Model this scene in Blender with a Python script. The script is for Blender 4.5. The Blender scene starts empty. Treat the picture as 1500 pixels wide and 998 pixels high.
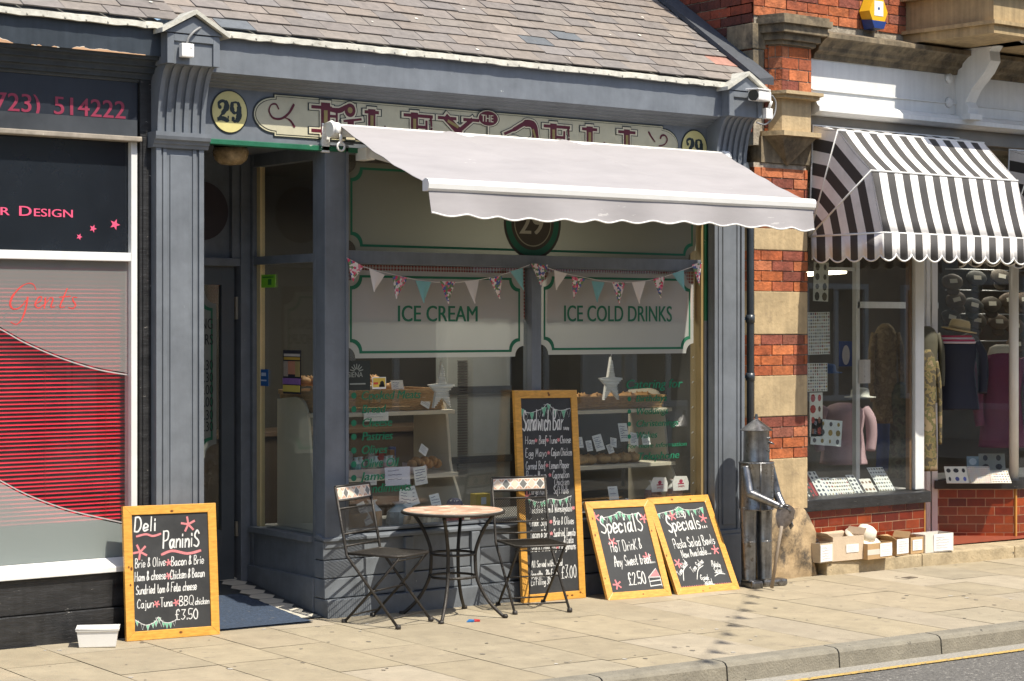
import bpy, bmesh, math, random
from mathutils import Vector, Matrix
R = math.radians
random.seed(29)
scene = bpy.context.scene
COL = scene.collection

# ------------------------------------------------------------------ camera, sky, sun, exposure
CAM_H, CAM_D, FOC, YAW, HORIZ = 1.9, 10.89, 2856.0, R(37), 478.0
cd = bpy.data.cameras.new('camera')
cd.sensor_width = 36; cd.lens = FOC / 1500 * 36
cd.shift_y = -(499 - HORIZ) / 1500
cd.clip_start = 0.1; cd.clip_end = 400
cam = bpy.data.objects.new('camera', cd); COL.objects.link(cam)
cam.location = (0, -CAM_D, CAM_H); cam.rotation_euler = (R(90), 0, -YAW)
scene.camera = cam

SUN_DIR = Vector((0.26, -1.0, 1.68)).normalized()      # towards the sun
elev = math.asin(SUN_DIR.z); azim = math.atan2(SUN_DIR.x, SUN_DIR.y)
w = bpy.data.worlds.new('World'); scene.world = w; w.use_nodes = True
nt = w.node_tree; nt.nodes.clear()
sky = nt.nodes.new('ShaderNodeTexSky'); sky.sky_type = 'NISHITA'; sky.sun_disc = False
sky.sun_elevation = elev; sky.sun_rotation = azim; sky.air_density = 1.0; sky.dust_density = 1.5
bg = nt.nodes.new('ShaderNodeBackground'); bg.inputs[1].default_value = 0.15
ow = nt.nodes.new('ShaderNodeOutputWorld')
nt.links.new(sky.outputs[0], bg.inputs[0]); nt.links.new(bg.outputs[0], ow.inputs[0])
sl = bpy.data.lights.new('sun', 'SUN'); sl.energy = 4.8; sl.angle = R(0.53); sl.color = (1.0, 0.935, 0.81)
so = bpy.data.objects.new('sun', sl); COL.objects.link(so)
so.rotation_euler = SUN_DIR.to_track_quat('Z', 'Y').to_euler(); so.location = (4, -8, 14)
vs = scene.view_settings
vs.view_transform = 'Standard'; vs.look = 'None'; vs.gamma = 1; vs.exposure = 0.46; vs.use_curve_mapping = False
scene.cycles.max_bounces = 8; scene.cycles.transparent_max_bounces = 24
scene.cycles.diffuse_bounces = 4; scene.cycles.glossy_bounces = 4
scene.cycles.caustics_reflective = False; scene.cycles.caustics_refractive = False
scene.cycles.sample_clamp_indirect = 6
try:
    scene.cycles.use_denoising = True
except Exception:
    pass

# ------------------------------------------------------------------ measuring: a point of the picture on a vertical plane parallel to the shop fronts
_C, _S = math.cos(YAW), math.sin(YAW)
def at(px, py, Y):
    r = (px - 750) / FOC; zc = (CAM_D + Y) / (_C - r * _S)
    return zc * (r * _C + _S), CAM_H - (py - HORIZ) * zc / FOC
def xa(px, Y): return at(px, 500, Y)[0]
def za(px, py, Y): return at(px, py, Y)[1]
def ground(X, Y): return -0.012 * (X - 6.72) + 0.01 * min(Y, 0)

# ------------------------------------------------------------------ mesh building
def lerp(a, b, t): return a + (b - a) * t
class MB:
    def __init__(s):
        s.bm = bmesh.new(); s.cl = s.bm.loops.layers.float_color.new('Col'); s.c = (1, 1, 1); s.mi = 0
    def face(s, pts, smooth=False):
        vs = [s.bm.verts.new(p) for p in pts]
        return s._f(vs, smooth)
    def _f(s, vs, smooth=False):
        try: f = s.bm.faces.new(vs)
        except ValueError: return None
        f.smooth = smooth; f.material_index = s.mi
        for l in f.loops: l[s.cl] = (*s.c, 1)
        return f
    def hexa(s, p, bevel=0):
        v = [s.bm.verts.new(q) for q in p]      # 0-3 bottom ccw, 4-7 top
        fs = [s._f([v[i] for i in q]) for q in ((3,2,1,0),(4,5,6,7),(0,1,5,4),(1,2,6,5),(2,3,7,6),(3,0,4,7))]
        if bevel:
            es = list({e for f in fs for e in f.edges})
            bmesh.ops.bevel(s.bm, geom=es, offset=bevel, segments=2, affect='EDGES', profile=0.6)
        return fs
    def box(s, x0, x1, y0, y1, z0, z1, bevel=0):
        if x1 < x0: x0, x1 = x1, x0
        if y1 < y0: y0, y1 = y1, y0
        if z1 < z0: z0, z1 = z1, z0
        s.hexa([(x0,y0,z0),(x1,y0,z0),(x1,y1,z0),(x0,y1,z0),(x0,y0,z1),(x1,y0,z1),(x1,y1,z1),(x0,y1,z1)], bevel)
    def bar(s, a, b, wx, wy, up=(0,0,1)):
        a, b = Vector(a), Vector(b); d = (b - a).normalized(); u = Vector(up)
        if abs(d.dot(u)) > .98: u = Vector((0, 1, 0))
        x = d.cross(u).normalized() * wx / 2; y = x.cross(d).normalized() * wy / 2
        s.hexa([a-x-y, a+x-y, a+x+y, a-x+y, b-x-y, b+x-y, b+x+y, b-x+y])
    def prism(s, poly, axis, a, b, smooth=False):
        f = {'x': lambda u, v, t: (t, u, v), 'y': lambda u, v, t: (u, t, v), 'z': lambda u, v, t: (u, v, t)}[axis]
        A = [s.bm.verts.new(f(u, v, a)) for u, v in poly]; B = [s.bm.verts.new(f(u, v, b)) for u, v in poly]
        n = len(poly)
        s._f(A[::-1]); s._f(B)
        for i in range(n): s._f([A[i], A[(i+1) % n], B[(i+1) % n], B[i]], smooth)
    def tube(s, pts, r, n=8, closed=False, cap=True):
        pts = [Vector(p) for p in pts]; N = len(pts); rr = r if isinstance(r, (list, tuple)) else [r] * N
        rings = []; prev = None
        for i, p in enumerate(pts):
            if closed: d = pts[(i+1) % N] - pts[i-1]
            else: d = pts[min(i+1, N-1)] - pts[max(i-1, 0)]
            d.normalize()
            if prev is None:
                u = Vector((0,0,1)) if abs(d.z) < .9 else Vector((1,0,0))
                x = d.cross(u).normalized()
            else:
                x = (prev - d * prev.dot(d))
                x = x.normalized() if x.length > 1e-6 else d.orthogonal().normalized()
            y = d.cross(x); prev = x
            rings.append([s.bm.verts.new(p + (x * math.cos(2*math.pi*k/n) + y * math.sin(2*math.pi*k/n)) * rr[i]) for k in range(n)])
        M_ = N if closed else N - 1
        for i in range(M_):
            a, b = rings[i], rings[(i+1) % N]
            for k in range(n): s._f([a[k], a[(k+1) % n], b[(k+1) % n], b[k]], True)
        if cap and not closed: s._f(rings[0][::-1]); s._f(rings[-1])
    def lathe(s, prof, c=(0,0,0), n=24, sx=1, sy=1, smooth=True, xf=None):
        rings = []
        for r, z in prof:
            ring = []
            for k in range(n):
                p = Vector((c[0] + math.cos(2*math.pi*k/n) * max(r, 1e-5) * sx, c[1] + math.sin(2*math.pi*k/n) * max(r, 1e-5) * sy, c[2] + z))
                ring.append(s.bm.verts.new(xf @ p if xf else p))
            rings.append(ring)
        for a, b in zip(rings, rings[1:]):
            for k in range(n): s._f([a[k], a[(k+1) % n], b[(k+1) % n], b[k]], smooth)
        s._f(rings[0][::-1]); s._f(rings[-1])
    def ball(s, c, rx, ry, rz, n=12, m=8, jit=0, rot=0):
        rings = []; cr, sr = math.cos(rot), math.sin(rot)
        for i in range(1, m):
            t = math.pi * i / m; ring = []
            for k in range(n):
                j = 1 + random.uniform(-jit, jit); a = 2*math.pi*k/n
                x, y = rx*math.sin(t)*math.cos(a)*j, ry*math.sin(t)*math.sin(a)*j
                ring.append(s.bm.verts.new((c[0]+x*cr-y*sr, c[1]+x*sr+y*cr, c[2]-rz*math.cos(t)*j)))
            rings.append(ring)
        lo = s.bm.verts.new((c[0], c[1], c[2]-rz)); hi = s.bm.verts.new((c[0], c[1], c[2]+rz))
        for k in range(n):
            s._f([lo, rings[0][(k+1) % n], rings[0][k]], True); s._f([hi, rings[-1][k], rings[-1][(k+1) % n]], True)
        for a, b in zip(rings, rings[1:]):
            for k in range(n): s._f([a[k], a[(k+1) % n], b[(k+1) % n], b[k]], True)
    def grid(s, fn, nu, nv, smooth=True, colfn=None):
        V = [[s.bm.verts.new(fn(i/nu, j/nv)) for j in range(nv+1)] for i in range(nu+1)]
        for i in range(nu):
            for j in range(nv):
                if colfn: s.c = colfn((i+.5)/nu, (j+.5)/nv)
                s._f([V[i][j], V[i+1][j], V[i+1][j+1], V[i][j+1]], smooth)
    def sheet(s, fn, nu, nv, th, smooth=True, colfn=None):       # a thin cloth with real thickness
        s.grid(fn, nu, nv, smooth, colfn)
        def g(u, v):
            p = Vector(fn(u, v)); e = 1e-3
            a = Vector(fn(min(u+e,1), v)) - Vector(fn(max(u-e,0), v)); b = Vector(fn(u, min(v+e,1))) - Vector(fn(u, max(v-e,0)))
            nn = a.cross(b)
            return p - (nn.normalized() * th if nn.length > 0 else Vector((0,0,th)))
        s.grid(lambda u, v: g(1-u, v), nu, nv, smooth, (lambda u, v: colfn(1-u, v)) if colfn else None)
    def text(s, txt, h, f, xs=1.0, align='LEFT', bold=0.0, shear=0.0, space=1.0):
        cu = bpy.data.curves.new('t', 'FONT'); cu.body = txt; cu.size = h / 0.72; cu.align_x = align
        cu.offset = min(bold, 0) * h; cu.shear = shear; cu.space_character = space; cu.resolution_u = 4
        o = bpy.data.objects.new('t', cu); COL.objects.link(o)
        dg = bpy.context.evaluated_depsgraph_get(); me = bpy.data.meshes.new_from_object(o.evaluated_get(dg))
        for k, dx in enumerate((0, bold*h, -bold*h) if bold > 0 else (0,)):      # bolder by laying it again a hair to each side
            V = [s.bm.verts.new((lambda q: (q[0], q[1] - .0004*k, q[2]))(f(v.co.x * xs + dx, v.co.y))) for v in me.vertices]
            for p in me.polygons: s._f([V[i] for i in p.vertices])
        bpy.data.objects.remove(o); bpy.data.curves.remove(cu); bpy.data.meshes.remove(me)
    def build(s, name, mat, parent=None, world=True, recalc=True):
        bm = s.bm
        if recalc: bmesh.ops.recalc_face_normals(bm, faces=bm.faces[:])
        if parent is not None and world:
            L = Vector(); q = parent
            while q: L += q.location; q = q.parent
            bmesh.ops.translate(bm, verts=bm.verts[:], vec=-L)
        me = bpy.data.meshes.new(name); bm.to_mesh(me); bm.free()
        for m in (mat if isinstance(mat, (list, tuple)) else [mat]): me.materials.append(m)
        o = bpy.data.objects.new(name, me); COL.objects.link(o)
        if parent is not None: o.parent = parent
        return o

def thing(name, label, cat, loc=(0,0,0), rot=(0,0,0), group=None):
    o = bpy.data.objects.new(name, None); o.empty_display_size = .1; COL.objects.link(o)
    o.location = loc; o.rotation_euler = rot; o['label'] = label; o['category'] = cat
    if group: o['group'] = group
    return o
def tag(o, label, cat, group=None):
    o['label'] = label; o['category'] = cat
    if group: o['group'] = group
    return o
def struct(o): o['kind'] = 'structure'; return o
def solo(mb, name, mat, label, cat, group=None): return tag(mb.build(name, mat), label, cat, group)

# ------------------------------------------------------------------ stroke lettering
_Y = {c: i - 4 for i, c in enumerate('abcdefghijklmno')}
GL = {'A':'60e3o6e;1i5i','B':'50e0o;0o3o4m3k0j;0j4i5g3e0e','C':'55m3o1m0j1f3e5f','D':'60e0o;0o3o5l5h3e0e','E':'54o0o0e5e;0j3j','F':'50e0o;0o5o;0j3j',
'G':'65m3o1m0j1f3e5f5i;5i3i','H':'60e0o;5e5o;0j5j','I':'21e1o','J':'43o3g2e0f','K':'50e0o;5o0i;0i5e','L':'40o0e;0e4e','M':'70e1o;1o3h;3h5o;5o6e','N':'60e0o;0o5e;5e5o',
'O':'63o1n0j1f3e5f6j5n3o','P':'50e0o;0o4o5m4j0i','Q':'63o1n0j1f3e5f6j5n3o;3g6d','R':'50e0o;0o4o5m4j0i;2i5e','S':'55m3o1m1k4i5g3e0f','T':'60o6o;3o3e','U':'60o0g2e4e5g5o',
'V':'60o3e;3e6o','W':'80o2e;2e4k;4k6e;6e8o','X':'50o5e;5o0e','Y':'60o3j;6o2e','a':'54i2j0h1e3f4i;4j4f5e','b':'40o0e;0h2j4h3e0e','c':'44i2j0h1e4f','d':'54i2j0h1e3f4i;4o4e',
'e':'40g4h3j1j0g1e4f','f':'44n2o1l1b;0j3j','g':'44i2j0h1f4h;4j4d2b0c','h':'40o0e;0h2j4i4e','i':'21j1e;1l1m','j':'21j1c0b;1l1m','k':'40o0e;4j0g;0g4e','l':'21o1e','m':'60j0e;0h2j3h3e;3h5j6h6e',
'n':'40j0e;0h2j4i4e','o':'42j0h1e3e4h2j','p':'40j0b;0i2j4h2e0f','q':'44i2j0h1f4h;4j4b','r':'30j0e;0h3j','s':'33i1j0h3g2e0e','t':'31n1f2e3f;0j3j','u':'40j0f2e4g;4j4e','v':'40j2e;2e4j',
'w':'60j1e;1e3i;3i5e;5e6j','x':'40j4e;4j0e','y':'40j2f;4j1b','z':'40j4j;4j0e;0e4e','0':'52o0l0h2e4f4l2o','1':'20m1o;1o1e','2':'40m2o4m0e;0e4e','3':'40o4o;4o2j4h2e0f','4':'43o0h;0h4h;3k3e',
'5':'44o0o0j3j4g2e0f','6':'43o0j0g2e4g2j0h','7':'40o4o;4o1e','8':'42j0l2o4l2j0g2e4g2j','9':'44l2n0l2j4l4i2e','&':'44f1m2o3m0h1e4h','£':'54m3o1m2e;0e5e;0j3j','.':'11e1f',',':'11f0d','*':'42m2g;0k4i;0h4l','-':'30i3i','(':'22o0k0h2e',"'":'11o1n',':':'11e1f;1i1j'}
def spline(P, sub=5):
    if len(P) < 3: return P
    out = []
    for i in range(len(P)-1):
        a, b, c, d = P[max(i-1,0)], P[i], P[i+1], P[min(i+2,len(P)-1)]
        for k in range(sub):
            t = k / sub
            out.append(tuple(.5*((2*b[j])+(c[j]-a[j])*t+(2*a[j]-5*b[j]+4*c[j]-d[j])*t*t+(3*b[j]-a[j]-3*c[j]+d[j])*t**3) for j in range(len(a))))
    out.append(P[-1]); return out
_lift = [0]
def ribbon(mb, P, wd, f, lift=None, smooth=True, taper=True):
    """one brush stroke; f(u, v, w) maps to the surface, w is the height above it"""
    P = spline(P) if smooth else P
    wl = wd if isinstance(wd, (list, tuple)) else [wd] * len(P)
    if len(wl) != len(P): wl = [wl[min(int(i*len(wl)/len(P)), len(wl)-1)] for i in range(len(P))]
    _lift[0] = (_lift[0] + 1) % 40
    base = (_lift[0] * 2e-5) if lift is None else lift
    L = []; n = len(P)
    for i in range(n):
        a, b = P[max(i-1,0)], P[min(i+1,n-1)]
        dx, dy = b[0]-a[0], b[1]-a[1]; q = math.hypot(dx, dy) or 1; dx /= q; dy /= q
        e = -wl[i]*.35 if i == 0 else (wl[i]*.35 if i == n-1 else 0)
        k = .5 * wl[i] * (.8 if taper and i in (0, n-1) else 1)
        h = base + i * 4e-6; cx, cy = P[i][0]+dx*e, P[i][1]+dy*e
        L.append((mb.bm.verts.new(f(cx-dy*k, cy+dx*k, h)), mb.bm.verts.new(f(cx+dy*k, cy-dx*k, h))))
    for (a, b), (c, d) in zip(L, L[1:]): mb._f([a, b, d, c])
def scrawl(mb, txt, u, v, h, wd, f, xs=.62, jit=.5, rot=0, slant=.08, width=None):
    """hand lettering; returns the end position. width: squeeze the line to that length"""
    adv = sum((int(GL[c][0]) + 1.6) if c in GL else 4 for c in txt) * .1 * h * xs
    if width: xs *= width / adv
    cr, sr = math.cos(rot), math.sin(rot); x = 0
    for c in txt:
        if c not in GL: x += .4*h*xs; continue
        g = GL[c]; wd_ = int(g[0]); dy = random.uniform(-.04,.04)*h*jit; sc = 1+random.uniform(-.08,.08)*jit; sl_ = slant+random.uniform(-.06,.06)*jit
        for st in g[1:].split(';'):
            P = []
            for i in range(0, len(st), 2):
                gx, gy = int(st[i])*.1*h*xs, _Y[st[i+1]]*.1*h*sc
                gx += x + gy*sl_ + random.uniform(-.012,.012)*h*jit; gy += dy + random.uniform(-.015,.015)*h*jit
                P.append((u + gx*cr - gy*sr, v + gx*sr + gy*cr))
            ribbon(mb, P, wd*.86*random.uniform(.8,1.2), f)
        x += (wd_*.1 + .16)*h*xs
    return u + x*cr
def starfish(mb, u, v, r, f, wd=None):
    a0 = random.uniform(0, 1)
    for k in range(5):
        a = a0 + k*2*math.pi/5
        ribbon(mb, [(u, v), (u+math.cos(a)*r, v+math.sin(a)*r)], [wd or r*.42]*2, f, taper=False)
def disc(mb, cx, cz, rx, rz, f, w_=0, n=40):
    mb.face([f(cx+rx*math.cos(2*math.pi*k/n), cz+rz*math.sin(2*math.pi*k/n), w_) for k in range(n)])
def star_poly(cx, cy, r, ri, rot=math.pi/2):
    return [(cx+(r if k%2==0 else ri)*math.cos(rot+k*math.pi/5), cy+(r if k%2==0 else ri)*math.sin(rot+k*math.pi/5)) for k in range(10)]

# ------------------------------------------------------------------ materials
_mats = {}
def mat(name, col=(.5,.5,.5), rough=.5, metal=0, var=.12, vscale=3.0, bump=0.0, bscale=60.0, attr=False, spec=.5, coat=0, wear=None, stretch=None, streak=0.0):
    if name in _mats: return _mats[name]
    m = bpy.data.materials.new(name); m.use_nodes = True; t = m.node_tree; N = t.nodes; b = N['Principled BSDF']
    b.inputs['Roughness'].default_value = rough; b.inputs['Metallic'].default_value = metal
    b.inputs['Specular IOR Level'].default_value = spec
    if coat: b.inputs['Coat Weight'].default_value = coat; b.inputs['Coat Roughness'].default_value = .06
    tc = N.new('ShaderNodeTexCoord'); src = tc.outputs['Object']
    if stretch:
        mp = N.new('ShaderNodeMapping'); mp.inputs['Scale'].default_value = stretch; t.links.new(src, mp.inputs[0]); src = mp.outputs[0]
    if attr:
        at_ = N.new('ShaderNodeAttribute'); at_.attribute_name = 'Col'; base = at_.outputs['Color']
    else:
        rgb = N.new('ShaderNodeRGB'); rgb.outputs[0].default_value = (*col, 1); base = rgb.outputs[0]
    def mul(base, fac_out, lo, hi):
        mr = N.new('ShaderNodeMapRange'); mr.inputs[1].default_value = .3; mr.inputs[2].default_value = .7
        mr.inputs[3].default_value = lo; mr.inputs[4].default_value = hi; t.links.new(fac_out, mr.inputs[0])
        mx = N.new('ShaderNodeMix'); mx.data_type = 'RGBA'; mx.blend_type = 'MULTIPLY'; mx.inputs[0].default_value = 1
        t.links.new(base, mx.inputs[6]); t.links.new(mr.outputs[0], mx.inputs[7]); return mx.outputs[2]
    if var:
        nz = N.new('ShaderNodeTexNoise'); nz.inputs['Scale'].default_value = vscale; nz.inputs['Detail'].default_value = 6; nz.inputs['Roughness'].default_value = .65
        t.links.new(src, nz.inputs['Vector']); base = mul(base, nz.outputs[0], 1-var, 1+var)
        rr = N.new('ShaderNodeMapRange'); rr.inputs[3].default_value = max(rough-.1, .02); rr.inputs[4].default_value = min(rough+.12, 1)
        t.links.new(nz.outputs[0], rr.inputs[0]); t.links.new(rr.outputs[0], b.inputs['Roughness'])
    if streak:
        mp2 = N.new('ShaderNodeMapping'); mp2.inputs['Scale'].default_value = (18, 18, .9); t.links.new(tc.outputs['Object'], mp2.inputs[0])
        n2 = N.new('ShaderNodeTexNoise'); n2.inputs['Scale'].default_value = 1.5; n2.inputs['Detail'].default_value = 4; t.links.new(mp2.outputs[0], n2.inputs['Vector'])
        base = mul(base, n2.outputs[0], 1-streak, 1+streak*.4)
    if wear:       # chips and splashes: (colour, amount, scale)
        n3 = N.new('ShaderNodeTexNoise'); n3.inputs['Scale'].default_value = wear[2]; n3.inputs['Detail'].default_value = 5; n3.inputs['Roughness'].default_value = .7
        t.links.new(src, n3.inputs['Vector'])
        r3 = N.new('ShaderNodeMapRange'); r3.inputs[1].default_value = 1-wear[1]; r3.inputs[2].default_value = 1-wear[1]+(wear[3] if len(wear) > 3 else .02); t.links.new(n3.outputs[0], r3.inputs[0])
        m3 = N.new('ShaderNodeMix'); m3.data_type = 'RGBA'; t.links.new(r3.outputs[0], m3.inputs[0]); t.links.new(base, m3.inputs[6]); m3.inputs[7].default_value = (*wear[0], 1)
        base = m3.outputs[2]
    t.links.new(base, b.inputs['Base Color'])
    if bump:
        nb = N.new('ShaderNodeTexNoise'); nb.inputs['Scale'].default_value = bscale; nb.inputs['Detail'].default_value = 4; t.links.new(src, nb.inputs['Vector'])
        bp = N.new('ShaderNodeBump'); bp.inputs['Strength'].default_value = bump; bp.inputs['Distance'].default_value = .01
        t.links.new(nb.outputs[0], bp.inputs['Height']); t.links.new(bp.outputs[0], b.inputs['Normal'])
    _mats[name] = m; return m
def glass(name, tint=(.93,.95,.94), refl=1.0, ior=1.5, dust=0.0):
    m = bpy.data.materials.new(name); m.use_nodes = True; t = m.node_tree; N = t.nodes; N.clear()
    tr = N.new('ShaderNodeBsdfTransparent'); tr.inputs[0].default_value = (*tint, 1)
    gl = N.new('ShaderNodeBsdfGlossy'); gl.inputs['Roughness'].default_value = .005; gl.inputs[0].default_value = (refl, refl, refl, 1)
    fr = N.new('ShaderNodeFresnel'); ge = N.new('ShaderNodeNewGeometry'); mi = N.new('ShaderNodeMapRange')   # same reflectance from both faces of the sheet
    mi.inputs[3].default_value = ior; mi.inputs[4].default_value = 1/ior; t.links.new(ge.outputs['Backfacing'], mi.inputs[0]); t.links.new(mi.outputs[0], fr.inputs[0])
    mx = N.new('ShaderNodeMixShader'); t.links.new(fr.outputs[0], mx.inputs[0]); t.links.new(tr.outputs[0], mx.inputs[1]); t.links.new(gl.outputs[0], mx.inputs[2])
    last = mx.outputs[0]
    if dust:
        df = N.new('ShaderNodeBsdfDiffuse'); df.inputs[0].default_value = (.5,.5,.47,1)
        tc = N.new('ShaderNodeTexCoord'); nz = N.new('ShaderNodeTexNoise'); nz.inputs['Scale'].default_value = 2.5; nz.inputs['Detail'].default_value = 6
        t.links.new(tc.outputs['Object'], nz.inputs['Vector'])
        mr = N.new('ShaderNodeMapRange'); mr.inputs[1].default_value = .3; mr.inputs[2].default_value = .75; mr.inputs[3].default_value = dust*.3; mr.inputs[4].default_value = dust*1.4
        t.links.new(nz.outputs[0], mr.inputs[0])
        m2 = N.new('ShaderNodeMixShader'); t.links.new(mr.outputs[0], m2.inputs[0]); t.links.new(last, m2.inputs[1]); t.links.new(df.outputs[0], m2.inputs[2]); last = m2.outputs[0]
    o = N.new('ShaderNodeOutputMaterial'); t.links.new(last, o.inputs[0]); return m
def vinyl(name, col, cover):
    m = bpy.data.materials.new(name); m.use_nodes = True; t = m.node_tree; N = t.nodes; N.clear()
    tr = N.new('ShaderNodeBsdfTransparent'); df = N.new('ShaderNodeBsdfDiffuse'); df.inputs[0].default_value = (*col, 1)
    tl = N.new('ShaderNodeBsdfTranslucent'); tl.inputs[0].default_value = (*col, 1)
    m1 = N.new('ShaderNodeMixShader'); m1.inputs[0].default_value = .25; t.links.new(df.outputs[0], m1.inputs[1]); t.links.new(tl.outputs[0], m1.inputs[2])
    m2 = N.new('ShaderNodeMixShader'); m2.inputs[0].default_value = cover; t.links.new(tr.outputs[0], m2.inputs[1]); t.links.new(m1.outputs[0], m2.inputs[2])
    o = N.new('ShaderNodeOutputMaterial'); t.links.new(m2.outputs[0], o.inputs[0]); return m
def emit(name, col, s):
    m = bpy.data.materials.new(name); m.use_nodes = True; b = m.node_tree.nodes['Principled BSDF']
    b.inputs['Base Color'].default_value = (*col, 1); b.inputs['Emission Color'].default_value = (*col, 1); b.inputs['Emission Strength'].default_value = s; return m

GREY = mat('slate_grey_paint', (.155,.171,.192), .45, var=.16, vscale=5, bump=.09, bscale=22, streak=.07, wear=((.40,.41,.40), .285, 13))
GREY2 = mat('slate_grey_paint_low', (.145,.16,.178), .52, var=.22, vscale=6, bump=.10, bscale=18, streak=.06, wear=((.33,.33,.31), .30, 20))
BLACK = mat('black_gloss_paint', (.024,.024,.025), .40, var=.45, vscale=3, bump=.35, bscale=14, streak=.2, stretch=(1.5,1.5,7), wear=((.33,.31,.28), .335, 9))
NAVY = mat('dark_navy_paint', (.042,.052,.064), .32, var=.25, vscale=2.5, bump=.2, bscale=9, streak=.2, wear=((.3,.31,.32), .25, 22))
WHITE = mat('white_paint', (.74,.74,.72), .42, var=.06, vscale=5, streak=.06)
CREAMW = mat('flashing_paint', (.47,.455,.395), .7, var=.3, vscale=9, bump=.5, bscale=30, wear=((.2,.17,.12), .36, 25, .06))
GREEN = mat('green_gloss_paint', (.014,.125,.065), .45, var=.25, vscale=10, wear=((.45,.47,.42), .37, 12))
STONE = mat('sandstone', (.45,.34,.195), .85, var=.24, vscale=4, bump=.5, bscale=28, streak=.14, wear=((.20,.15,.095), .42, 5, .2))
SOOT = mat('sooty_sandstone', (.21,.165,.105), .9, var=.45, vscale=4, bump=.6, bscale=22, streak=.35, wear=((.045,.04,.032), .52, 5, .22))
BRICK = mat('red_brick', attr=True, rough=.9, var=.4, vscale=14, bump=.8, bscale=45, wear=((.12,.07,.05), .36, 7, .12))
MORTAR = mat('mortar', (.36,.31,.24), .95, var=.2, vscale=14, bump=.3)
ATTR = mat('coloured_matt', attr=True, rough=.7, var=.10, vscale=10)
ATTRG = mat('coloured_satin', attr=True, rough=.35, var=.08, vscale=10)
CHALK = mat('chalk', attr=True, rough=.95, var=.22, vscale=90)
SLATEB = mat('blackboard', (.028,.029,.030), .62, var=.35, vscale=5, bump=.04)
PINE = mat('varnished_pine', (.64,.325,.06), .36, var=.26, vscale=5, stretch=(3,3,14), coat=.25)
IRON = mat('black_wrought_iron', (.04,.035,.030), .5, metal=.4, var=.3, vscale=30, bump=.3, bscale=90, wear=((.16,.11,.07), .33, 40))
FABRIC = mat('awning_fabric', (.315,.297,.300), .9, var=.08, vscale=4, bump=.2, bscale=180, stretch=(.5,1,3), wear=((.46,.44,.43), .33, 3))
WPLASTIC = mat('white_plastic', (.80,.79,.76), .35, var=.04, vscale=6)
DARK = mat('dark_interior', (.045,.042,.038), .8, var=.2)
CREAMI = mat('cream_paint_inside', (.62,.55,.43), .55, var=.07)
PAPER = mat('paper', (.8,.78,.75), .8, var=.05)
GLASS = glass('window_glass', dust=.02)
GLASSI = glass('clear_packaging', (.9,.93,.95))
def vary(c, a=.1):
    k = 1 + random.uniform(-a, a); h = random.uniform(-a, a)*.15; return tuple(max(0, x * k * (1 + h*(1-i))) for i, x in enumerate(c))
def bricks(mb, O, U, V, Nn, w_, h_, bw, bh, gap, depth, pal, half=0.0, rows=None, jit=.0011):
    """brick faces standing proud of a mortar bed; U, V, Nn are unit vectors"""
    O, U, V, Nn = Vector(O), Vector(U), Vector(V), Vector(Nn); r = 0; v = 0
    while v < h_ - gap:
        v1 = min(v + bh - gap, h_); u = -((r % 2) * bw / 2 + half)
        while u < w_:
            a, b = max(u, 0), min(u + bw - gap, w_)
            if b - a > .02:
                mb.c = vary(random.choice(pal), .16)
                d = depth * random.uniform(.75, 1.1); P = [O + U*a + V*v, O + U*b + V*v, O + U*b + V*v1, O + U*a + V*v1]
                j = [random.uniform(-jit,jit) for _ in range(2)]      # each face very slightly out of true but flat
                Q = [p + Nn*(d + j[0]*(1 if i in (1,2) else -1) + j[1]*(1 if i > 1 else -1)) for i, p in enumerate(P)]
                mb.face(Q)
                for i in range(4): mb.face([P[i], P[(i+1)%4], Q[(i+1)%4], Q[i]])
            u += bw
        v += bh; r += 1
BPAL = [(.40,.11,.035),(.44,.13,.045),(.34,.085,.03),(.40,.14,.06),(.20,.055,.035),(.30,.08,.035),(.24,.08,.05),(.38,.13,.06),(.42,.13,.05)]
# ================================================================== THE SETTING
def gz(x, y, dz=0.0): return (x, y, ground(x, y) + dz)
KERB = -2.53
mb = MB(); mb.c = (.3,.27,.22)
mb.face([(-60,-70,-.6),(90,-70,-.6),(90,70,-.6),(-60,70,-.6)])
struct(mb.build('ground', mat('far_ground', (.12,.11,.09), .95)))
# pavement of slabs
mb = MB(); rnd = random.Random(4)
mb.c = (.19,.163,.12); mb.face([gz(-8,1.6,-.006), gz(-8,KERB,-.006), gz(26,KERB,-.006), gz(26,1.6,-.006)])
x = -8.0; k = 0
while x < 26:
    wd = rnd.choice([.45,.45,.6,.6,.5]); y = .3 - rnd.choice([0,.25,.4]); 
    while y > KERB:
        L = rnd.choice([.6,.75,.9,.9]); y1 = max(y - L, KERB)
        if y1 - KERB < .2: y1 = KERB
        b = rnd.choice([(.33,.276,.190),(.32,.27,.186),(.338,.282,.194),(.312,.267,.19),(.325,.272,.184),(.35,.298,.218)])
        kk = rnd.uniform(.93,1.06); mb.c = tuple(q*kk for q in b); g = .0028
        t = [rnd.uniform(0,.0025) for _ in range(4)]
        mb.face([gz(x+g,y-g,t[0]), gz(x+g,y1+g,t[1]), gz(x+wd-g,y1+g,t[2]), gz(x+wd-g,y-g,t[3])])
        y = y1
    x += wd
for _ in range(260):       # trodden gum, droppings and grit
    gx_, gy_ = rnd.uniform(1, 16), rnd.uniform(KERB, -.05); r_ = rnd.uniform(.006,.02); mb.c = rnd.choice([(.17,.15,.12),(.20,.17,.13),(.45,.42,.37),(.22,.19,.15)])
    if rnd.random() < .25: r_ *= .5; gy_ = rnd.uniform(-.15, -.02)
    mb.face([gz(gx_+r_*math.cos(t_)*rnd.uniform(.7,1.2), gy_+r_*math.sin(t_)*rnd.uniform(.7,1.2), .0035+_*2e-6) for t_ in (0,.9,1.8,2.7,3.6,4.5,5.4)])
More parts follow.
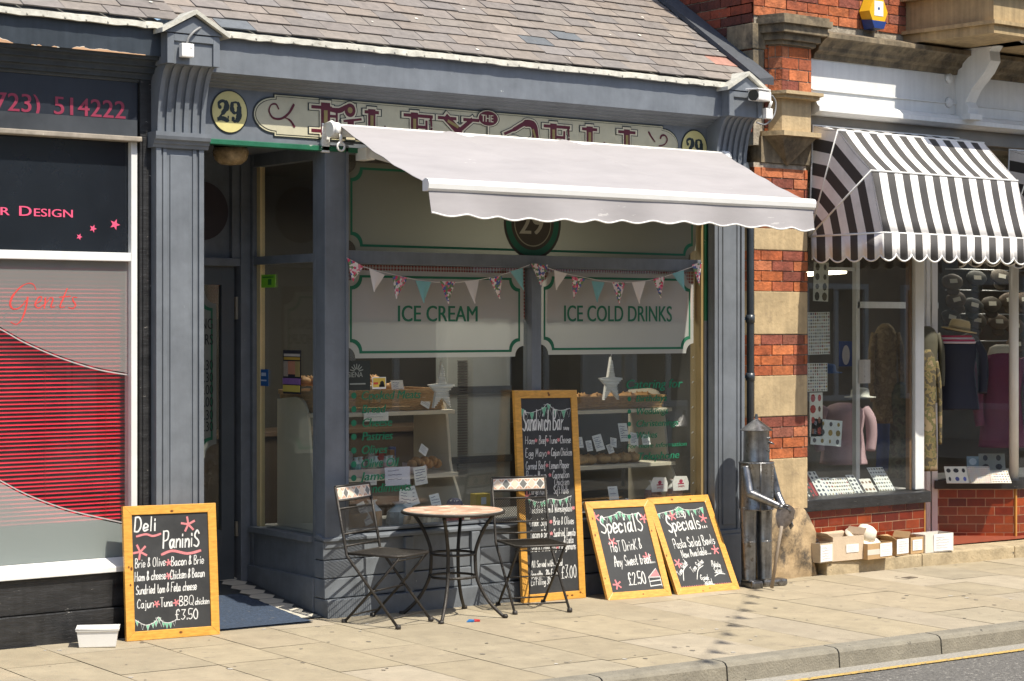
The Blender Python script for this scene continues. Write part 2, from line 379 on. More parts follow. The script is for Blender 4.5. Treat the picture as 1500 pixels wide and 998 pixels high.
struct(mb.build('pavement', mat('paving_stone', attr=True, rough=.9, var=.13, vscale=5, bump=.35, bscale=120, wear=((.23,.195,.145), .42, 9, .15))))
# kerb stones, gutter, road, line
mb = MB(); x = -8.0; jx = [at(p, 0, KERB-.06)[0] for p in (1140, 1296, 1437)]; x = jx[0] - .9*17
xs = []
while x < 26: xs.append(x); x += (jx[1]-jx[0])
for a, b in zip(xs, xs[1:]):
    mb.c = vary((.215,.195,.152), .08); a += .006; b -= .006
    prof = [(KERB-.003,-.2),(KERB-.003,.004),(KERB-.10,.002),(KERB-.122,-.006),(KERB-.135,-.024),(KERB-.15,-.2)]
    A = [mb.bm.verts.new((a, y, ground(a, y)+z)) for y, z in prof]; B = [mb.bm.verts.new((b, y, ground(b, y)+z)) for y, z in prof]
    for i in range(len(prof)-1): mb._f([A[i], A[i+1], B[i+1], B[i]], False)
    mb._f(A); mb._f(B[::-1])
struct(mb.build('kerb', mat('kerb_stone', attr=True, rough=.9, var=.2, vscale=8, bump=.6, bscale=70, wear=((.10,.09,.07), .35, 10))))
def rz(x, y, dz=0): return (x, y, ground(x, KERB) - .118 + .012*max(y+3.4, -6) * -1 * .3 + dz)
def strip(name, y0, y1, dz, m):
    mb = MB(); mb.grid(lambda u, v: rz(lerp(-40, 60, u), lerp(y0, y1, v), dz), 20, 4, False); return struct(mb.build(name, m))
ROADM = mat('asphalt', (.125,.118,.107), .92, var=.5, vscale=45, bump=.9, bscale=90, wear=((.36,.34,.30), .42, 38, .08))
strip('road', -2.62, -10.2, 0, ROADM)
strip('gutter', KERB-.14, KERB-.285, .004, mat('gutter_concrete', (.30,.28,.24), .95, var=.3, vscale=60, bump=.7, bscale=120))
strip('yellow_line', KERB-.29, KERB-.345, .007, mat('yellow_road_paint', (.50,.33,.09), .85, var=.25, vscale=60, wear=((.15,.14,.12), .46, 40, .05)))
mb = MB(); mb.grid(lambda u, v: (lerp(-40, 60, u), lerp(-10.2, -14.5, v), rz(lerp(-40,60,u), -10.2)[2]+.11), 10, 2, False)
struct(mb.build('far_pavement', mat('far_paving', (.33,.29,.23), .9)))

# ------------------------------------------------------------------ helpers for the fronts
def prof_x(mb, prof, x0, x1): mb.prism(prof, 'x', x0, x1)
def flat(Y): return lambda u, v, w=0: (u, Y - w, v)
def slates(mb, x0, x1, eave_y, eave_z, rise, run, rows, rx=None):
    """courses of slates as thin tilted blocks"""
    sl_ = math.hypot(rise, run); U = Vector((0, run/sl_, rise/sl_)); Nn = Vector((0, -rise/sl_, run/sl_)); ex = .135; rnd = random.Random(8)
    pal = [(.20,.173,.150),(.215,.185,.16),(.187,.162,.145),(.228,.192,.162),(.19,.17,.157),(.21,.176,.15),(.178,.156,.14)]
    for r in range(rows):
        s0 = r*ex; x = x0 - (.13 if r % 2 else 0) - rnd.uniform(0,.03)
        while x < x1:
            wd = rnd.uniform(.235,.275); a, b = max(x, x0), min(x+wd-.005, x1)
            lim = rx(s0) if rx else None
            if b - a > .03:
                q = rnd.random(); mb.c = vary(rnd.choice(pal) if q > .035 else ((.12,.13,.14) if q > .012 else (.33,.17,.13)), .10)
                j = rnd.uniform(-.008,.008); l0 = .010 + rnd.uniform(0,.007); l1 = .002
                O = Vector((0, eave_y, eave_z))
                def p(xx, s, n): 
                    q_ = O + U*s + Nn*n; return (xx, q_.y, q_.z)
                sk = rnd.uniform(-.006,.006)
                lo0, lo1 = s0+j, s0+j+sk
                mb.hexa([p(a,lo0,l0-.008), p(b,lo1,l0-.008), p(b,s0+ex*1.35,l1-.008), p(a,s0+ex*1.35,l1-.008), p(a,lo0,l0), p(b,lo1,l0), p(b,s0+ex*1.35,l1), p(a,s0+ex*1.35,l1)])
                if rnd.random() < .10:
                    mb.c = (.6,.57,.5); cx = rnd.uniform(a, b); cs = s0+rnd.uniform(.02,.1); rr = rnd.uniform(.006,.014)
                    mb.face([p(cx+rr*math.cos(t)*1.3, cs+rr*math.sin(t), l0+.002) for t in (0,1,2,3,4,5)])
            x += wd
SLATE = mat('roof_slate', attr=True, rough=.8, var=.2, vscale=16, bump=.4, bscale=45, wear=((.27,.25,.20), .36, 30, .08))
def cornice_prof(y_band, z_top, z_bot, y_face, z_low):
    """stepped mouldings under a flat band"""
    n = 4; P = [(.12, z_top), (y_band, z_top), (y_band, z_bot)]; zs = [lerp(z_bot, z_low, k/n) for k in range(n+1)]; ys = [lerp(y_band+.02, y_face, (k/n)**.8) for k in range(n+1)]
    for k in range(n):
        P += [(ys[k], zs[k]+.004 if k else zs[k]), (ys[k]+.006, lerp(zs[k], zs[k+1], .55)), (ys[k+1]-.008, lerp(zs[k], zs[k+1], .7)), (ys[k+1]-.004, zs[k+1])]
    P += [(y_face, z_low-.004), (.12, z_low-.004)]
    return P
def flashing(mb, x0, x1, y, z, drop=.035):
    n = max(2, int((x1-x0)/.06)); rnd = random.Random(3); mb.c = (.6,.58,.5)
    ws = [rnd.uniform(-.004,.004) for _ in range(n+1)]
    A = []
    for i in range(n+1):
        xx = lerp(x0, x1, i/n); q = ws[i]
        A.append([mb.bm.verts.new(p) for p in ((xx, y+.14, z+.055), (xx, y-.004, z+q*.6), (xx, y-.010, z-drop+q), (xx, y+.02, z-drop+q))])
    for a, b in zip(A, A[1:]):
        for i in range(3): mb._f([a[i], b[i], b[i+1], a[i+1]])
    mb.c = (.18,.15,.11)
    for i in range(int((x1-x0)/.13)):
        xx = x0 + .06 + i*.13 + rnd.uniform(-.03,.03); mb.box(xx-.005, xx+.005, y-.015, y-.004, z-drop*.7-.004, z-drop*.7+.004)

# ================================================================== HAIR SALON (left)
salon = thing('hair_salon', 'dark hair salon shopfront with red blinds and a black boarded base', 'shop', (4, 0, 0))
LX, RXS = 1.2, 5.40
zb1, zb0 = za(0, 14, -.2), za(0, 61, -.2); zm = za(0, 104, 0)
mb = MB(); prof_x(mb, cornice_prof(-.19, zb1, zb0, -.01, zm), LX, RXS + .02); mb.build('cornice', NAVY, salon)
mb = MB(); flashing(mb, LX, RXS + .0, -.22, zb1+.012); mb.build('flashing', CREAMW, salon)
mb = MB(); rnd = random.Random(6)        # peeled bare wood along the lower lip
def ragged(c, y, hmax, seed):
    q = random.Random(seed); n = 260; hs = []; h = .5
    for k in range(n+1): h = min(1, max(0, h + q.uniform(-.22,.22))); hs.append(h)
    mb.c = c
    for k in range(n):
        a, b = lerp(LX, 5.3, k/n), lerp(LX, 5.3, (k+1)/n); fa = 1 if a < 4.9 else max(0.08, (5.35-a)/.45*.6); h0, h1 = hs[k]*hmax*fa, hs[k+1]*hmax*fa
        if h0+h1 > .003: mb.hexa([(a,y,zb0-.002),(b,y,zb0-.002),(b,-.18,zb0-.002),(a,-.18,zb0-.002),(a,y,zb0+h0),(b,y,zb0+h1),(b,-.18,zb0+h1),(a,-.18,zb0+h0)])
ragged((.70,.66,.58), -.1912, .036, 5); ragged((.50,.30,.17), -.1924, .030, 5)
mb.build('peeling_edge', ATTR, salon)
zfb = za(0, 163, 0)
mb = MB(); mb.box(LX, 5.34, -.004, .12, zfb, zm+.02); fas = mb.build('fascia', mat('salon_fascia', (.020,.024,.034), .35, var=.15, streak=.1), salon)
mb = MB(); mb.c = (.27,.035,.07)
x0t, zt0 = at(77, 166, 0); x1t, _ = at(183, 172, 0)
hh = za(77,139,0)-za(77,166,0)
for txt, xl, xr in (('514222', xa(77,0), xa(183,0)), ('(01723)', xa(-62,0), xa(58,0))):
    t = MB(); t.c = mb.c; t.text(txt, hh, lambda u, v: (u, 0, v), bold=.012); ws = [v.co.x for v in t.bm.verts]; wdt = max(ws); t.bm.free()
    mb = MB(); mb.c = (.27,.035,.07); mb.text(txt, hh, (lambda xl, k: lambda u, v: (xl+u*k, -.0065, zt0-.004+v))(xl, (xr-xl)/wdt), bold=.02); mb.build('phone_number', ATTRG, fas)
zl = za(0, 188, -.03)
mb = MB(); mb.box(LX, 5.33, -.02, .1, zl, zfb); mb.build('rail', mat('grey_black_rail', (.05,.055,.062), .4, var=.3, wear=((.3,.3,.29), .27, 14)), salon)
mb = MB(); mb.box(LX, 5.345, -.06, .06, zl-.03, zl, .006); mb.build('ledge', mat('weathered_ledge', (.30,.26,.21), .7, var=.3, vscale=12, wear=((.55,.5,.42), .36, 12)), salon)
# upper window
zt, zr1, zr0, zs = zl-.03, za(0,366,0), za(0,379,0), za(0,830,0)
XG = xa(191, 0); XF = xa(200, 0)
uw = MB(); uw.box(XG, XF, -.012, .08, zs, zt, .004); uw.box(LX, XG, -.010, .08, zr0, zr1, .004); uw.box(LX, LX+.05, -.01, .08, zs, zt); uwf = uw.build('window_frame', WHITE, salon)
mb = MB(); mb.box(LX+.05, XG, .03, .036, zr1, zt); up = mb.build('upper_pane', mat('black_window_film', (.012,.015,.02), .08, var=.2, spec=.6), salon)
mb = MB(); mb.c = (.75,.10,.20)
x1, z1 = at(26, 316, .03); x2, _ = at(108, 319, .03); hcap = za(28,302,.03)-za(28,317,.03); k = (x2-x1)
def two(txts, xl, xr):
    W = []; 
    for s_, h in txts:
        t = MB(); t.text(s_, h, lambda u, v: (u, 0, v)); W.append(max(v.co.x for v in t.bm.verts)+h*.12); t.bm.free()
    sc = (xr-xl)/sum(W); u0 = xl
    for (s_, h), w_ in zip(txts, W):
        mb.text(s_, h, (lambda u0: lambda u, v: (u0+u*sc, .0275, z1+v))(u0), bold=.022); u0 += w_*sc
two([('D', hcap), ('ESIGN', hcap*.8)], x1, x2); mb.build('pink_lettering', ATTRG, up); mb = MB(); mb.c = (.75,.10,.20)
two([('H', hcap), ('AIR', hcap*.8)], xa(-48,.03), xa(16,.03))
mb.build('pink_lettering', ATTRG, up)
for px, py, r in ((116,347,5),(136,335,6),(168,329,8.5)):
    cx, cz = at(px, py, .03); r /= 240; mb = MB(); mb.c = (.75,.10,.20); mb.face([(u, .0275, v) for u, v in star_poly(cx, cz, r, r*.42, 1.2)]); mb.build('pink_star', ATTRG, up)
# lower window: blind behind frosted film
mb = MB(); rnd = random.Random(2); zz = za(0,770,.1); zt2 = zr0-.03
while zz < zt2:
    mb.c = vary((.80,.02,.055), .08); x1b = xa(183,.1) + rnd.uniform(-.004,.004); d = rnd.uniform(-.0015,.0015)
    mb.hexa([(LX+.06,.085,zz-.004),(x1b,.085,zz-.004+d),(x1b,.103,zz+.007+d),(LX+.06,.103,zz+.007),(LX+.06,.084,zz-.0025),(x1b,.084,zz-.0025+d),(x1b,.102,zz+.0085+d),(LX+.06,.102,zz+.0085)]); zz += .0245
mb.c = (.5,.02,.03)
for px in (66, 155): mb.box(xa(px,.08)-.001, xa(px,.08)+.001, .078, .080, za(0,770,.1), zt2)
mb.build('venetian_blind', ATTRG, salon)
mb = MB(); mb.box(LX+.05, XG, .03, .036, zs, zr0); lp = mb.build('lower_pane', GLASS, salon)
Yv = .0275
c1 = [at(p, q, Yv) for p, q in ((-300,300),(-80,440),(0,482),(30,499),(60,513),(90,525),(120,535),(150,543),(191,550))]
c2 = [at(p, q, Yv) for p, q in ((-300,560),(-80,663),(0,704),(30,720),(60,733),(100,747),(140,757),(191,768))]
c1 = [(max(x, LX+.05), z) for x, z in spline(c1)]; c2 = [(max(x, LX+.05), z) for x, z in spline(c2)]
FROST = vinyl('frosted_film', (.46,.47,.45), .44)
mb = MB()
for (a, b) in zip(c1, c1[1:]):
    if b[0]-a[0] > 1e-4: mb.face([(a[0],Yv,a[1]+.012),(b[0],Yv,b[1]+.012),(b[0],Yv,zr0-.002),(a[0],Yv,zr0-.002)])
mb.build('frosted_film', FROST, lp); mb = MB()
for (a, b) in zip(c2, c2[1:]):
    if b[0]-a[0] > 1e-4: mb.face([(a[0],Yv,zs+.001),(b[0],Yv,zs+.001),(b[0],Yv,b[1]-.012),(a[0],Yv,a[1]-.012)])
mb.build('frosted_film', vinyl('frosted_film_low', (.47,.53,.51), .56), lp)
for c in (c1, c2):
    mb = MB(); mb.c = (.40,.36,.35)
    for (a, b) in zip(c, c[1:]):
        if b[0]-a[0] > 1e-4: mb.face([(a[0],Yv,a[1]-.004),(b[0],Yv,b[1]-.004),(b[0],Yv,b[1]+.004),(a[0],Yv,a[1]+.004)])
    mb.build('wave_stripe', ATTR, lp)
mb = MB(); mb.c = (.62,.07,.06)                        # flowing script word on the glass
x0g, z0g = at(14, 451, Yv); k = 1/248.0
def G_(P, wd): ribbon(mb, [(x0g + (p-14)*k*1.03, z0g - (q-451)*k) for p, q in P], [w_*k for w_ in wd], lambda u, v, w: (u, Yv-.001-w, v), taper=False)
G_([(53,424),(50,417),(42,415),(30,421),(18,435),(15,447),(21,453),(31,449),(40,438)], [1.2,1.5,1.2,2,3.4,3.2,2,1.6,1.2])
G_([(41,436),(38,452),(32,468),(24,475),(16,472)], [2.8,2.6,2,1.4,1.2])
G_([(53,445),(60,441),(62,435),(57,436),(52,446),(57,451),(66,446)], [1.2,1.5,1.6,2,2.4,1.8,1.2])
G_([(66,438),(68,437),(66,451)], [1.5,2.2,2.2]); G_([(67,446),(75,436),(79,438),(76,449),(82,449)], [1.2,1.4,2.4,2.2,1.2])
G_([(101,422),(95,436),(90,449),(97,449)], [1.8,2.6,2.4,1.2]); G_([(89,435),(106,433)], [1.3,1.3])
G_([(116,435),(110,435),(110,440),(114,446),(110,451),(103,450)], [1.2,1.6,2.4,2.4,1.6,1.2])
mb.build('script_word', ATTRG, lp)
zsb = za(0, 852, -.08)
mb = MB(); mb.hexa([(LX,-.085,zsb),(XF+.0,-.085,zsb),(XF,.03,zsb),(LX,.03,zsb),(LX,-.085,zs-.045),(XF,-.085,zs-.045),(XF,.029,zs),(LX,.029,zs)], .004); mb.build('sill', WHITE, salon)
mb = MB(); z3 = zsb
for z_a, z_b, yy in ((.21, zsb-.003, -.055), (-.15, .205, -.075)):
    mb.box(LX, 5.33, yy, .05, z_a, z_b, .005)
mb.build('boarded_base', BLACK, salon)
mb = MB(); mb.box(5.345, 5.42, -.03, .12, -.15, zb0+.02); mb.box(5.36, 5.385, -.04, -.02, -.15, zl, .004); mb.build('side_post', BLACK, salon)
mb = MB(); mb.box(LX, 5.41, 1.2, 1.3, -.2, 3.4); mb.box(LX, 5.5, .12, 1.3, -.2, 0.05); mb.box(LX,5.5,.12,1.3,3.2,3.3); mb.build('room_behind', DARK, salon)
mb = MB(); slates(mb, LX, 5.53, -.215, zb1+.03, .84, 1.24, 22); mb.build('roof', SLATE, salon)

# ================================================================== DELI
deli = thing('delicatessen', 'slate grey delicatessen shopfront numbered 29 under a slate roof', 'shop', (8, 0, 0))
PLx0, PLx1, PRx0, PRx1 = xa(229,-.1), xa(299,-.1), xa(1047,-.1), xa(1091,-.1)
ze1, ze0, zc0 = za(700,88,-.2), za(330,107,-.19), za(330,129,0)
XE0, XE1 = PLx1-.06, PRx0+.1
mb = MB(); prof_x(mb, cornice_prof(-.19, ze1, ze0, -.012, zc0), XE0, XE1); mb.build('cornice', GREY, deli)
mb = MB(); flashing(mb, XE0+.02, XE1+.1, -.225, ze1+.012); mb.build('flashing', CREAMW, deli)
mb = MB(); VY = .93; slates(mb, 5.53, 10.47, -.215, ze1+.03, .84, 1.24, 22)
mb.c = (.06,.065,.075)
mb.hexa([(10.37,-.24,ze1+.03),(10.52,-.24,ze1+.03),(10.52,3.2,ze1+2.37),(10.37,3.2,ze1+2.37),(10.37,-.24,ze1+.07),(10.52,-.24,ze1+.09),(10.52,3.2,ze1+2.43),(10.37,3.2,ze1+2.41)])
mb.build('roof', SLATE, deli)
zfb = za(336,205,0)
mb = MB(); mb.box(PLx1-.02, PRx0+.05, -.010, .1, zfb, zc0); fas = mb.build('fascia', GREY, deli)
mb = MB(); mb.box(PLx1, xa(1035,0), -.03, .05, zfb-.035, zfb-.002, .004); mb.build('green_trim', GREEN, fas)
# sign panel with cut corners
YS = -.014
def px_poly(pts, Y, th): 
    return [(at(p, q, Y)[0], Y - th, at(p, q, Y)[1]) for p, q in pts]
xl, zt_ = at(402,137,YS); xr_ = xa(970,YS); zb_ = za(402,199,YS); zt_ = za(402,139,YS)
ch = zt_ - zb_; rr = ch*.40
def sign_outline(x0, x1, z0, z1, r, inset=0):
    P = []; x0 += inset; x1 -= inset; z0 += inset; z1 -= inset; st = .02
    zc = (z0+z1)/2; hb = (z1-z0)/2 - st; wb = r*1.15
    for a in range(0, 181, 12): t = R(90+a); P.append((x0 + wb*math.cos(t), zc + hb*math.sin(t)))
    P += [(x0, z0), (x1, z0)]
    for a in range(0, 181, 12): t = R(-90+a); P.append((x1 + wb*math.cos(t), zc + hb*math.sin(t)))
    P += [(x1, z1), (x0, z1)]
    return P
mb = MB()
for i, (ins, c) in enumerate(((-.008,(.02,.025,.025)),(0,(.60,.56,.38)),(.008,(.03,.035,.03)),(.0115,(.50,.47,.34)))):
    mb.c = c; mb.prism(sign_outline(xl, xr_, zb_, zt_, ch*.5, ins), 'y', YS - .002*(i+1), YS+.004)
sgn = mb.build('sign_panel', ATTRG, fas)
MAR, GOLD, CRM, INK = (.105,.010,.022), (.27,.21,.075), (.62,.57,.42), (.018,.025,.025)
LET = MB()
def letter(strokes, stem=None):
    for i, (ex, c) in enumerate(((.0145, INK), (.0095, CRM), (.0, MAR))):
        LET.c = c
        for P, wd in strokes:
            if i < 2 and isinstance(wd, list) and len(P) == 2: continue
            wl = [w_ + 2*ex for w_ in wd] if isinstance(wd, (list, tuple)) else wd + 2*ex
            n = len(P); a, b = Vector(P[0]), Vector(P[-1])
            P2 = list(P)
            d0 = (Vector(P[0])-Vector(P[1])).normalized()*ex; d1 = (Vector(P[-1])-Vector(P[-2])).normalized()*ex
            P2[0] = tuple(Vector(P[0])+d0); P2[-1] = tuple(Vector(P[-1])+d1)
            ribbon(LET, P2, wl, lambda u, v, w: (u, YS-.011-w-i*.0012, v), taper=False)
    if stem:
        LET.c = GOLD
        for P, wd in stem: ribbon(LET, P, wd, lambda u, v, w: (u, YS-.0155-w, v), taper=False)
zcap, zbase = za(470,156,YS), za(470,195,YS); Hh = zcap - zbase
def serif_letter(pxl, pxr, kind):
    a, b = xa(pxl,YS), xa(pxr,YS); w_ = b-a; m = a + w_*.42; sw = .058
    top, bot = zcap-.014, zbase+.012; s = []; st = []
    if kind in 'LI':
        s = [([(a,top),(a+w_*.62 if kind=='L' else b,top)], .022), ([(a,bot),(b,bot)], .022)]; c = a+w_*.31 if kind == 'L' else (a+b)/2
        s.append(([(c,top),(c,bot)], sw)); st = [([(c,top-.03),(c,bot+.03)], .024)]
        if kind == 'L': s.append(([(b-.008,bot),(b-.004,bot+.06)], [.02,.012]))
    if kind == 'E':
        c = a+w_*.36; s = [([(a,top),(b,top)], .022), ([(a,bot),(b,bot)], .022), ([(c,top),(c,bot)], sw), ([(b-.01,top),(b-.002,top-.062)], [.02,.012]), ([(b-.012,bot),(b-.002,bot+.07)], [.02,.012]),
            ([(c,(top+bot)/2),(b-w_*.2,(top+bot)/2)], .02), ([(b-w_*.2,(top+bot)/2+.04),(b-w_*.2,(top+bot)/2-.04)], .018)]; st = [([(c,top-.03),(c,bot+.03)], .024)]
    if kind == 'Y':
        c = (a+b)/2; s = [([(a,top),(a+w_*.42,top)], .022), ([(b-w_*.36,top),(b,top)], .022), ([(a+w_*.2,top),(c,(top+bot)/2-.01)], .052), ([(b-w_*.17,top),(c,(top+bot)/2-.01)], .03), ([(c,(top+bot)/2),(c,bot)], sw), ([(c-w_*.2,bot),(c+w_*.2,bot)], .022)]
        st = [([(a+w_*.24,top-.02),(c-.01,(top+bot)/2+.02)], .02)]
    letter(s, st)
# the big first F with a curled arm, a small I sheltering under it
a, b = xa(456,YS), xa(520,YS); c = a + .10; t_, b_ = zcap+.0, zbase+.012
letter([([(a,t_-.008),(c+.04,t_-.008)], .022), ([(a,b_),(c+.06,b_)], .022), ([(c,t_),(c,b_)], .07),
        ([(c,t_-.012),(c+.10,t_-.02),(c+.16,t_+.008),(c+.21,t_+.012)], [.03,.034,.03,.02]),
        ([(c+.03,(t_+b_)/2+.02),(c+.085,(t_+b_)/2+.02)], .018), ([(c+.085,(t_+b_)/2+.055),(c+.085,(t_+b_)/2-.02)], .016)], [([(c,t_-.035),(c,b_+.03)], .028)])
for i, (r_, c_) in enumerate(((.062, INK), (.056, CRM), (.045, MAR), (.02, GOLD))):
    LET.c = c_; cx, cz = at(511,162,YS); disc(LET, cx, cz, r_*.95, r_, lambda u, v, w: (u, YS-.0125-i*.0011, v))
cI = xa(512,YS); letter([([(cI-.07,b_-.01),(cI+.07,b_-.01)], .02), ([(cI,b_-.01),(cI,b_+.07)], .05), ([(cI-.05,b_+.075),(cI+.08,b_+.095)], .016)])
for l, r_, k_ in ((534,563,'L'),(591,631,'E'),(641,699,'Y'),(796,832,'E'),(852,884,'L'),(905,928,'I')): serif_letter(l, r_, k_)
cD, rD = xa(762,YS), xa(786,YS)      # round uncial d
letter([([(xa(738,YS),zcap-.09),(xa(752,YS),zcap-.055),(xa(768,YS),zcap-.008),(xa(780,YS),zcap-.02),(rD-.02,zcap-.11),(rD-.03,zbase+.05),(xa(764,YS),zbase+.012),(xa(746,YS),zbase+.05),(xa(752,YS),zcap-.12),(xa(768,YS),zcap-.13)], [.02,.03,.05,.055,.06,.055,.04,.045,.03,.02])],
       [([(xa(779,YS),zcap-.05),(rD-.022,zcap-.11),(rD-.03,zbase+.06)], .018)])
ex, ez = at(713.5,174,YS)
for i, (k_, c_) in enumerate(((1.12, INK), (1.04, CRM), (.93, MAR))):
    LET.c = c_; disc(LET, ex, ez, .088*k_, .054*k_, lambda u, v, w: (u, YS-.0125-i*.0012, v))
LET.c = INK; LET.box(ex-.012, ex+.012, YS-.0165, YS-.011, ez-.115, ez-.054); LET.c = CRM; LET.box(ex-.007, ex+.007, YS-.0175, YS-.011, ez-.112, ez-.05)
LET.c = CRM; LET.text('THE', .05, lambda u, v: (ex-.062+u*.82, YS-.0165, ez-.024+v), bold=.03)
LET.c = MAR                                   # flourishes at the ends
for P in ([(407,160),(403,153),(396,154),(393,163),(399,173),(411,174),(422,166),(429,154)], [(415,172),(424,177),(430,186)]):
    ribbon(LET, [at(p, q, YS) for p, q in P], [.010,.012,.010,.011,.013,.014,.016,.018] if len(P) > 3 else [.008,.014,.016], lambda u, v, w: (u, YS-.0105-w, v))
for P in ([(949,194),(953,201),(958,208)], [(966,203),(968,199),(973,199),(976,205),(972,212),(964,214)]):
    ribbon(LET, [at(p, q, YS) for p, q in P], [.016,.013,.01], lambda u, v, w: (u, YS-.0105-w, v))
LET.build('sign_lettering', ATTRG, sgn)
def num29(cx, cz, s, f, wbig):
    """fat slab figures two and nine drawn with a broad pen"""
    D = lambda P, wd: ribbon(mb, [(cx+u*s, cz+v*s) for u, v in P], [q*s*1.3 for q in wd], f, taper=False)
    D([(-.60,.22),(-.62,.40),(-.42,.52),(-.22,.44),(-.18,.22),(-.34,-.02),(-.62,-.36)], [.10,.12,.12,.2,.24,.18,.08]); D([(-.64,-.40),(-.38,-.36),(-.14,-.42),(-.08,-.24)], [.14,.18,.18,.06])
    disc(mb, cx-.56*s, cz+.2*s, .10*s, .10*s, lambda u, v, w: f(u, v, .001))
    D([(.34,.50),(.16,.44),(.12,.2),(.2,.0),(.34,-.04),(.48,.04),(.54,.22),(.48,.44),(.34,.50)], [.08,.16,.2,.14,.08,.14,.2,.14,.08]); D([(.53,.2),(.54,-.1),(.46,-.36),(.28,-.46),(.14,-.40)], [.2,.24,.2,.12,.08])
    disc(mb, cx+.19*s, cz-.32*s, .09*s, .09*s, lambda u, v, w: f(u, v, .001))
for i, (px, py, r1, r2, py2) in enumerate(((336,164,27,32,0),(1017,217,21.5,30,0))):
    cx, cz = at(px, py, YS); sc = at(px,py,YS); scl = 232 if i == 0 else 195
    rx, rz_ = .132, .139
    mb = MB()
    for j, (k_, c_) in enumerate(((1.0,(.02,.025,.025)),(.93,(.62,.55,.24)))): mb.c = c_; mb.lathe([(1,0),(1,.004*(j+1))], n=48, xf=Matrix.Translation((cx, -.010, cz)) @ Matrix.Rotation(R(90), 4, 'X') @ Matrix.Diagonal((rx*k_, rz_*k_, 1, 1)), smooth=False)
    bd = mb.build('number_plate', ATTRG, fas)
    mb = MB(); mb.c = (.02,.03,.03); num29(cx, cz, .125, lambda u, v, w=0: (u, -.0192-w, v), 0); mb.build('numerals', ATTRG, bd)

# pilasters with brackets
def pilaster(x0, x1, zcap_, zbl, zg, has_right=True):
    p = MB(); zb = -.2; w_ = x1-x0
    p.box(x0, x1, -.085, .1, zb, zcap_); 
    g = w_*.13
    for a, b in ((x0, x0+g*.8),(x0+g*1.15, x0+g*1.75),(x1-g*1.75, x1-g*1.15),(x1-g*.8, x1)): p.box(a, b, -.1+ (.006 if a != x0 and b != x1 else 0), -.08, .34, zcap_-.02, .003)
    p.box(x0+g*2.3, x1-g*2.3, -.094, -.08, .40, zcap_-.06, .003)
    p.box(x0-.012, x1+.012, -.115, .05, zb, .33, .006); p.box(x0, x1, -.108, .04, .33, .36, .004)
    pb = p.build('pilaster', GREY, deli)
    c = MB()
    c.prism([(.05,zcap_-.02),(-.105,zcap_-.02),(-.112,zcap_),(-.12,zcap_+.004),(-.125,zcap_+.02),(-.14,zcap_+.03),(-.146,zcap_+.05),(-.146,zcap_+.075),(.05,zcap_+.075)], 'x', x0-.025, x1+.025)
    z0 = zcap_+.075; z1 = zbl
    def bz(t): return -.115 - .135*(1-math.cos(t*math.pi/2))**.9, lerp(z0, z1, math.sin(t*math.pi/2)**.95)
    ts = [i/14 for i in range(15)]
    n = 11; wr = w_/n
    for i in range(n):
        off = 0 if i % 2 == 0 else .016
        poly = [(bz(t)[0]+off, bz(t)[1]) for t in ts] + [(.05, z1), (.05, z0)]
        c.prism(poly, 'x', x0+i*wr+(0 if i%2 else -.0), x0+(i+1)*wr, smooth=False)
    yb = -.262
    c.box(x0-.015, x1+.015, yb, .05, z1, zg, .004)
    for bx in ((x0-.015, x0+.03), (x1-.03, x1+.015)): c.box(bx[0], bx[1], yb-.014, yb+.01, z1+.0, zg-.005, .003)
    c.box(x0+.03, x1-.03, yb-.014, yb+.01, zg-.05, zg-.006, .003)
    xm = (x0+x1)/2
    c.prism([(x0-.035,zg),(x1+.035,zg),(xm,zg+.105)], 'y', yb-.02, .05)
    br = c.build('bracket', GREY, pb)
    h = MB(); 
    for sgn_ in (0, 1):
        xa_, xb_ = ((x0-.065, xm) if sgn_ == 0 else (xm, x1+.065)); za_, zb_ = ((zg-.01, zg+.118) if sgn_ == 0 else (zg+.118, zg-.01))
        h.hexa([(xa_,yb-.05,za_),(xb_,yb-.05,zb_),(xb_,.25,zb_),(xa_,.25,za_),(xa_,yb-.05,za_+.028),(xb_,yb-.05,zb_+.028),(xb_,.25,zb_+.028),(xa_,.25,za_+.028)])
    h.build('gable_cap', CREAMW, pb)
    return pb
zcp = za(262,213,-.1)
pilaster(PLx0, PLx1, zcp, za(275,96,-.24), za(275,50,-.26))
pilaster(PRx0, PRx1, zcp, za(1110,174,-.24), za(1110,136,-.26))

# the shop window bay
ZS = .54; ZW = zfb+.012; zt1, zt0 = za(770,374,.0), za(770,392,.0)
XW0, XW1 = xa(509,0), xa(1027,0)
CP0 = xa(470,0)+.02
fr = MB()
fr.box(CP0, XW0, -.02, .10, .45, ZW, .006); fr.box(XW0-.03, XW0-.012, -.03, -.015, .5, ZW)
fr.box(XW0, XW1, .0, .1, zt0, zt1, .004); fr.box(xa(779,0), xa(793,0), .0, .1, ZS, zt0, .004)
fr.box(XW0, XW1, .0, .1, ZW-.05, ZW, .004); fr.box(XW0, XW1, .0, .1, ZS, ZS+.018, .004)
fr.build('window_frame', GREY, deli)
mb = MB(); mb.box(XW1, XW1+.025, .0, .12, ZS, ZW); mb.build('gold_bead', mat('old_gold_wood', (.28,.2,.09), .5), deli)
mb = MB(); mb.box(XW1+.025, XW1+.055, -.02, .12, za(1030,470,0), ZW, .004); mb.build('green_bead', GREEN, deli)
mb = MB(); mb.box(XW1+.025, XW1+.055, -.018, .12, ZS, za(1030,470,0)); mb.box(XW1+.055, PRx0, -.03, .12, -.2, ZW, .004); mb.box(XW1+.07, XW1+.10, -.05, -.02, .3, ZW, .005); mb.box(XW1+.055, PRx0, -.06, .02, -.2,.3, .004); mb.build('jamb', GREY, deli)
mb = MB(); mb.box(XW0, XW1, .05, .056, zt1, ZW-.05); upw = mb.build('upper_pane', GLASS, deli)
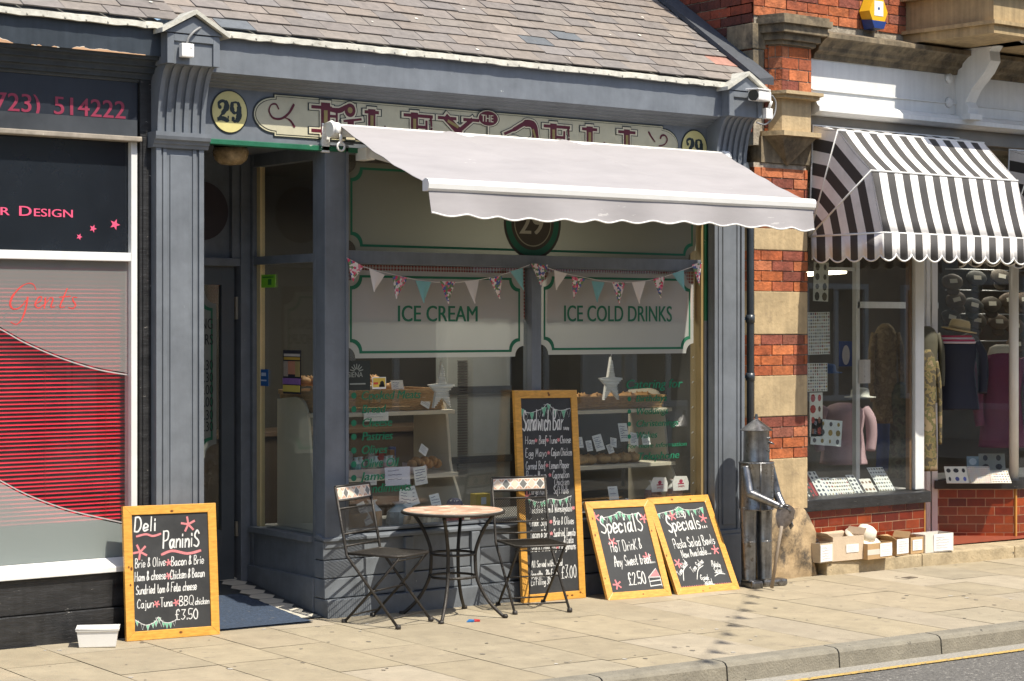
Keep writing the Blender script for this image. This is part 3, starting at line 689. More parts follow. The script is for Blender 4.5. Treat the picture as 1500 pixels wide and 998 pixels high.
xm0, xm1 = xa(779,0), xa(793,0)
mb = MB(); mb.box(XW0, xm0, .05, .056, ZS+.018, zt0); pl = mb.build('left_pane', GLASS, deli)
mb = MB(); mb.box(xm1, XW1, .05, .056, ZS+.018, zt0); pr = mb.build('right_pane', GLASS, deli)
YV = .0475
FILM = vinyl('etched_film', (.60,.61,.58), .64); FILMD = vinyl('etched_film_top', (.27,.27,.22), .80)
GRN = (.008,.125,.065)
def notch(x0, x1, z0, z1, r, ins=0, concave=True):
    P = []; x0 += ins; x1 -= ins; z0 += ins; z1 -= ins
    for cx, cz, a0 in ((x0, z0, 90), (x1, z0, 180), (x1, z1, 270), (x0, z1, 0)):
        if concave:
            for k in range(7): t = R(a0 - 15*k); P.append((cx + r*math.cos(t), cz + r*math.sin(t)))
        else: pass
    return P
def panel(par, x0, x1, z0, z1, film, txt=None, r=.075, th=.016, ins=.032, hcap=.11):
    m = MB(); m.face([(u, YV, v) for u, v in notch(x0, x1, z0, z1, r)]); o = m.build('etched_panel', film, par)
    g = MB(); g.c = GRN; A, B = notch(x0, x1, z0, z1, r, ins), notch(x0, x1, z0, z1, r+.006, ins+th)
    for i in range(len(A)): j = (i+1) % len(A); g.face([(A[i][0],YV-.0012,A[i][1]),(A[j][0],YV-.0012,A[j][1]),(B[j][0],YV-.0012,B[j][1]),(B[i][0],YV-.0012,B[i][1])])
    if txt:
        t = MB(); t.text(txt[0], hcap, lambda u, v: (u, 0, v)); wdt = max(v.co.x for v in t.bm.verts); t.bm.free(); k_ = (txt[2]-txt[1])/wdt
        g.text(txt[0], hcap, lambda u, v: (txt[1]+u*k_, YV-.0012, txt[3]+v), bold=.028)
    return g, o
g, o = panel(pl, xa(512,0), xa(773,0), za(640,524,0), za(640,398,0), FILM, ('ICE CREAM', xa(587,0), xa(705,0), za(645,471,0)), hcap=za(645,447,0)-za(645,471,0)); g.build('green_lettering', ATTR, o)
g, o = panel(pr, xa(797,0), xa(1022,0), za(900,519,0), za(900,400,0), FILM, ('ICE COLD DRINKS', xa(831,0), xa(990,0), za(910,471,0)), hcap=za(910,447,0)-za(910,471,0)); g.build('green_lettering', ATTR, o)
g, o = panel(upw, XW0+.02, XW1-.01, za(640,371,0), ZW-.1, FILMD)
cx, cz = at(786,327,0)
for i, (r_, c_) in enumerate(((.255,(.035,.032,.022)),(.235,(.01,.10,.055)),(.19,(.04,.032,.02)),(.165,(.26,.24,.16)),(.157,(.045,.036,.022)))): g.c = c_; disc(g, cx, cz, r_, r_, lambda u, v, w: (u, YV-.0016-i*.0008, v))
g.c = (.33,.31,.24); mb = g; g.text('29', .165, lambda u, v: (cx-.125+u*.98, YV-.006, cz-.075+v), bold=.03)
g.build('green_lettering', ATTR, o)
# lists lettered on the glass
def list_text(par, rows, dots):
    for i, (txt, px, py, h, wpx) in enumerate(rows):
        m = MB(); m.c = (.006,.15,.075)
        x, z = at(px, py, 0); x2 = xa(px+wpx, 0); t = MB(); t.text(txt, h, lambda u, v: (u, 0, v), shear=.22); wd = max(v.co.x for v in t.bm.verts); t.bm.free()
        m.text(txt, h, (lambda x, z, k_: lambda u, v: (x+u*k_, YV, z+v))(x, z, (x2-x)/wd), bold=.035, shear=.22); m.build('window_lettering', ATTR, par)
    for px, py, r_ in dots: m = MB(); m.c = (.006,.15,.075); x, z = at(px, py, 0); disc(m, x, z, r_, r_, lambda u, v, w: (u, YV, v)); m.build('bullet_point', ATTR, par)
rows = [('Cooked Meats',534,586,.058,88),('Bread',535,606,.058,36),('Cheese',535,626,.058,45),('Pastries',535,646,.058,46),('Olives',534,666,.058,39),('Olive Oil',534,686,.058,56),('Jams',534,705,.058,35),('Condiments',530,724,.062,78)]
list_text(pl, rows, [(524,580+20.2*i,.021) for i in range(7)])
rows = [('Catering for',922,570,.068,84),('Birthdays',937,589,.05,46),('Weddings',937,608,.05,48),('Christenings',937,626,.05,63),('Wakes',937,643,.05,32),('For more information',924,658,.036,88),('Telephone',939,675,.058,62)]
list_text(pr, rows, [(928,585+18.4*i,.017) for i in range(4)])
# small stickers on the glass
m = MB(); m.c = (.022,.028,.024); a, b = at(513,529,0), at(548,572,0); m.face([(a[0],YV,b[1]),(b[0],YV,b[1]),(b[0],YV,a[1]),(a[0],YV,a[1])])
m.c = (.28,.30,.26)
for k_ in range(7):
    t = R(15+25*k_); cx_, cz_ = at(528,545,0); ribbon(m, [(cx_+.02*math.cos(t),cz_+.02*math.sin(t)),(cx_+.05*math.cos(t),cz_+.05*math.sin(t))], .008, lambda u, v, w: (u, YV-.001-w, v))
m.text('SIENA', .035, lambda u, v: (xa(515,0)+u*.9, YV-.001, za(520,553,0)+v), bold=.02); m.box(xa(518,0), xa(541,0), YV-.001, YV, za(520,564,0), za(520,562,0)); m.build('supplier_sticker', ATTR, pl)
m = MB(); m.c = (.75,.74,.7); a, b = at(551,553,0), at(571,570,0); m.box(a[0], b[0], YV-.001, YV, b[1], a[1]); m.c = (.7,.5,.08); m.box(a[0]+.006, b[0]-.006, YV-.0018, YV-.0005, b[1]+.012, a[1]-.006)
m.c = (.02,.02,.02); disc(m, b[0]-.032, b[1]+.036, .016, .018, lambda u, v, w: (u, YV-.0026, v)); m.box(b[0]-.055, b[0]-.012, YV-.0026, YV-.001, b[1]+.012, b[1]+.03); m.c = (.6,.08,.05); m.box(a[0]+.01, a[0]+.045, YV-.0026, YV-.001, b[1]+.03, b[1]+.045); m.build('yellow_sticker', ATTR, pl)

# base of the bay, stepped boards and skirting
mb = MB(); mb.c = (1,1,1); XB1 = PRx0+.02
for z0_, z1_, yy in ((.375,.494,-.012),(.255,.37,-.022),(.125,.25,-.032)): mb.box(CP0-.01, XB1, yy, .1, z0_, z1_, .006)
mb.box(CP0-.01, XB1, -.07, .1, -.15, .12, .007)
for px in (600, 697, 840, 935): xx = xa(px,-.06); mb.box(xx-.02, xx+.05, -.042, .0, .1, .49, .006)
mb.build('panelled_base', GREY2, deli)
mb = MB(); mb.hexa([(CP0-.02,-.035,ZS-.045),(XB1,-.035,ZS-.045),(XB1,.1,ZS-.02),(CP0-.02,.1,ZS-.02),(CP0-.02,-.035,ZS-.025),(XB1,-.035,ZS-.025),(XB1,.045,ZS),(CP0-.02,.045,ZS)], .004); mb.build('sill', GREY, deli)
# return window beside the door
XR = CP0 + .03
rw = MB()
rw.box(CP0, XR+.05, .101, .135, .45, ZW, .004); rw.box(CP0, XR+.05, .93, 1.05, .1, ZW+.0, .004); zrt0, zrt1 = za(425,386,.5), za(425,374,.5)
rw.box(CP0+.005, XR+.045, .135, .93, zrt0, zrt1); rw.box(CP0+.005, XR+.045, .135, .93, ZW-.09, ZW); rw.box(CP0-.03, XR+.05, .137, .945, ZS-.06, ZS-.02, .004)
rw.box(CP0+.006, XR+.04, .102, 1.0, -.1, ZS-.06); rw.box(CP0-.02, XR, .1, .97, -.1, .25, .005)
rwo = rw.build('return_window', GREY2, deli)
m = MB(); m.box(XR+.012, XR+.018, .135, .93, ZS-.02, ZW-.09); m.build('pane', GLASS, rwo)
m = MB(); m.box(XR+.002, XR+.04, .885, .93, ZS-.02, zrt0); m.box(XR+.002, XR+.04, .885, .93, zrt1, ZW-.09); m.build('cream_bead', mat('cream_bead', (.66,.53,.28), .5), rwo)
YVr = XR + .008
def on_return(px, py):          # a point of the return pane as the picture shows it
    q = (px-750)/FOC; ra = (q*_C+_S)/(_C-q*_S); d = YVr/ra; zc = d*_C + YVr*_S
    return d - CAM_D, CAM_H - (py-HORIZ)*zc/FOC
def rcard(name, px0, px1, py0, py1, parts):
    m = MB(); y0, z1_ = on_return(px0, py0); y1, z0_ = on_return(px1, py1)
    for k_, (u0, u1, v0, v1, c) in enumerate(parts):
        m.c = c; e = YVr - .0012*(k_+1); ya, yb = lerp(y0,y1,u0), lerp(y0,y1,u1); a_, b_ = lerp(z0_,z1_,v0), lerp(z0_,z1_,v1)
        m.hexa([(e,ya,a_),(YVr,ya,a_),(YVr,yb,a_),(e,yb,a_),(e,ya,b_),(YVr,ya,b_),(YVr,yb,b_),(e,yb,b_)])
    return m.build(name, ATTR, rwo)
rcard('green_sticker', 383, 403, 403, 421, [(0,1,0,1,(.22,.55,.03)),(.5,.75,.2,.65,(.03,.16,.02)),(.1,.9,.75,.85,(.05,.25,.02))])
rcard('blue_sticker', 380, 393, 541, 566, [(0,1,0,1,(.01,.10,.33)),(.25,.75,.6,.8,(.5,.6,.75)),(.2,.8,.3,.38,(.5,.6,.75))])
rcard('event_poster', 415, 441, 513, 578, [(0,1,0,1,(.02,.02,.03)),(.05,.95,.86,.92,(.5,.45,.4)),(.05,.95,.78,.84,(.5,.32,.05)),(.3,.7,.45,.75,(.45,.2,.12)),(.05,.28,.4,.75,(.3,.25,.2)),(.72,.95,.4,.75,(.32,.25,.1)),(.02,.98,.22,.36,(.2,.10,.3)),(.05,.95,.05,.2,(.5,.4,.08))])
# doorway: soffit, frame, door, overlight
YD = 1.02
mb = MB(); mb.box(PLx1-.02, CP0+.05, .05, YD+.1, ZW-.005, ZW+.05); mb.box(PLx1-.06, PLx1+.0, .1, YD+.1, -.1, ZW); mb.build('porch_lining', GREY2, deli)
dx0, dx1 = PLx1, xa(372, YD-.05); zdt = za(330,390,YD)
mb = MB(); mb.box(dx1-.10, dx1, YD-.05, YD+.08, .05, ZW, .004); mb.box(PLx1, dx1-.1, YD-.04, YD+.06, zdt, zdt+.055, .004); mb.box(PLx1, dx1-.1, YD+.01, YD+.05, zdt+.055, ZW); mb.box(PLx1, PLx1+.06, YD-.04, YD+.06, .05, zdt); mb.box(dx1-.16,dx1-.1,YD-.03,YD+.05,zdt+.055,ZW,.003)
dfr = mb.build('door_frame', GREY2, deli)
m = MB(); m.c = (.04,.03,.035); cx, cz = at(296,309,YD); m.lathe([(.2,0),(.2,.012)], n=40, xf=Matrix.Translation((cx, YD+.01, cz)) @ Matrix.Rotation(R(90), 4, 'X')); m.build('round_plaque', ATTRG, dfr)
m = MB(); d1 = dx1-.125; hw = .10
m.box(PLx1+.06, PLx1+.16, YD, YD+.045, .14, zdt-.005, .003); m.box(d1-hw, d1, YD, YD+.045, .14, zdt-.005, .003); m.box(PLx1+.16, d1-hw, YD, YD+.045, zdt-.13, zdt-.005); m.box(PLx1+.16, d1-hw, YD, YD+.045, .14, .5)
dr = m.build('door', mat('door_dark_grey', (.07,.08,.09), .45, var=.15), deli)
m = MB(); m.box(PLx1+.16, d1-hw, YD+.02, YD+.026, .5, zdt-.13); dg_ = m.build('door_pane', GLASS, dr)
m = MB(); m.box(d1+.004, d1+.022, YD-.012, YD+.02, za(350,468,YD), za(350,435,YD)); m.box(d1+.004, d1+.022, YD-.012, YD+.02, .45, .55); m.build('hinge', mat('brass', (.5,.45,.36), .4, metal=.8), dr)
gx0, gx1 = PLx1-.4, d1-hw-.03
m = MB(); m.c = (.16,.17,.15); 
m.face([(u, YD+.018, v) for u, v in notch(gx0, gx1, 1.0, zdt-.17, .09)]); A, B = notch(gx0, gx1, 1.0, zdt-.17, .09, .03), notch(gx0, gx1, 1.0, zdt-.17, .094, .045); m.c = (.008,.10,.05)
for i in range(len(A)): j = (i+1)%len(A); m.face([(A[i][0],YD+.0165,A[i][1]),(A[j][0],YD+.0165,A[j][1]),(B[j][0],YD+.0165,B[j][1]),(B[i][0],YD+.0165,B[i][1])])
m.c = (.015,.02,.02)
for txt, py in (('OPENING',482),('HOURS',505),('10.30',542),('10.30',560),('10.00',578),('10.00',596),('5.30',615),('5.30',632)):
    h = .075 if py < 520 else .07
    m.text(txt, h, (lambda z: lambda u, v: (xa(314,YD)+u*.62, YD+.0155, z+v))(za(310,py,YD)), align='RIGHT', bold=.01)
m.build('opening_hours', ATTR, dg_)
# porch floor: ramp, chequered border
def ramp(y): return lerp(ground(6.2,0)+.003, .150, max(0, (y+.02)/(YD+.02)))
mb = MB(); mb.c = (.04,.045,.05); mb.grid(lambda u, v: (lerp(PLx1-.02, CP0+.01, u), lerp(-.02, YD+.6, v), min(.15, ramp(lerp(-.02, YD+.6, v)))), 4, 40, False)
for i in range(9):
    sx_, sy_ = .20, .125; y0 = -.01 + i*sy_; x0 = CP0 - .045 - sx_
    mb.c = vary((.60,.56,.47), .08); e = sx_*.25
    mb.face([(u, v, ramp(v)+.004) for u, v in [(x0+e,y0+.003),(x0+sx_-e,y0+.003),(x0+sx_,y0+sy_/2),(x0+sx_-e,y0+sy_-.003),(x0+e,y0+sy_-.003),(x0,y0+sy_/2)]])
mb.build('porch_floor', ATTRG, deli)
# the room behind
mb = MB(); X2 = 10.5
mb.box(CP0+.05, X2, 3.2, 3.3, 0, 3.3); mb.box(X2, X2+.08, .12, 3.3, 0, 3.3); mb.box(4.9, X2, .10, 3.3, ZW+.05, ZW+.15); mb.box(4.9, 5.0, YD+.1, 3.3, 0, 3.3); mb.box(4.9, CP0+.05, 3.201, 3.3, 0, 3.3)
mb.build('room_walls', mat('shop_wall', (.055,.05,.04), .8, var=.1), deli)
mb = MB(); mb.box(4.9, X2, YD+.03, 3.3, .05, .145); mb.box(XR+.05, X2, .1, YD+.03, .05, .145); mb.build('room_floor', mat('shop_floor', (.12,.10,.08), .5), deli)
mb = MB(); mb.box(XR+.045, X2-.05, .1, .95, ZS-.04, ZS-.012); mb.build('window_board', mat('window_board', (.42,.41,.39), .6), deli)
# ================================================================== BRICK SHOP (right)
shop = thing('brick_shop', 'red brick and sandstone shop selling hats and badges under a white fascia', 'shop', (12, 0, 0))
YP = -.02
PX0, PX1 = xa(1105, YP), xa(1183, YP)
PXV = 17.5
def band(y): return za(1143, y, YP)
bands = [('stone',335,367),('brick',367,427),('stone',427,490),('brick',490,550),('stone',550,610),('brick',610,672),('stone',672,748)]
stones = []; bb = MB(); bb.c = (.36,.31,.24); bb.box(PX0+.004, PX1-.004, YP+.012, .4, band(745), band(240))
for kind, a, b in bands + [('brick',246,335)]:
    za_, zb_ = band(b), band(a); hh = zb_-za_
    if kind == 'stone': stones.append((za_+.002, zb_-.002))
    else:
        n = max(1, round(hh/.0775)); bh = hh/n
        bricks(bb, (PX0,YP+.012,za_+.003), (1,0,0), (0,0,1), (0,-1,0), PX1-PX0, hh-.003, .235, bh, .009, .012, BPAL, half=.04)
        bricks(bb, (PX0+.004,.4,za_+.003), (0,-1,0), (0,0,1), (-1,0,0), .408, hh-.003, .235, bh, .009, .006, BPAL)
        bricks(bb, (PX1-.004,YP+.012,za_+.003), (0,1,0), (0,0,1), (1,0,0), .388, hh-.003, .235, bh, .009, .006, BPAL)
pier = bb.build('pier', BRICK, shop)
for a, b in stones: bs = MB(); bs.box(PX0, PX1, YP, .4, a, b, .006); bs.build('stone_band', STONE, pier)
# worn plinth block
xq1 = xa(1196,-.14); zq = za(1150,746,-.14); m = MB(); m.c = (1,1,1); NU, NV = 22, 14; rnd = random.Random(11)
def blk(u, v):
    X = lerp(PX0-.02, xq1, u); e = 1-v; topz = zq - .05*max(0,(u-.75)/.25)**2*1.5
    z = lerp(-.2, topz, v); y = -.145 + .05*max(0, v-.8)/.2*.9 + .018*math.sin(u*9+v*5)*math.sin(v*7) + .02*max(0,(u-.85)/.15)
    return (X + .012*math.sin(v*11), y, z)
m.grid(blk, NU, NV, True)
m.grid(lambda u, v: (lambda p, q: (p[0], lerp(q, .3, v), p[2]))(blk(u,1), blk(u,1)[1]), NU, 3, True)
m.grid(lambda u, v: (lambda p: (p[0], lerp(p[1], .3, u), p[2]))(blk(1,v)), 4, NV, True); m.grid(lambda u, v: (lambda p: (p[0], lerp(.3, p[1], u), p[2]))(blk(0,v)), 4, NV, True)
m.build('plinth_block', mat('worn_plinth_stone', (.40,.29,.165), .9, var=.35, vscale=5, bump=.9, bscale=16, wear=((.085,.068,.05), .53, 4.5, .16)), pier, recalc=False)
# octagonal shaft with mouldings
def octp(xl, xr, yf, ch, yb=.2): return [(xl,yb),(xl,YP-.001),(xl+ch,yf),(xr-ch,yf),(xr,YP-.001),(xr,yb)]
sx0, sx1 = xa(1127,YP)-.01, xa(1191,YP-.05); cx_ = (sx0+sx1)/2
zz_ = lambda y: za(1165, y, -.1)
m = MB(); m.prism(octp(sx0, sx1, -.105, .06), 'z', zz_(194), zz_(146))
m.prism(octp(sx0-.05, sx1+.05, -.17, .08), 'z', zz_(146)+.001, zz_(141)); m.prism(octp(sx0-.075, sx1+.075, -.20, .09), 'z', zz_(141)+.001, zz_(136))
m.prism(octp(sx0-.07, sx1+.06, -.18, .08), 'z', zz_(201), zz_(194)-.001)
m.build('shaft_block', STONE, pier)
m = MB(); top = octp(sx0-.05, sx1+.03, -.15, .07, .1); zt_ = zz_(201)-.001; zb_ = zz_(243)      # pyramid corbel
apex = ((sx0+sx1)/2-.02, YP-.004, zb_)
tv = [(x, y, zt_) for x, y in top]
for i in range(1, 4): m.face([tv[i], tv[i+1], apex])
m.face([tv[0], tv[1], apex]); m.face([tv[4], tv[5], apex]); m.box(sx0-.08, sx1+.03, YP-.003, .2, zb_+.02, zt_); m.build('corbel', SOOT, pier)
m = MB(); m.c = (.36,.31,.24); m.prism(octp(sx0+.004, sx1-.004, -.101, .058), 'z', zz_(136)+.002, zz_(68))
bh = (zz_(69)-zz_(136))/4; z0 = zz_(136)+.004
for nrm, O, U, L in (((0,-1,0),(sx0+.062,-.102,z0),(1,0,0),sx1-sx0-.124),):
    bricks(m, O, U, (0,0,1), nrm, L, bh*4, .215, bh, .009, .006, BPAL, half=.03)
d = Vector((.06,-.085,0)).normalized()
bricks(m, (sx0+.002,YP-.001,z0), d, (0,0,1), Vector((-.085,-.06,0)).normalized(), .10, bh*4, .11, bh, .008, .006, BPAL)
bricks(m, (sx1-.062,-.103,z0), Vector((.06,.085,0)).normalized(), (0,0,1), Vector((.085,-.06,0)).normalized(), .10, bh*4, .11, bh, .008, .006, BPAL)
m.build('shaft_brick', BRICK, pier)
m = MB()
for i, (e, yf, y0_, y1_) in enumerate(((.03,-.14,68,62),(.055,-.17,62,52),(.09,-.21,52,40),(.115,-.24,40,31),(.10,-.22,31,26))): m.prism(octp(sx0-e, sx1+e, yf, .07), 'z', zz_(y0_)+.001, zz_(y1_))
m.build('shaft_cap', SOOT, pier)
# walls above
zf = za(1250, 92, YP); WT = 7.0
m = MB(); m.c = (.30,.26,.2); m.box(PX0+.01, PXV, YP+.014, .3, zf, WT); m.box(PX0+.01, PX0+.3, .0, 6, 3.3, WT)
zc_ = zz_(62)
bricks(m, (PX0+.12,YP+.014,zc_-.9), (1,0,0), (0,0,1), (0,-1,0), .12, .9, .235, .077, .009, .010, BPAL)
bricks(m, (PX0,YP+.014,zz_(26)), (1,0,0), (0,0,1), (0,-1,0), PXV-PX0, 1.6, .235, .077, .009, .012, BPAL)
bricks(m, (PX0+.01,4.0,3.4), (0,-1,0), (0,0,1), (-1,0,0), 4.0, 2.4, .235, .077, .009, .010, [(.17,.035,.016),(.22,.045,.02),(.13,.03,.016),(.25,.06,.028),(.10,.028,.018)])
m.build('wall', BRICK, shop)
m = MB(); a = zz_(75); b = zz_(38); m.box(PX0-.02, PX0+.12, -.022, .27, a, b, .008); m.box(PX0-.012, PX0+.1, -.02, .34, a-.20, a-.01, .008); m.build('quoin', SOOT, shop)
xo = xa(1325, YP)
m = MB(); zl0, zl1 = za(1250,92,-.05), za(1250,52,-.16)
prof_x(m, [(.0,zl0),(-.05,zl0),(-.06,lerp(zl0,zl1,.2)),(-.10,lerp(zl0,zl1,.3)),(-.11,lerp(zl0,zl1,.45)),(-.17,lerp(zl0,zl1,.7)),(-.20,lerp(zl0,zl1,.75)),(-.20,lerp(zl0,zl1,.93)),(-.05,zl1+.03),(.0,zl1+.03)], sx1+.03, PXV); m.build('ledge', SOOT, shop)
# white fascia
zw0 = za(1250,154,-.03); FX0 = PX1+.03
m = MB(); m.box(FX0, PXV, -.03, .1, zw0, zl0-.002); m.box(FX0, PXV, -.045, .0, lerp(zw0,zl0,.26), lerp(zw0,zl0,.29), .002)
prof_x(m, [(.1,zw0),(-.05,zw0),(-.09,zw0-.02),(-.10,zw0-.035),(-.12,zw0-.05),(-.12,zw0-.085),(-.06,zw0-.11),(.1,zw0-.11)], FX0, PXV); m.build('white_fascia', WHITE, shop)
zwin = zw0-.11
m = MB(); m.box(FX0, PXV, .0, .36, zwin-.12, zwin-.002); m.build('window_head', mat('head_board', (.22,.2,.17), .7), shop)
# projecting bay overhead
m = MB()
def bay(e, z0, z1): m.prism([(xo-e,.1),(xo-e,-.03),(xo+.10-e,-.86-e),(PXV,-.86-e),(PXV,.1)], 'z', z0, z1)
zb0 = za(1330, 62, -.1)
bay(0, zb0, zb0+.07); bay(.03, zb0+.071, zb0+.10); bay(-.02, zb0+.101, zb0+.34); bay(.05, zb0+.341, zb0+.42); bay(-.05, zb0+.421, zb0+1.6)
m.build('bay_base', mat('bay_sandstone', (.40,.29,.15), .85, var=.3, vscale=3, bump=.4, bscale=26, streak=.25, wear=((.07,.06,.045), .36, 3)), shop)
m = MB(); xb = xo+.62
prf = [(-.03,zw0-.03),(-.16,zw0-.03),(-.17,zw0+.05),(-.14,zw0+.10),(-.20,zw0+.20),(-.34,zw0+.33),(-.40,zw0+.42),(-.39,zw0+.50),(-.44,zw0+.56),(-.58,zw0+.62),(-.72,zb0-.02),(-.72,zb0),(-.03,zb0)]
m.prism(prf, 'x', xb, xb+.13); m.box(xb-.015, xb+.145, -.20, -.03, zw0-.05, zw0-.0, .006)
for z_ in (.1,.3): m.lathe([(.045,0),(.04,.02),(.02,.03)], n=16, xf=Matrix.Translation((xb-.09, -.032, zw0+z_)) @ Matrix.Rotation(R(90),4,'X'))
m.build('bay_bracket', WHITE, shop)
# step and lobby floor
zs_ = lambda x: ground(x, -.17) + .105
m = MB(); x_ = PX1+.06; rnd = random.Random(5)
while x_ < PXV:
    L = rnd.uniform(.8,1.3); x1_ = min(x_+L, PXV); m.hexa([(x_,-.17,-.3),(x1_,-.17,-.3),(x1_,.16,-.3),(x_,.16,-.3),(x_,-.17,zs_(x_)),(x1_,-.17,zs_(x1_)),(x1_,.16,zs_(x1_)+.004),(x_,.16,zs_(x_)+.004)], .012); x_ = x1_+.006
m.build('step', mat('worn_step_stone', (.40,.32,.20), .9, var=.3, vscale=6, bump=.7, bscale=30, wear=((.12,.10,.07), .36, 6)), shop)
YG = .10; gx0, gx1 = PX1, xa(1337, YG); pxl, pxr_ = gx1, xa(1350, YG)
m = MB(); m.c = (.35,.06,.02); m.face([(gx1-.2,.1,zs_(12)+.006),(PXV,.1,zs_(15)+.006),(PXV,3.5,zs_(15)+.03),(gx1-.2,3.5,zs_(12)+.03)]); m.build('lobby_floor', mat('red_floor_tile', (.25,.06,.03), .5, var=.2, vscale=20), shop)
# glazed tile bases, sills, windows
TPAL = [(.20,.026,.008),(.25,.038,.010),(.16,.019,.007),(.28,.05,.012),(.12,.014,.007),(.22,.03,.009)]
GLAZE = mat('glazed_tile', attr=True, rough=.14, var=.2, vscale=14, spec=.55)
GROUT = (.55,.36,.22)
def tiled(name, O, U, Nn, w_, h_, half=0.0):
    m = MB(); O = Vector(O); U = Vector(U); Nn_ = Vector(Nn); V = Vector((0,0,1)); m.c = GROUT
    m.face([O, O+U*w_, O+U*w_+V*h_, O+V*h_]); B = -Nn_*.1
    m.face([O+V*h_, O+U*w_+V*h_, O+U*w_+V*h_+B, O+V*h_+B]); m.face([O+U*w_+V*h_, O+U*w_, O+U*w_+B, O+U*w_+V*h_+B]); m.face([O, O+V*h_, O+V*h_+B, O+B])
    bricks(m, O, U, (0,0,1), Nn_, w_, h_, .166, .0765, .0065, .003, TPAL, half=half, jit=.0003); return m.build(name, GLAZE, shop)
zt0_ = ground(11.5,0)+.05; zt1_ = za(1345, 736, .05)
tiled('tiled_base', (PX1-.02,.05,zt0_), (1,0,0), (0,-1,0), xa(1354,.05)-PX1+.02, zt1_-zt0_)
xe = xa(1354,.05)
m = MB(); m.box(xe-.006, xe+.006, .043, .06, zt0_, zt1_); m.build('tile_corner', mat('ochre_tile', (.5,.25,.06), .3), shop)
tiled('tiled_return', (xe,.05,zt0_), Vector((.5,.6,0)).normalized(), Vector((.6,-.5,0)).normalized(), .75, zt1_-zt0_)
zsl = za(1345, 719, .0)
m = MB(); m.hexa([(PX1-.02,-.0,zt1_),(xe+.03,-.0,zt1_),(xe+.12,.2,zt1_),(PX1-.02,.2,zt1_),(PX1-.02,-.0,zsl-.012),(xe+.03,-.0,zsl-.012),(xe+.12,.2,zsl),(PX1-.02,.2,zsl)], .006); m.build('sill', BLACK, shop)
m = MB(); m.box(pxl, pxr_, YG-.03, YG+.06, zsl, zwin, .008); m.box(gx0, pxl, YG-.02, YG+.04, zwin-.09, zwin, .004); wl = m.build('left_window', WHITE, shop)
m = MB(); m.box(gx0, gx1, YG, YG+.006, zsl, zwin-.09); m.build('pane', GLASS, wl)
m = MB(); m.box(gx1-.03, gx1-.002, YG+.008, YG+.05, zsl, zwin-.09); m.build('wood_bead', mat('oak_bead', (.22,.11,.045), .5), wl)
m = MB(); ir, il = xa(1345,.55), xa(1254,.75); ztr = za(1300,447,.7)   # inner glazed screen with white bars
m.bar((il,.75,zsl),(il,.75,2.95),.045,.045); m.bar((il,.75,ztr),(xa(1372,.75),.75,ztr),.045,.055); m.bar((il,.75,za(1258,395,.75)),(il-.35,.75,za(1258,395,.75)),.02,.03); m.build('inner_screen', WHITE, shop)
# splayed right window
C1 = Vector((xa(1487,.26), .26, 0)); dS = Vector((-.80,.60,0)); nS = Vector((-.60,-.80,0)); Ls = .70; C0 = C1 + dS*Ls
zr_ = za(1480, 717, .23); zrs = za(1480,705,.21)
tiled('tiled_splay', (C0.x,C0.y,zt0_), -dS, nS, Ls, zr_-zt0_, .06)
tiled('tiled_front', (C1.x+.012,.26,zt0_), (1,0,0), (0,-1,0), PXV-C1.x, zr_-zt0_, .03)
m = MB(); m.bar((C1.x,C1.y-.004,zt0_),(C1.x,C1.y-.004,zr_),.02,.02); m.build('tile_corner', mat('ochre_tile'), shop)
m = MB(); P = [C0+nS*.055+dS*.03, C1+nS*.055, C1+Vector((.03,-.055,0)), Vector((PXV,.205,0)), Vector((PXV,.45,0)), C1+Vector((.2,.2,0)), C0+Vector((.2,.1,0))]
m.prism([(p.x,p.y) for p in P], 'z', zr_+.001, zrs); m.build('splay_sill', BLACK, shop)
Cg = C1 + Vector((.02,.03,0))
m = MB(); m.tube([(Cg.x,Cg.y,zrs),(Cg.x,Cg.y,zwin)], .042, 10); m.bar((Cg.x+.05,.30,zwin-.05),(PXV,.30,zwin-.05),.04,.09); rwn = m.build('right_window', WHITE, shop)
m = MB()
for k_, (o_, w_) in enumerate(((0,.05),(.06,.035),(.105,.06),(.17,.03))):
    p = C0 + dS*(o_+.02) + nS*(.012 if k_ % 2 else .0); m.bar((p.x,p.y,zt0_),(p.x,p.y,zwin),w_,.06, up=(nS.x,nS.y,0))
m.build('door_jamb', WHITE, shop)
m = MB(); A = C0+Vector((.0,.03,0)); B = Cg
m.hexa([(A.x,A.y,zrs),(B.x,B.y,zrs),(B.x+.004,B.y+.005,zrs),(A.x+.004,A.y+.005,zrs),(A.x,A.y,zwin),(B.x,B.y,zwin),(B.x+.004,B.y+.005,zwin),(A.x+.004,A.y+.005,zwin)]); m.build('splay_pane', GLASS, rwn)
m = MB(); m.box(B.x+.04, PXV, B.y, B.y+.006, zrs, zwin); m.build('front_pane', GLASS, rwn)
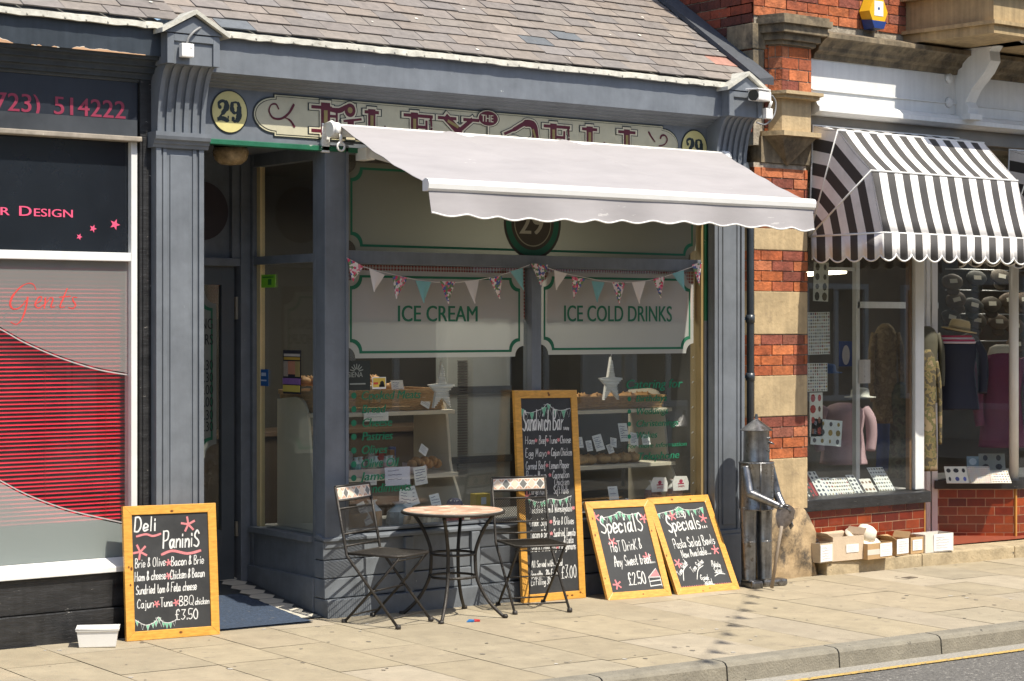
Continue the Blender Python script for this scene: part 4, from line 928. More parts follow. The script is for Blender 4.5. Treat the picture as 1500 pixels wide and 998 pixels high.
# room behind, lit tube
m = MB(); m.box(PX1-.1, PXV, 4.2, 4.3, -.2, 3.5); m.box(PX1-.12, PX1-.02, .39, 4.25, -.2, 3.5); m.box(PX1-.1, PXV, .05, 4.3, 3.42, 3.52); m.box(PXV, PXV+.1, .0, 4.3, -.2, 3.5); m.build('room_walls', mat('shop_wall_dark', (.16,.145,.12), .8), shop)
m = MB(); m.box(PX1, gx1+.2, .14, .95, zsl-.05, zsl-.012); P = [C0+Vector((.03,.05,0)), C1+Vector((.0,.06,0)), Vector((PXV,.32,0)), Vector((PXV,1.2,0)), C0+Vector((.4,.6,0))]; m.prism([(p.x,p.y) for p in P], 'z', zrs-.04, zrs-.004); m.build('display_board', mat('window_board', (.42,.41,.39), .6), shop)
t0, t1 = at(1180,402,2.2), at(1238,398,2.2)
tb = solo((lambda q: (q.tube([(t0[0],2.2,t0[1]),(t1[0]+.0,2.2,t1[1])], .022, 10), q)[1])(MB()), 'strip_light', emit('lit_tube', (1,.86,.62), 6), 'lit warm strip light hanging inside the hat shop', 'lamp')
for i, (X, Y, Z, e, c) in enumerate(((12.0,2.2,2.8,13,(1,.9,.75)),(14.8,1.3,2.8,15,(1,.93,.82)))):  # unseen area lights: first stands in for the strip tube, second is added fill
    L = bpy.data.lights.new('shop_area_light', 'AREA'); L.energy = e; L.size = .8; L.color = c; o = bpy.data.objects.new('shop_area_light', L); COL.objects.link(o); o.location = (X, Y, Z)
L = bpy.data.lights.new('deli_fill_light', 'AREA'); L.energy = 42; L.size = .8; L.color = (1,.92,.78); o = bpy.data.objects.new('deli_fill_light', L); COL.objects.link(o); o.location = (8.2, 1.0, 2.9)  # unseen fill light added to brighten the window display and fridge

# ================================================================== AWNINGS
aw = thing('retractable_awning', 'plain pale lilac fold-out awning over the delicatessen window', 'awning', (8.4, -.05, 3.2))
AX0, AX1 = xa(494,-.12), xa(1056,-.12); ZR = za(494,184,-.12); YFb = -1.14; FX0_, FX1_ = xa(623,YFb), xa(1190,YFb)
ZFL = za(623,266,YFb)+.0; ZFR = za(1190,296,YFb)
def fab(u, v):
    x = lerp(lerp(AX0, AX1, u), lerp(FX0_, FX1_, u), v); y = lerp(-.14, YFb+.02, v); z = lerp(ZR, lerp(ZFL, ZFR, u), v)
    z -= .022*math.sin(math.pi*v)*(1+.25*math.sin(u*9)) ; z += .008*math.sin(u*31+v*5)*math.sin(math.pi*v)*(.4+.6*math.sin(u*4)**2) + .004*math.sin(v*26+u*7)*math.sin(math.pi*v)
    for uc in (.26,.30,.55,.60): z += .012*math.exp(-((u-uc-v*.12)/.014)**2)*(1 if uc in (.26,.55) else -.7)*(1-v*.7)
    return (x, y, z)
m = MB(); m.sheet(fab, 160, 24, .003); fbo = m.build('fabric', FABRIC, aw)
for uc in (.2, .4, .6, .8):
    m = MB(); m.grid(lambda u, v: tuple(Vector(fab(uc+(u-.5)*.0045, v*.995))+Vector((0,-.0012,.0022))), 2, 24); m.build('seam', mat('seam_tape', (.27,.255,.26), .9), fbo)
NS = 26
def val(u, v):
    x = lerp(FX0_+.012, FX1_-.012, u); z = lerp(ZFL, ZFR, u) - .055; sc = (.5-.5*math.cos(2*math.pi*u*NS/2))**.8
    d = .135 + .018*sc + .01*math.sin(u*7); return (x, YFb-.015-.02*v*math.sin(u*23)-.03*v, z - d*v)
m = MB(); m.sheet(val, 200, 4, .003); vl = m.build('valance', FABRIC, aw)
m = MB(); m.tube([Vector(val(i/200, 1.0))+Vector((0,-.003,0)) for i in range(201)], .006, 6); m.build('piping', WPLASTIC, vl)
m = MB(); m.prism([(YFb+.03,-.045),(YFb-.02,-.045),(YFb-.035,-.03),(YFb-.04,0),(YFb-.03,.026),(YFb,.034),(YFb+.03,.02)], 'x', 0, 1)
for v_ in m.bm.verts: t = v_.co.x; v_.co.x = lerp(FX0_, FX1_, t); v_.co.z += lerp(ZFL, ZFR, t) - .012
m.build('front_bar', WPLASTIC, aw)
m = MB(); m.tube([(AX0-.02,-.12,ZR-.03),(AX1+.02,-.12,ZR-.03)], .042, 14); m.build('roller', WPLASTIC, aw)
def bracket_aw(x):
    m = MB(); m.tube([(x,-.01,ZR+.0),(x,-.10,ZR+.015),(x,-.165,ZR-.02),(x,-.17,ZR-.06)], .02, 8); m.box(x-.03, x+.03, -.03, -.008, ZR-.17, ZR+.02, .004)
    m.tube([(x-.03,-.12,ZR-.03),(x+.035,-.12,ZR-.03)], .05, 14); return m.build('end_bracket', WPLASTIC, aw)
b_ = bracket_aw(AX0-.03)
m = MB(); m.tube([(AX0+.0,-.16,ZR-.06),(AX0+.0,-.165,ZR-.11)], .011, 8); m.tube([(AX0+.028*math.cos(a*.52),-.165,ZR-.14+.028*math.sin(a*.52)) for a in range(12)], .007, 6, closed=True); m.build('winding_eye', WPLASTIC, b_)
bracket_aw(AX1+.03)
for sx_ in (0, 1):
    xa0 = AX0+.25 if sx_ == 0 else AX1-.25; xb0 = FX0_+.35 if sx_ == 0 else FX1_-.35; k_ = .75 if sx_ == 0 else -.75
    m = MB(); e = (xa0+k_, -.62, ZR-.42); m.bar((xa0,-.12,ZR-.17), e, .035, .045); m.bar(e, (xb0,YFb+.02,ZFL-.05), .035, .045); m.lathe([(.03,-.035),(.03,.035)], e, 12); m.box(xa0-.035, xa0+.035, -.13, -.0, ZR-.21, ZR-.13, .005); m.build('folding_arm', WPLASTIC, aw)

def stripes_awning(name, label, X0, X1, prof, pitch, zv):
    t = thing(name, label, 'awning', ((X0+X1)/2, 0, 3))
    WC, BC = (.80,.77,.74), (.055,.05,.047); Ya, Za = prof[-1]; pv = (.02, zv)          # hoops swing about a hinge on the wall
    n = int(round((X1-X0)/pitch)); m = MB()
    for i in range(n*2):
        m.c = BC if i % 2 == 0 else WC; a, b = lerp(X0, X1, i/(2*n)), lerp(X0, X1, (i+1)/(2*n))
        for (y0,z0),(y1,z1) in zip(prof, prof[1:]):
            nn = Vector((0, z1-z0, -(y1-y0))).normalized()*.0
            for k in range(4):
                f0, f1 = k/4, (k+1)/4; s0, s1 = .016*math.sin(math.pi*f0), .016*math.sin(math.pi*f1)
                m.face([(a,lerp(y0,y1,f0)+s0*.4,lerp(z0,z1,f0)-s0),(b,lerp(y0,y1,f0)+s0*.4,lerp(z0,z1,f0)-s0),(b,lerp(y0,y1,f1)+s1*.4,lerp(z0,z1,f1)-s1),(a,lerp(y0,y1,f1)+s1*.4,lerp(z0,z1,f1)-s1)], True)
    bmesh.ops.remove_doubles(m.bm, verts=m.bm.verts[:], dist=1e-5); bmesh.ops.recalc_face_normals(m.bm, faces=m.bm.faces[:])
    r = bmesh.ops.solidify(m.bm, geom=m.bm.faces[:], thickness=.003)
    m.build('canopy', ATTR, t)
    for X, sg in ((X0, 1), (X1, -1)):
        m = MB(); nb = 9
        for (y0,z0),(y1,z1) in zip(prof, prof[1:]):
            for i in range(nb):
                f0, f1 = i/nb, (i+1)/nb; m.c = BC if i % 2 == 1 else WC
                q = lambda y, z, f: (X, lerp(pv[0], y, f), lerp(pv[1], z, f)); w_ = lambda p, e: (p[0]+e*sg, p[1], p[2])
                A_ = [q(y0,z0,f0), q(y0,z0,f1), q(y1,z1,f1), q(y1,z1,f0)]; m.face(A_); m.face([w_(p, .003) for p in A_][::-1])
        m.build('side_panel', ATTR, t, recalc=False)
    m = MB()
    for y, z in prof: m.tube([(X0,pv[0],pv[1]),(X0,y,z),(X1,y,z),(X1,pv[0],pv[1])], .009, 6)
    m.build('hoop', WPLASTIC, t)
    m = MB(); e = MB(); per = [(X0, lerp(0, Ya, k/40)) for k in range(40)] + [(lerp(X0, X1, k/(n*16)), Ya) for k in range(n*16+1)] + [(X1, lerp(Ya, 0, (k+1)/40)) for k in range(40)]
    dist = [0]
    for p, q in zip(per, per[1:]): dist.append(dist[-1]+math.hypot(p[0]-q[0], p[1]-q[1]))
    d0 = abs(Ya); low = []
    for p, q, a, b in zip(per, per[1:], dist, dist[1:]):
        m.c = BC if ((a+b)/2 - d0)/pitch % 1 < .5 else WC
        dr = lambda s_: .15 + .05*abs(math.sin(math.pi*((s_-d0)/pitch+.25)))**.7
        zz0, zz1 = Za-.012-dr(a), Za-.012-dr(b); m.face([(p[0],p[1]-.004,Za-.004),(q[0],q[1]-.004,Za-.004),(q[0],q[1]-.01,zz1),(p[0],p[1]-.01,zz0)], True)
        low.append((p[0],p[1]-.011,zz0))
    bmesh.ops.remove_doubles(m.bm, verts=m.bm.verts[:], dist=1e-5); bmesh.ops.solidify(m.bm, geom=m.bm.faces[:], thickness=.003)
    v_ = m.build('valance', ATTR, t); e.tube(low, .007, 6); e.build('piping', WPLASTIC, v_)
    return t
SX0 = xa(1188,.0)
def solveY(px, X):
    q = (px-750)/FOC; return X/((q*_C+_S)/(_C-q*_S)) - CAM_D
Y4, Y3, Y2 = solveY(1294,SX0), solveY(1276,SX0), solveY(1227,SX0)
Z4, Z3, Z2 = za(1294,341,Y4), za(1276,250,Y3), za(1227,191,Y2)
SX1 = xa(1441, Y2)
stripes_awning('striped_awning', 'black and white striped hood awning beside the brick and stone pier', SX0, SX1, [(-.02,Z2+.06),(Y2,Z2),(Y3,Z3),(Y4,Z4)], (SX1-SX0)/round((SX1-SX0)/.172), Z4)
SX2 = xa(1486, -.1)+.03
stripes_awning('striped_awning', 'second striped hood awning, beyond the hat shop doorway', SX2, SX2+2.4, [(-.02,Z2+.0),(Y2,Z2-.06),(Y3,Z3),(Y4,Z4)], .172, Z4)
# ================================================================== CHALKBOARDS
CW, CP, CG = (.62,.62,.60), (.58,.20,.21), (.16,.42,.27)
def board(label, bl, br_, H, lean, draw, fw=.055, skew=0.0):
    """bl, br_: bottom corners on the pavement; H length of the board; lean: how far the top goes back"""
    (xa_, ya_), (xb_, yb_) = bl, br_; L = math.hypot(xb_-xa_, yb_-ya_); yaw = math.atan2(yb_-ya_, xb_-xa_)
    zg0, zg1 = ground(xa_, ya_), ground(xb_, yb_); tilt = math.asin(lean/H)
    t = thing('chalkboard', label, 'chalkboard', (xa_, ya_, zg0+.001), (-tilt, -math.atan2(zg1-zg0, L), yaw))
    t.rotation_mode = 'XYZ'
    m = MB(); e = .004; th = .028
    def mit(P): m.hexa([(x, y, z) for x, z, y in [(P[0][0],P[0][1],-.0),(P[1][0],P[1][1],-.0),(P[1][0],P[1][1],th),(P[0][0],P[0][1],th),(P[3][0],P[3][1],0),(P[2][0],P[2][1],0),(P[2][0],P[2][1],th),(P[3][0],P[3][1],th)]], .003)
    mit([(0,0),(L,0),(L-fw,fw),(fw,fw)]); mit([(0,H),(L,H),(L-fw,H-fw),(fw,H-fw)])
    m.hexa([(0,0,0),(fw,0,fw),(fw,th,fw),(0,th,0),(0,0,H),(fw,0,H-fw),(fw,th,H-fw),(0,th,H)], .003)
    m.hexa([(L-fw,0,fw),(L,0,0),(L,th,0),(L-fw,th,fw),(L-fw,0,H-fw),(L,0,H),(L,th,H),(L-fw,th,H-fw)], .003)
    fo = m.build('frame', PINE, t, world=False)
    rnd = random.Random(int(xa_*1000)); k = MB()
    for _ in range(5):
        s_ = rnd.randrange(4); q = rnd.uniform(.08,.92); o_ = rnd.uniform(.012, fw-.012); r_ = rnd.uniform(.003,.006)
        cx, cz = [(q*L, o_),(q*L, H-o_),(o_, q*H),(L-o_, q*H)][s_]
        for c_, rr, h_ in (((.30,.12,.025), r_*1.4, .0005), ((.12,.05,.015), r_*.8, .0010)): k.c = c_; disc(k, cx, cz, rr*(1.5 if s_ < 2 else 1), rr*(1 if s_ < 2 else 1.5), lambda u, v, w: (u, -h_, v))
    k.build('knots', ATTRG, fo, world=False)
    m = MB(); m.box(fw-.004, L-fw+.004, .008, .016, fw-.004, H-fw+.004); bo = m.build('blackboard', SLATEB, t, world=False)
    m = MB(); W_, H_ = L-2*fw, H-2*fw
    f = lambda u, v, w=0: (fw + u*W_, .0073 - w*1.0, fw + v*H_)
    f2 = lambda u, v, w=0: (fw + u, .0072 - w, fw + v)
    draw(m, W_, H_, f2); m.build('chalk_writing', CHALK, bo, world=False)
    return t
def garland(m, P, n, f, s_=.026, every=3):
    P = spline(P, 8); m.c = CW; ribbon(m, P, .004, f)
    for i in range(n):
        q = P[int((i+.5)/n*(len(P)-1))]; a = s_*random.uniform(.85,1.15)*1.1
        tri = [(q[0]-a*.45, q[1]), (q[0]+a*.45, q[1]), (q[0]+random.uniform(-.1,.1)*a, q[1]-a*1.4)]
        if i % 2 == 0 or i % every == 0: m.c = CG; m.face([f(u, v, .0003) for u, v in tri])
        m.c = CW; ribbon(m, tri+[tri[0]], .0024, f, smooth=False)
def panini(m, W, H, f):
    m.c = CW; h = H*.13
    scrawl(m, 'Deli', .035*W, H*.86, h*.9, .0125, f, width=W*.30); m.c = CP; ribbon(m, [(.06*W,H*.815),(.18*W,H*.83),(.27*W,H*.812),(.37*W,H*.828)], .013, f)
    m.c = CW; scrawl(m, 'PaniniS', .40*W, H*.705, h*1.1, .0125, f, width=W*.49); m.c = CP; ribbon(m, [(.38*W,H*.648),(.52*W,H*.675),(.72*W,H*.645),(.89*W,H*.665)], .016, f)
    starfish(m, .74*W, H*.90, .044, f, .013); starfish(m, .10*W, H*.68, .044, f, .013)
    for v, parts in ((.545,[('Brie & Olive',.03,.40),('*',.445,.04),('Bacon & Brie',.50,.44)]),(.43,[('Ham & cheese',.02,.41),('*',.44,.04),('Chicken & Bacon',.48,.46)]),(.315,[('Sundried tom & Feta cheese',.03,.80)]),(.195,[('Cajun',.04,.22),('*',.275,.045),('Tuna',.34,.17),('*',.53,.045),('BBQ',.59,.2),('chicken',.80,.19)])):
        for s_, u, w_ in parts:
            if s_ == '*': m.c = CP; starfish(m, (u+.02)*W, (v+.03)*H, .018, f, .009)
            else: m.c = CW; scrawl(m, s_, u*W, v*H, H*(.078 if s_ != 'chicken' else .058), .0062, f, width=w_*W, rot=.02)
    m.c = CW; scrawl(m, '£3.50', .53*W, H*.075, H*.085, .0075, f, width=W*.32)
    garland(m, [(.01*W,H*.10),(.14*W,H*.05),(.26*W,H*.07),(.31*W,H*.11),(.36*W,H*.07),(.44*W,H*.055),(.53*W,H*.07)], 12, f, .022)
board('wooden framed chalkboard headed Deli Paninis leaning beside the shop doorway', (5.165,-.215), (5.765,-.265), .805, .088, panini)
def sandwich(m, W, H, f):
    garland(m, [(0,H*.95),(.15*W,H*.925),(.42*W,H*.945),(.53*W,H*.97),(.64*W,H*.945),(.8*W,H*.935),(.98*W,H*.945)], 12, f, .038, 4)
    m.c = CW; scrawl(m, 'Sandwich Bar....', .02*W, H*.835, H*.105, .0115, f, width=.93*W, xs=.4)
    L = [(.765,[('Ham',.06,.19),('*',.27,0),('Beef',.33,.16),('*',.50,0),('Tuna',.53,.17),('*',.72,0),('Cheese',.75,.22)]),(.70,[('Egg Mayo',.06,.42),('*',.51,0),('Cajun Chicken',.56,.42)]),(.635,[('Corned Beef',.05,.40),('*',.47,0),('Lemon Pepper',.52,.40)]),
         (.585,[('Prawn Mayo',.05,.40),('*',.52,0),('Coronation',.57,.34)]),(.548,[('Mayo',.20,.18),('Chicken',.60,.30)]),(.505,[('Large Rolls',.10,.36),('Soft Rolls',.58,.3)]),
         (.41,[('Yorkshire Ham & Wensleydale',.08,.86),('*',.96,0)]),(.345,[('Greek Style',.08,.38),('*',.50,0),('Brie & Olives',.55,.41)]),(.285,[('Bacon & Brie',.08,.40),('*',.50,0),('Sundried Tomato',.54,.44)]),(.247,[('& Feta',.74,.2)]),(.215,[('Brie & Cranberry',.08,.52),('*',.61,0),('Ploughmans',.64,.34)]),
         (.135,[('All Served with Salad',.08,.62)]),(.085,[('Baguette... 20p Extra',.06,.55)]),(.045,[('Ex Filling 30p',.06,.42)])]
    for v, parts in L:
        for s_, u, w_ in parts:
            if s_ == '*': m.c = CP; starfish(m, u*W, (v+.017)*H, .011, f, .008)
            else: m.c = CW; scrawl(m, s_, u*W, v*H, H*.040*(1.0 if v > .2 else .85), .0052, f, width=w_*W)
    m.c = CW; scrawl(m, '£3.00', .66*W, H*.07, H*.062, .007, f, width=.32*W)
    garland(m, [(.08*W,H*.485),(.28*W,H*.465),(.5*W,H*.48),(.7*W,H*.472),(.93*W,H*.49)], 14, f, .03, 5); m.c = CP; starfish(m, .05*W, H*.50, .03, f, .012)
board('tall wooden framed chalkboard headed Sandwich Bar behind the folding chair', (8.185,-.155), (8.735,-.17), 1.475, .13, sandwich)
def sp1(m, W, H, f):
    garland(m, [(.12*W,H*.885),(.28*W,H*.90),(.42*W,H*.925),(.5*W,H*.955),(.58*W,H*.92),(.7*W,H*.91),(.84*W,H*.925)], 13, f, .03, 4)
    m.c = CW; scrawl(m, 'SpecialS', .07*W, H*.70, H*.21, .0135, f, width=.84*W, rot=.02)
    scrawl(m, 'HoT DrinK &', .17*W, H*.475, H*.125, .0072, f, width=.62*W, rot=.045); scrawl(m, 'Any Sweet treat...', .17*W, H*.30, H*.125, .0072, f, width=.80*W, rot=.03)
    scrawl(m, '£2.50', .36*W, H*.075, H*.14, .009, f, width=.36*W, rot=.04)
    m.c = CP
    for u, v in ((.95,.86),(.23,.59),(.83,.39),(.13,.09),(.02,.90)): starfish(m, u*W, v*H, .034, f, .012)
    P = [(.76*W,H*.15),(.94*W,H*.25),(.99*W,H*.145)]; m.face([f(u, v, .0002) for u, v in P]); m.c = CW; ribbon(m, P+[P[0]], .006, f, smooth=False)
    for v in (.10, .045): ribbon(m, [(.765*W,H*v),(.985*W,H*(v+.01))], .009, f)
    for u in (.765,.985): ribbon(m, [(u*W,H*.035),(u*W,H*.15)], .006, f)
board('chalkboard reading Specials hot drink and any sweet treat, with a drawn cake slice', (8.785,-.355), (9.345,-.40), .735, .30, sp1)
def sp2(m, W, H, f):
    garland(m, [(.02*W,H*.885),(.2*W,H*.905),(.38*W,H*.925),(.46*W,H*.955),(.55*W,H*.92),(.75*W,H*.91),(.93*W,H*.935)], 17, f, .033, 9)
    m.c = CW; scrawl(m, '£3.50', .36*W, H*.83, H*.07, .006, f, width=.2*W); scrawl(m, 'Specials...', .13*W, H*.66, H*.19, .013, f, width=.78*W, rot=.05)
    scrawl(m, 'Pasta Salad Bowls', .13*W, H*.46, H*.115, .007, f, width=.82*W, rot=.04); scrawl(m, 'Now Available....', .22*W, H*.345, H*.09, .007, f, width=.58*W, rot=.05)
    scrawl(m, 'Tuna Salad', .06*W, H*.13, H*.06, .006, f, width=.30*W, rot=.75); scrawl(m, 'Tom Salsa', .32*W, H*.16, H*.065, .006, f, width=.32*W, rot=.5); scrawl(m, 'Potato', .73*W, H*.215, H*.07, .006, f, width=.17*W, rot=-.1); scrawl(m, 'Salad.', .74*W, H*.135, H*.07, .006, f, width=.17*W)
    scrawl(m, 'Greek', .43*W, H*.075, H*.06, .006, f, width=.17*W, rot=-.1); scrawl(m, 'Salad', .47*W, H*.015, H*.06, .006, f, width=.17*W)
    for P in ([(.10,.08),(.16,.20),(.27,.26)],[(.36,.08),(.44,.19),(.56,.235)],[(.72,.10),(.82,.125),(.93,.115)],[(.46,-.005),(.56,.01),(.66,.005)]): ribbon(m, [(u*W, v*H) for u, v in P], .0065, f)
    m.c = CP
    for u, v in ((.28,.85),(.87,.80),(.90,.41),(.10,.285)): starfish(m, u*W, v*H, .034, f, .012)
    for k in range(28): q = k/27; ribbon(m, [((.02+.94*q)*W, H*.005),((.035+.94*q)*W, H*.012)], .004, f)
board('chalkboard reading Specials pasta salad bowls, leaning beside the metal figure', (9.40,-.40), (10.01,-.405), .765, .36, sp2)

# ================================================================== BISTRO SET
TERRA, CREAMT, GREYT, PINKT = (.58,.33,.22), (.74,.60,.46), (.17,.17,.16), (.64,.42,.30)
def mosaic(m, x0, x1, z0, z1, y, n):
    m.c = (.78,.74,.66); m.box(x0, x1, y, y+.008, z0, z1); w_ = (x1-x0)/n; zm = (z0+z1)/2; hh = (z1-z0)/2-.004
    for i in range(n):
        c = x0+w_*(i+.5); m.c = vary(GREYT if i % 2 == 0 else CREAMT, .1); a = w_*.5-.004
        for yy, sg in ((y-.0015,-1),(y+.0095,1)): m.face([(c-a,yy,zm),(c,yy,zm-hh),(c+a,yy,zm),(c,yy,zm+hh)])
        m.c = vary(TERRA if i % 3 else PINKT, .12)
        for s_ in (-1, 1):
            for e in (-1, 1):
                q = c+s_*w_*.5; P = [(c+s_*.006, zm+e*hh), (q-s_*.002, zm+e*hh), (q-s_*.002, zm+e*.012)]
                for yy in (y-.0015, y+.0095): m.face([(u, yy, v) for u, v in P])
def chair(label, loc, rz):
    t = thing('folding_chair', label, 'chair', (loc[0], loc[1], ground(*loc)), (0,0,rz), 'pair of bistro chairs')
    HW = .195; r = .0095
    top, bend, foot = (-.265,.875), (-.175,.44), (.215,.008)
    for s_ in (-1, 1):
        m = MB(); m.tube([(s_*HW,top[0],top[1]),(s_*HW,bend[0]-.02,bend[1]+.10),(s_*HW,bend[0],bend[1]),(s_*HW,foot[0],foot[1])], r, 8); m.lathe([(.017,-.008),(.019,.0),(.016,.02)], (s_*HW,foot[0],foot[1]), 12); m.build('leg', IRON, t, world=False)
        m = MB(); xi = s_*(HW-.03); m.tube([(xi,.205,.445),(xi,.0,.225),(xi,-.215,.008)], r*.95, 8); m.lathe([(.017,-.008),(.019,.0),(.016,.02)], (xi,-.215,.008), 12); m.build('leg', IRON, t, world=False)
    m = MB(); m.tube([(-HW,.165,.06),(HW,.165,.06)], .006, 6); m.tube([(-HW+.03,-.17,.055),(HW-.03,-.17,.055)], .006, 6); m.tube([(-HW,.02,.225),(HW,.02,.225)], .006, 6); m.build('stretcher', IRON, t, world=False)
    m = MB(); zS = .452
    m.tube([(-HW+.012,-.175,zS),(HW-.012,-.175,zS),(HW-.012,.19,zS),(HW-.05,.225,zS),(-HW+.05,.225,zS),(-HW+.012,.19,zS)], .009, 6, closed=True)
    for i in range(1, 26):
        q = i/26; m.tube([(lerp(-HW+.02,HW-.02,q),-.175,zS+.003),(lerp(-HW+.02,HW-.02,q),.222,zS+.003)], .0022, 4, cap=False)
    for i in range(1, 14): q = i/14; m.tube([(-HW+.015,lerp(-.175,.22,q),zS-.001),(HW-.015,lerp(-.175,.22,q),zS-.001)], .0028, 4, cap=False)
    m.tube([(-HW+.02,.16,zS-.035),(HW-.02,.16,zS-.035)], .005, 6); m.build('seat', IRON, t, world=False)
    yb = lambda z: lerp(bend[0], top[0], (z-bend[1])/(top[1]-bend[1]))
    m = MB()
    for z_ in (.785,.735,.575,.50): m.tube([(-HW,yb(z_),z_),(HW,yb(z_),z_)], .007, 6)
    m.tube([(-HW,top[0],top[1]),(HW,top[0],top[1])], .009, 6); m.build('back_rail', IRON, t, world=False)
    m = MB(); z0, z1 = .58, .73; st = .017; w_ = 2*HW-.02; hgt = z1-z0; k = -hgt
    while k < w_:
        for d in (1, -1):
            a, b = max(0, k), min(w_, k+hgt)
            if b > a:
                p = lambda q: (-HW+.01+(q if d == 1 else w_-q), yb(z0+(q-k)), z0+(q-k)); m.bar(p(a), p(b), .0026, .0026)
        k += st
    m.build('wire_mesh', IRON, t, world=False)
    m = MB(); mosaic(m, -HW+.008, HW-.008, .795, .868, 0, 6)
    for v_ in m.bm.verts: v_.co.y += yb(v_.co.z) - .004
    m.build('mosaic_strip', ATTRG, t, world=False)
    return t
chair('black folding chair with mosaic back strip, on the doorway side of the round table', (6.90,-.392), -math.atan2(.4, -.92)+0)
chair('black folding chair with mosaic back strip, in front of the tall menu board', (8.07,-.40), math.atan2(.30, -.95))
tc_ = (7.43,-.385); tz = ground(*tc_)
tb_ = thing('bistro_table', 'small round iron table with a mosaic top between two folding chairs', 'table', (tc_[0], tc_[1], tz), (0,0,.35))
TH_ = .70; m = MB(); m.lathe([(.33,TH_-.020),(.342,TH_-.019),(.345,TH_-.010),(.342,TH_-.002),(.330,TH_-.001)], n=48); m.build('rim', IRON, tb_, world=False)
m = MB(); m.c = (.66,.6,.5); m.lathe([(.329,TH_-.012),(.329,TH_+.001)], n=48, smooth=False)
rnd = random.Random(12)
for ri, (r0, r1, n, cs) in enumerate(((.285,.324,30,[TERRA,PINKT]),(.20,.28,18,[CREAMT,PINKT]),(.10,.195,12,[TERRA,PINKT]),(.02,.095,6,[CREAMT,PINKT]))):
    for i in range(n):
        a0, a1 = 2*math.pi*(i+.06)/n, 2*math.pi*(i+.94)/n; m.c = vary(cs[i%2], .12)
        m.face([(r*math.cos(a), r*math.sin(a), TH_+.0025) for r, a in ((r0,a0),(r1,a0),(r1,(a0+a1)/2),(r1,a1),(r0,a1))])
m.build('mosaic_top', ATTRG, tb_, world=False)
for k in range(4):
    a = R(22+90*k); m = MB(); P = spline([(.27,TH_-.03),(.21,.585),(.155,.45),(.15,.35),(.165,.24),(.235,.11),(.325,.02),(.35,.008)], 4)
    m.tube([(r*math.cos(a), r*math.sin(a), z) for r, z in P], .012, 8); m.lathe([(.018,-.008),(.02,.002),(.014,.015)], (.35*math.cos(a), .35*math.sin(a), .008), 12); m.build('leg', IRON, tb_, world=False)
for z_, r_ in ((.415,.145),(.265,.15)):
    m = MB(); m.tube([(r_*math.cos(2*math.pi*i/40), r_*math.sin(2*math.pi*i/40), z_) for i in range(40)], .009, 6, closed=True); m.build('ring', IRON, tb_, world=False)
lx, ly = 7.37, -.665
m = MB(); g0 = ground(lx, ly)+.002
for c, P in (((.02,.12,.30),[(-.03,.005),(.01,-.015),(.035,.0),(.0,.018)]),((.35,.02,.02),[(.025,-.01),(.06,-.022),(.065,-.01),(.03,.005)])):
    m.c = c; m.hexa([(lx+u, ly+v, g0) for u, v in P]+[(lx+u, ly+v, g0+.005+.004*i) for i, (u, v) in enumerate(P)])
solo(m, 'wrapper', ATTRG, 'crumpled blue and red wrapper wedged under a table foot', 'litter')

# ================================================================== METAL FIGURE (plain sheet metal garden figure)
STEEL = mat('galvanised_sheet', (.25,.25,.255), .33, metal=.9, var=.5, vscale=9, bump=.3, bscale=11, streak=.35, wear=((.10,.085,.07), .44, 9, .1))
fx, fy = 10.23, -.35; fg = ground(fx, fy)
fig = thing('metal_figure', 'standing figure of riveted sheet metal tubes with a conical lid, by the drainpipe', 'statue', (fx, fy, fg), (0,0,R(-8)))
def cyl(m, a, b, ra, rb, n=20, seam=True):
    a, b = Vector(a), Vector(b); d = (b-a); L = d.length; d.normalize(); q = d.to_track_quat('Z','X').to_matrix().to_4x4(); xf = Matrix.Translation(a) @ q
    m.lathe([(ra*.98,0),(ra*1.03,.006),(ra,.014),(rb,L-.014),(rb*1.03,L-.006),(rb*.98,L)], n=n, xf=xf)
m = MB(); cyl(m, (0,0,.575), (0,0,.935), .128, .130, 28)
for k in range(9): m.ball((.131*math.cos(R(-62)), .131*math.sin(R(-62)), .60+.038*k), .005, .005, .005, 6, 4)
for zz_ in (.582,.925):
    for k in range(26): m.ball((.131*math.cos(k*.2417), .131*math.sin(k*.2417), zz_), .004, .004, .004, 6, 4)
m.tube([(.1305*math.cos(R(-112)), .1305*math.sin(R(-112)), .58),(.1315*math.cos(R(-112)), .1315*math.sin(R(-112)), .93)], .004, 6)
m.build('torso', STEEL, fig, world=False)
m = MB(); cyl(m, (0,0,.93), (0,0,1.175), .098, .096, 28); hd = m.build('head', STEEL, fig, world=False)
m = MB()
for a in (-68, -28): m.ball((.097*math.cos(R(a)), .097*math.sin(R(a)), 1.11), .011, .011, .011, 8, 6)
m.build('eye', STEEL, hd, world=False)
m = MB(); a = R(-48); m.tube([(.085*math.cos(a), .085*math.sin(a), 1.085),(.135*math.cos(a), .135*math.sin(a), 1.065)], [.014,.004], 8); m.build('nose', STEEL, hd, world=False)
m = MB(); m.tube([(.0985*math.cos(R(t)), .0985*math.sin(R(t)), 1.01+.02*((t+48)/30)**2) for t in range(-78,-17,6)], .0035, 6); m.build('mouth', STEEL, hd, world=False)
m = MB(); m.lathe([(.118,1.166),(.124,1.170),(.058,1.218),(.014,1.252),(.009,1.29)], n=28, smooth=False); m.build('lid', STEEL, fig, world=False)
m = MB()
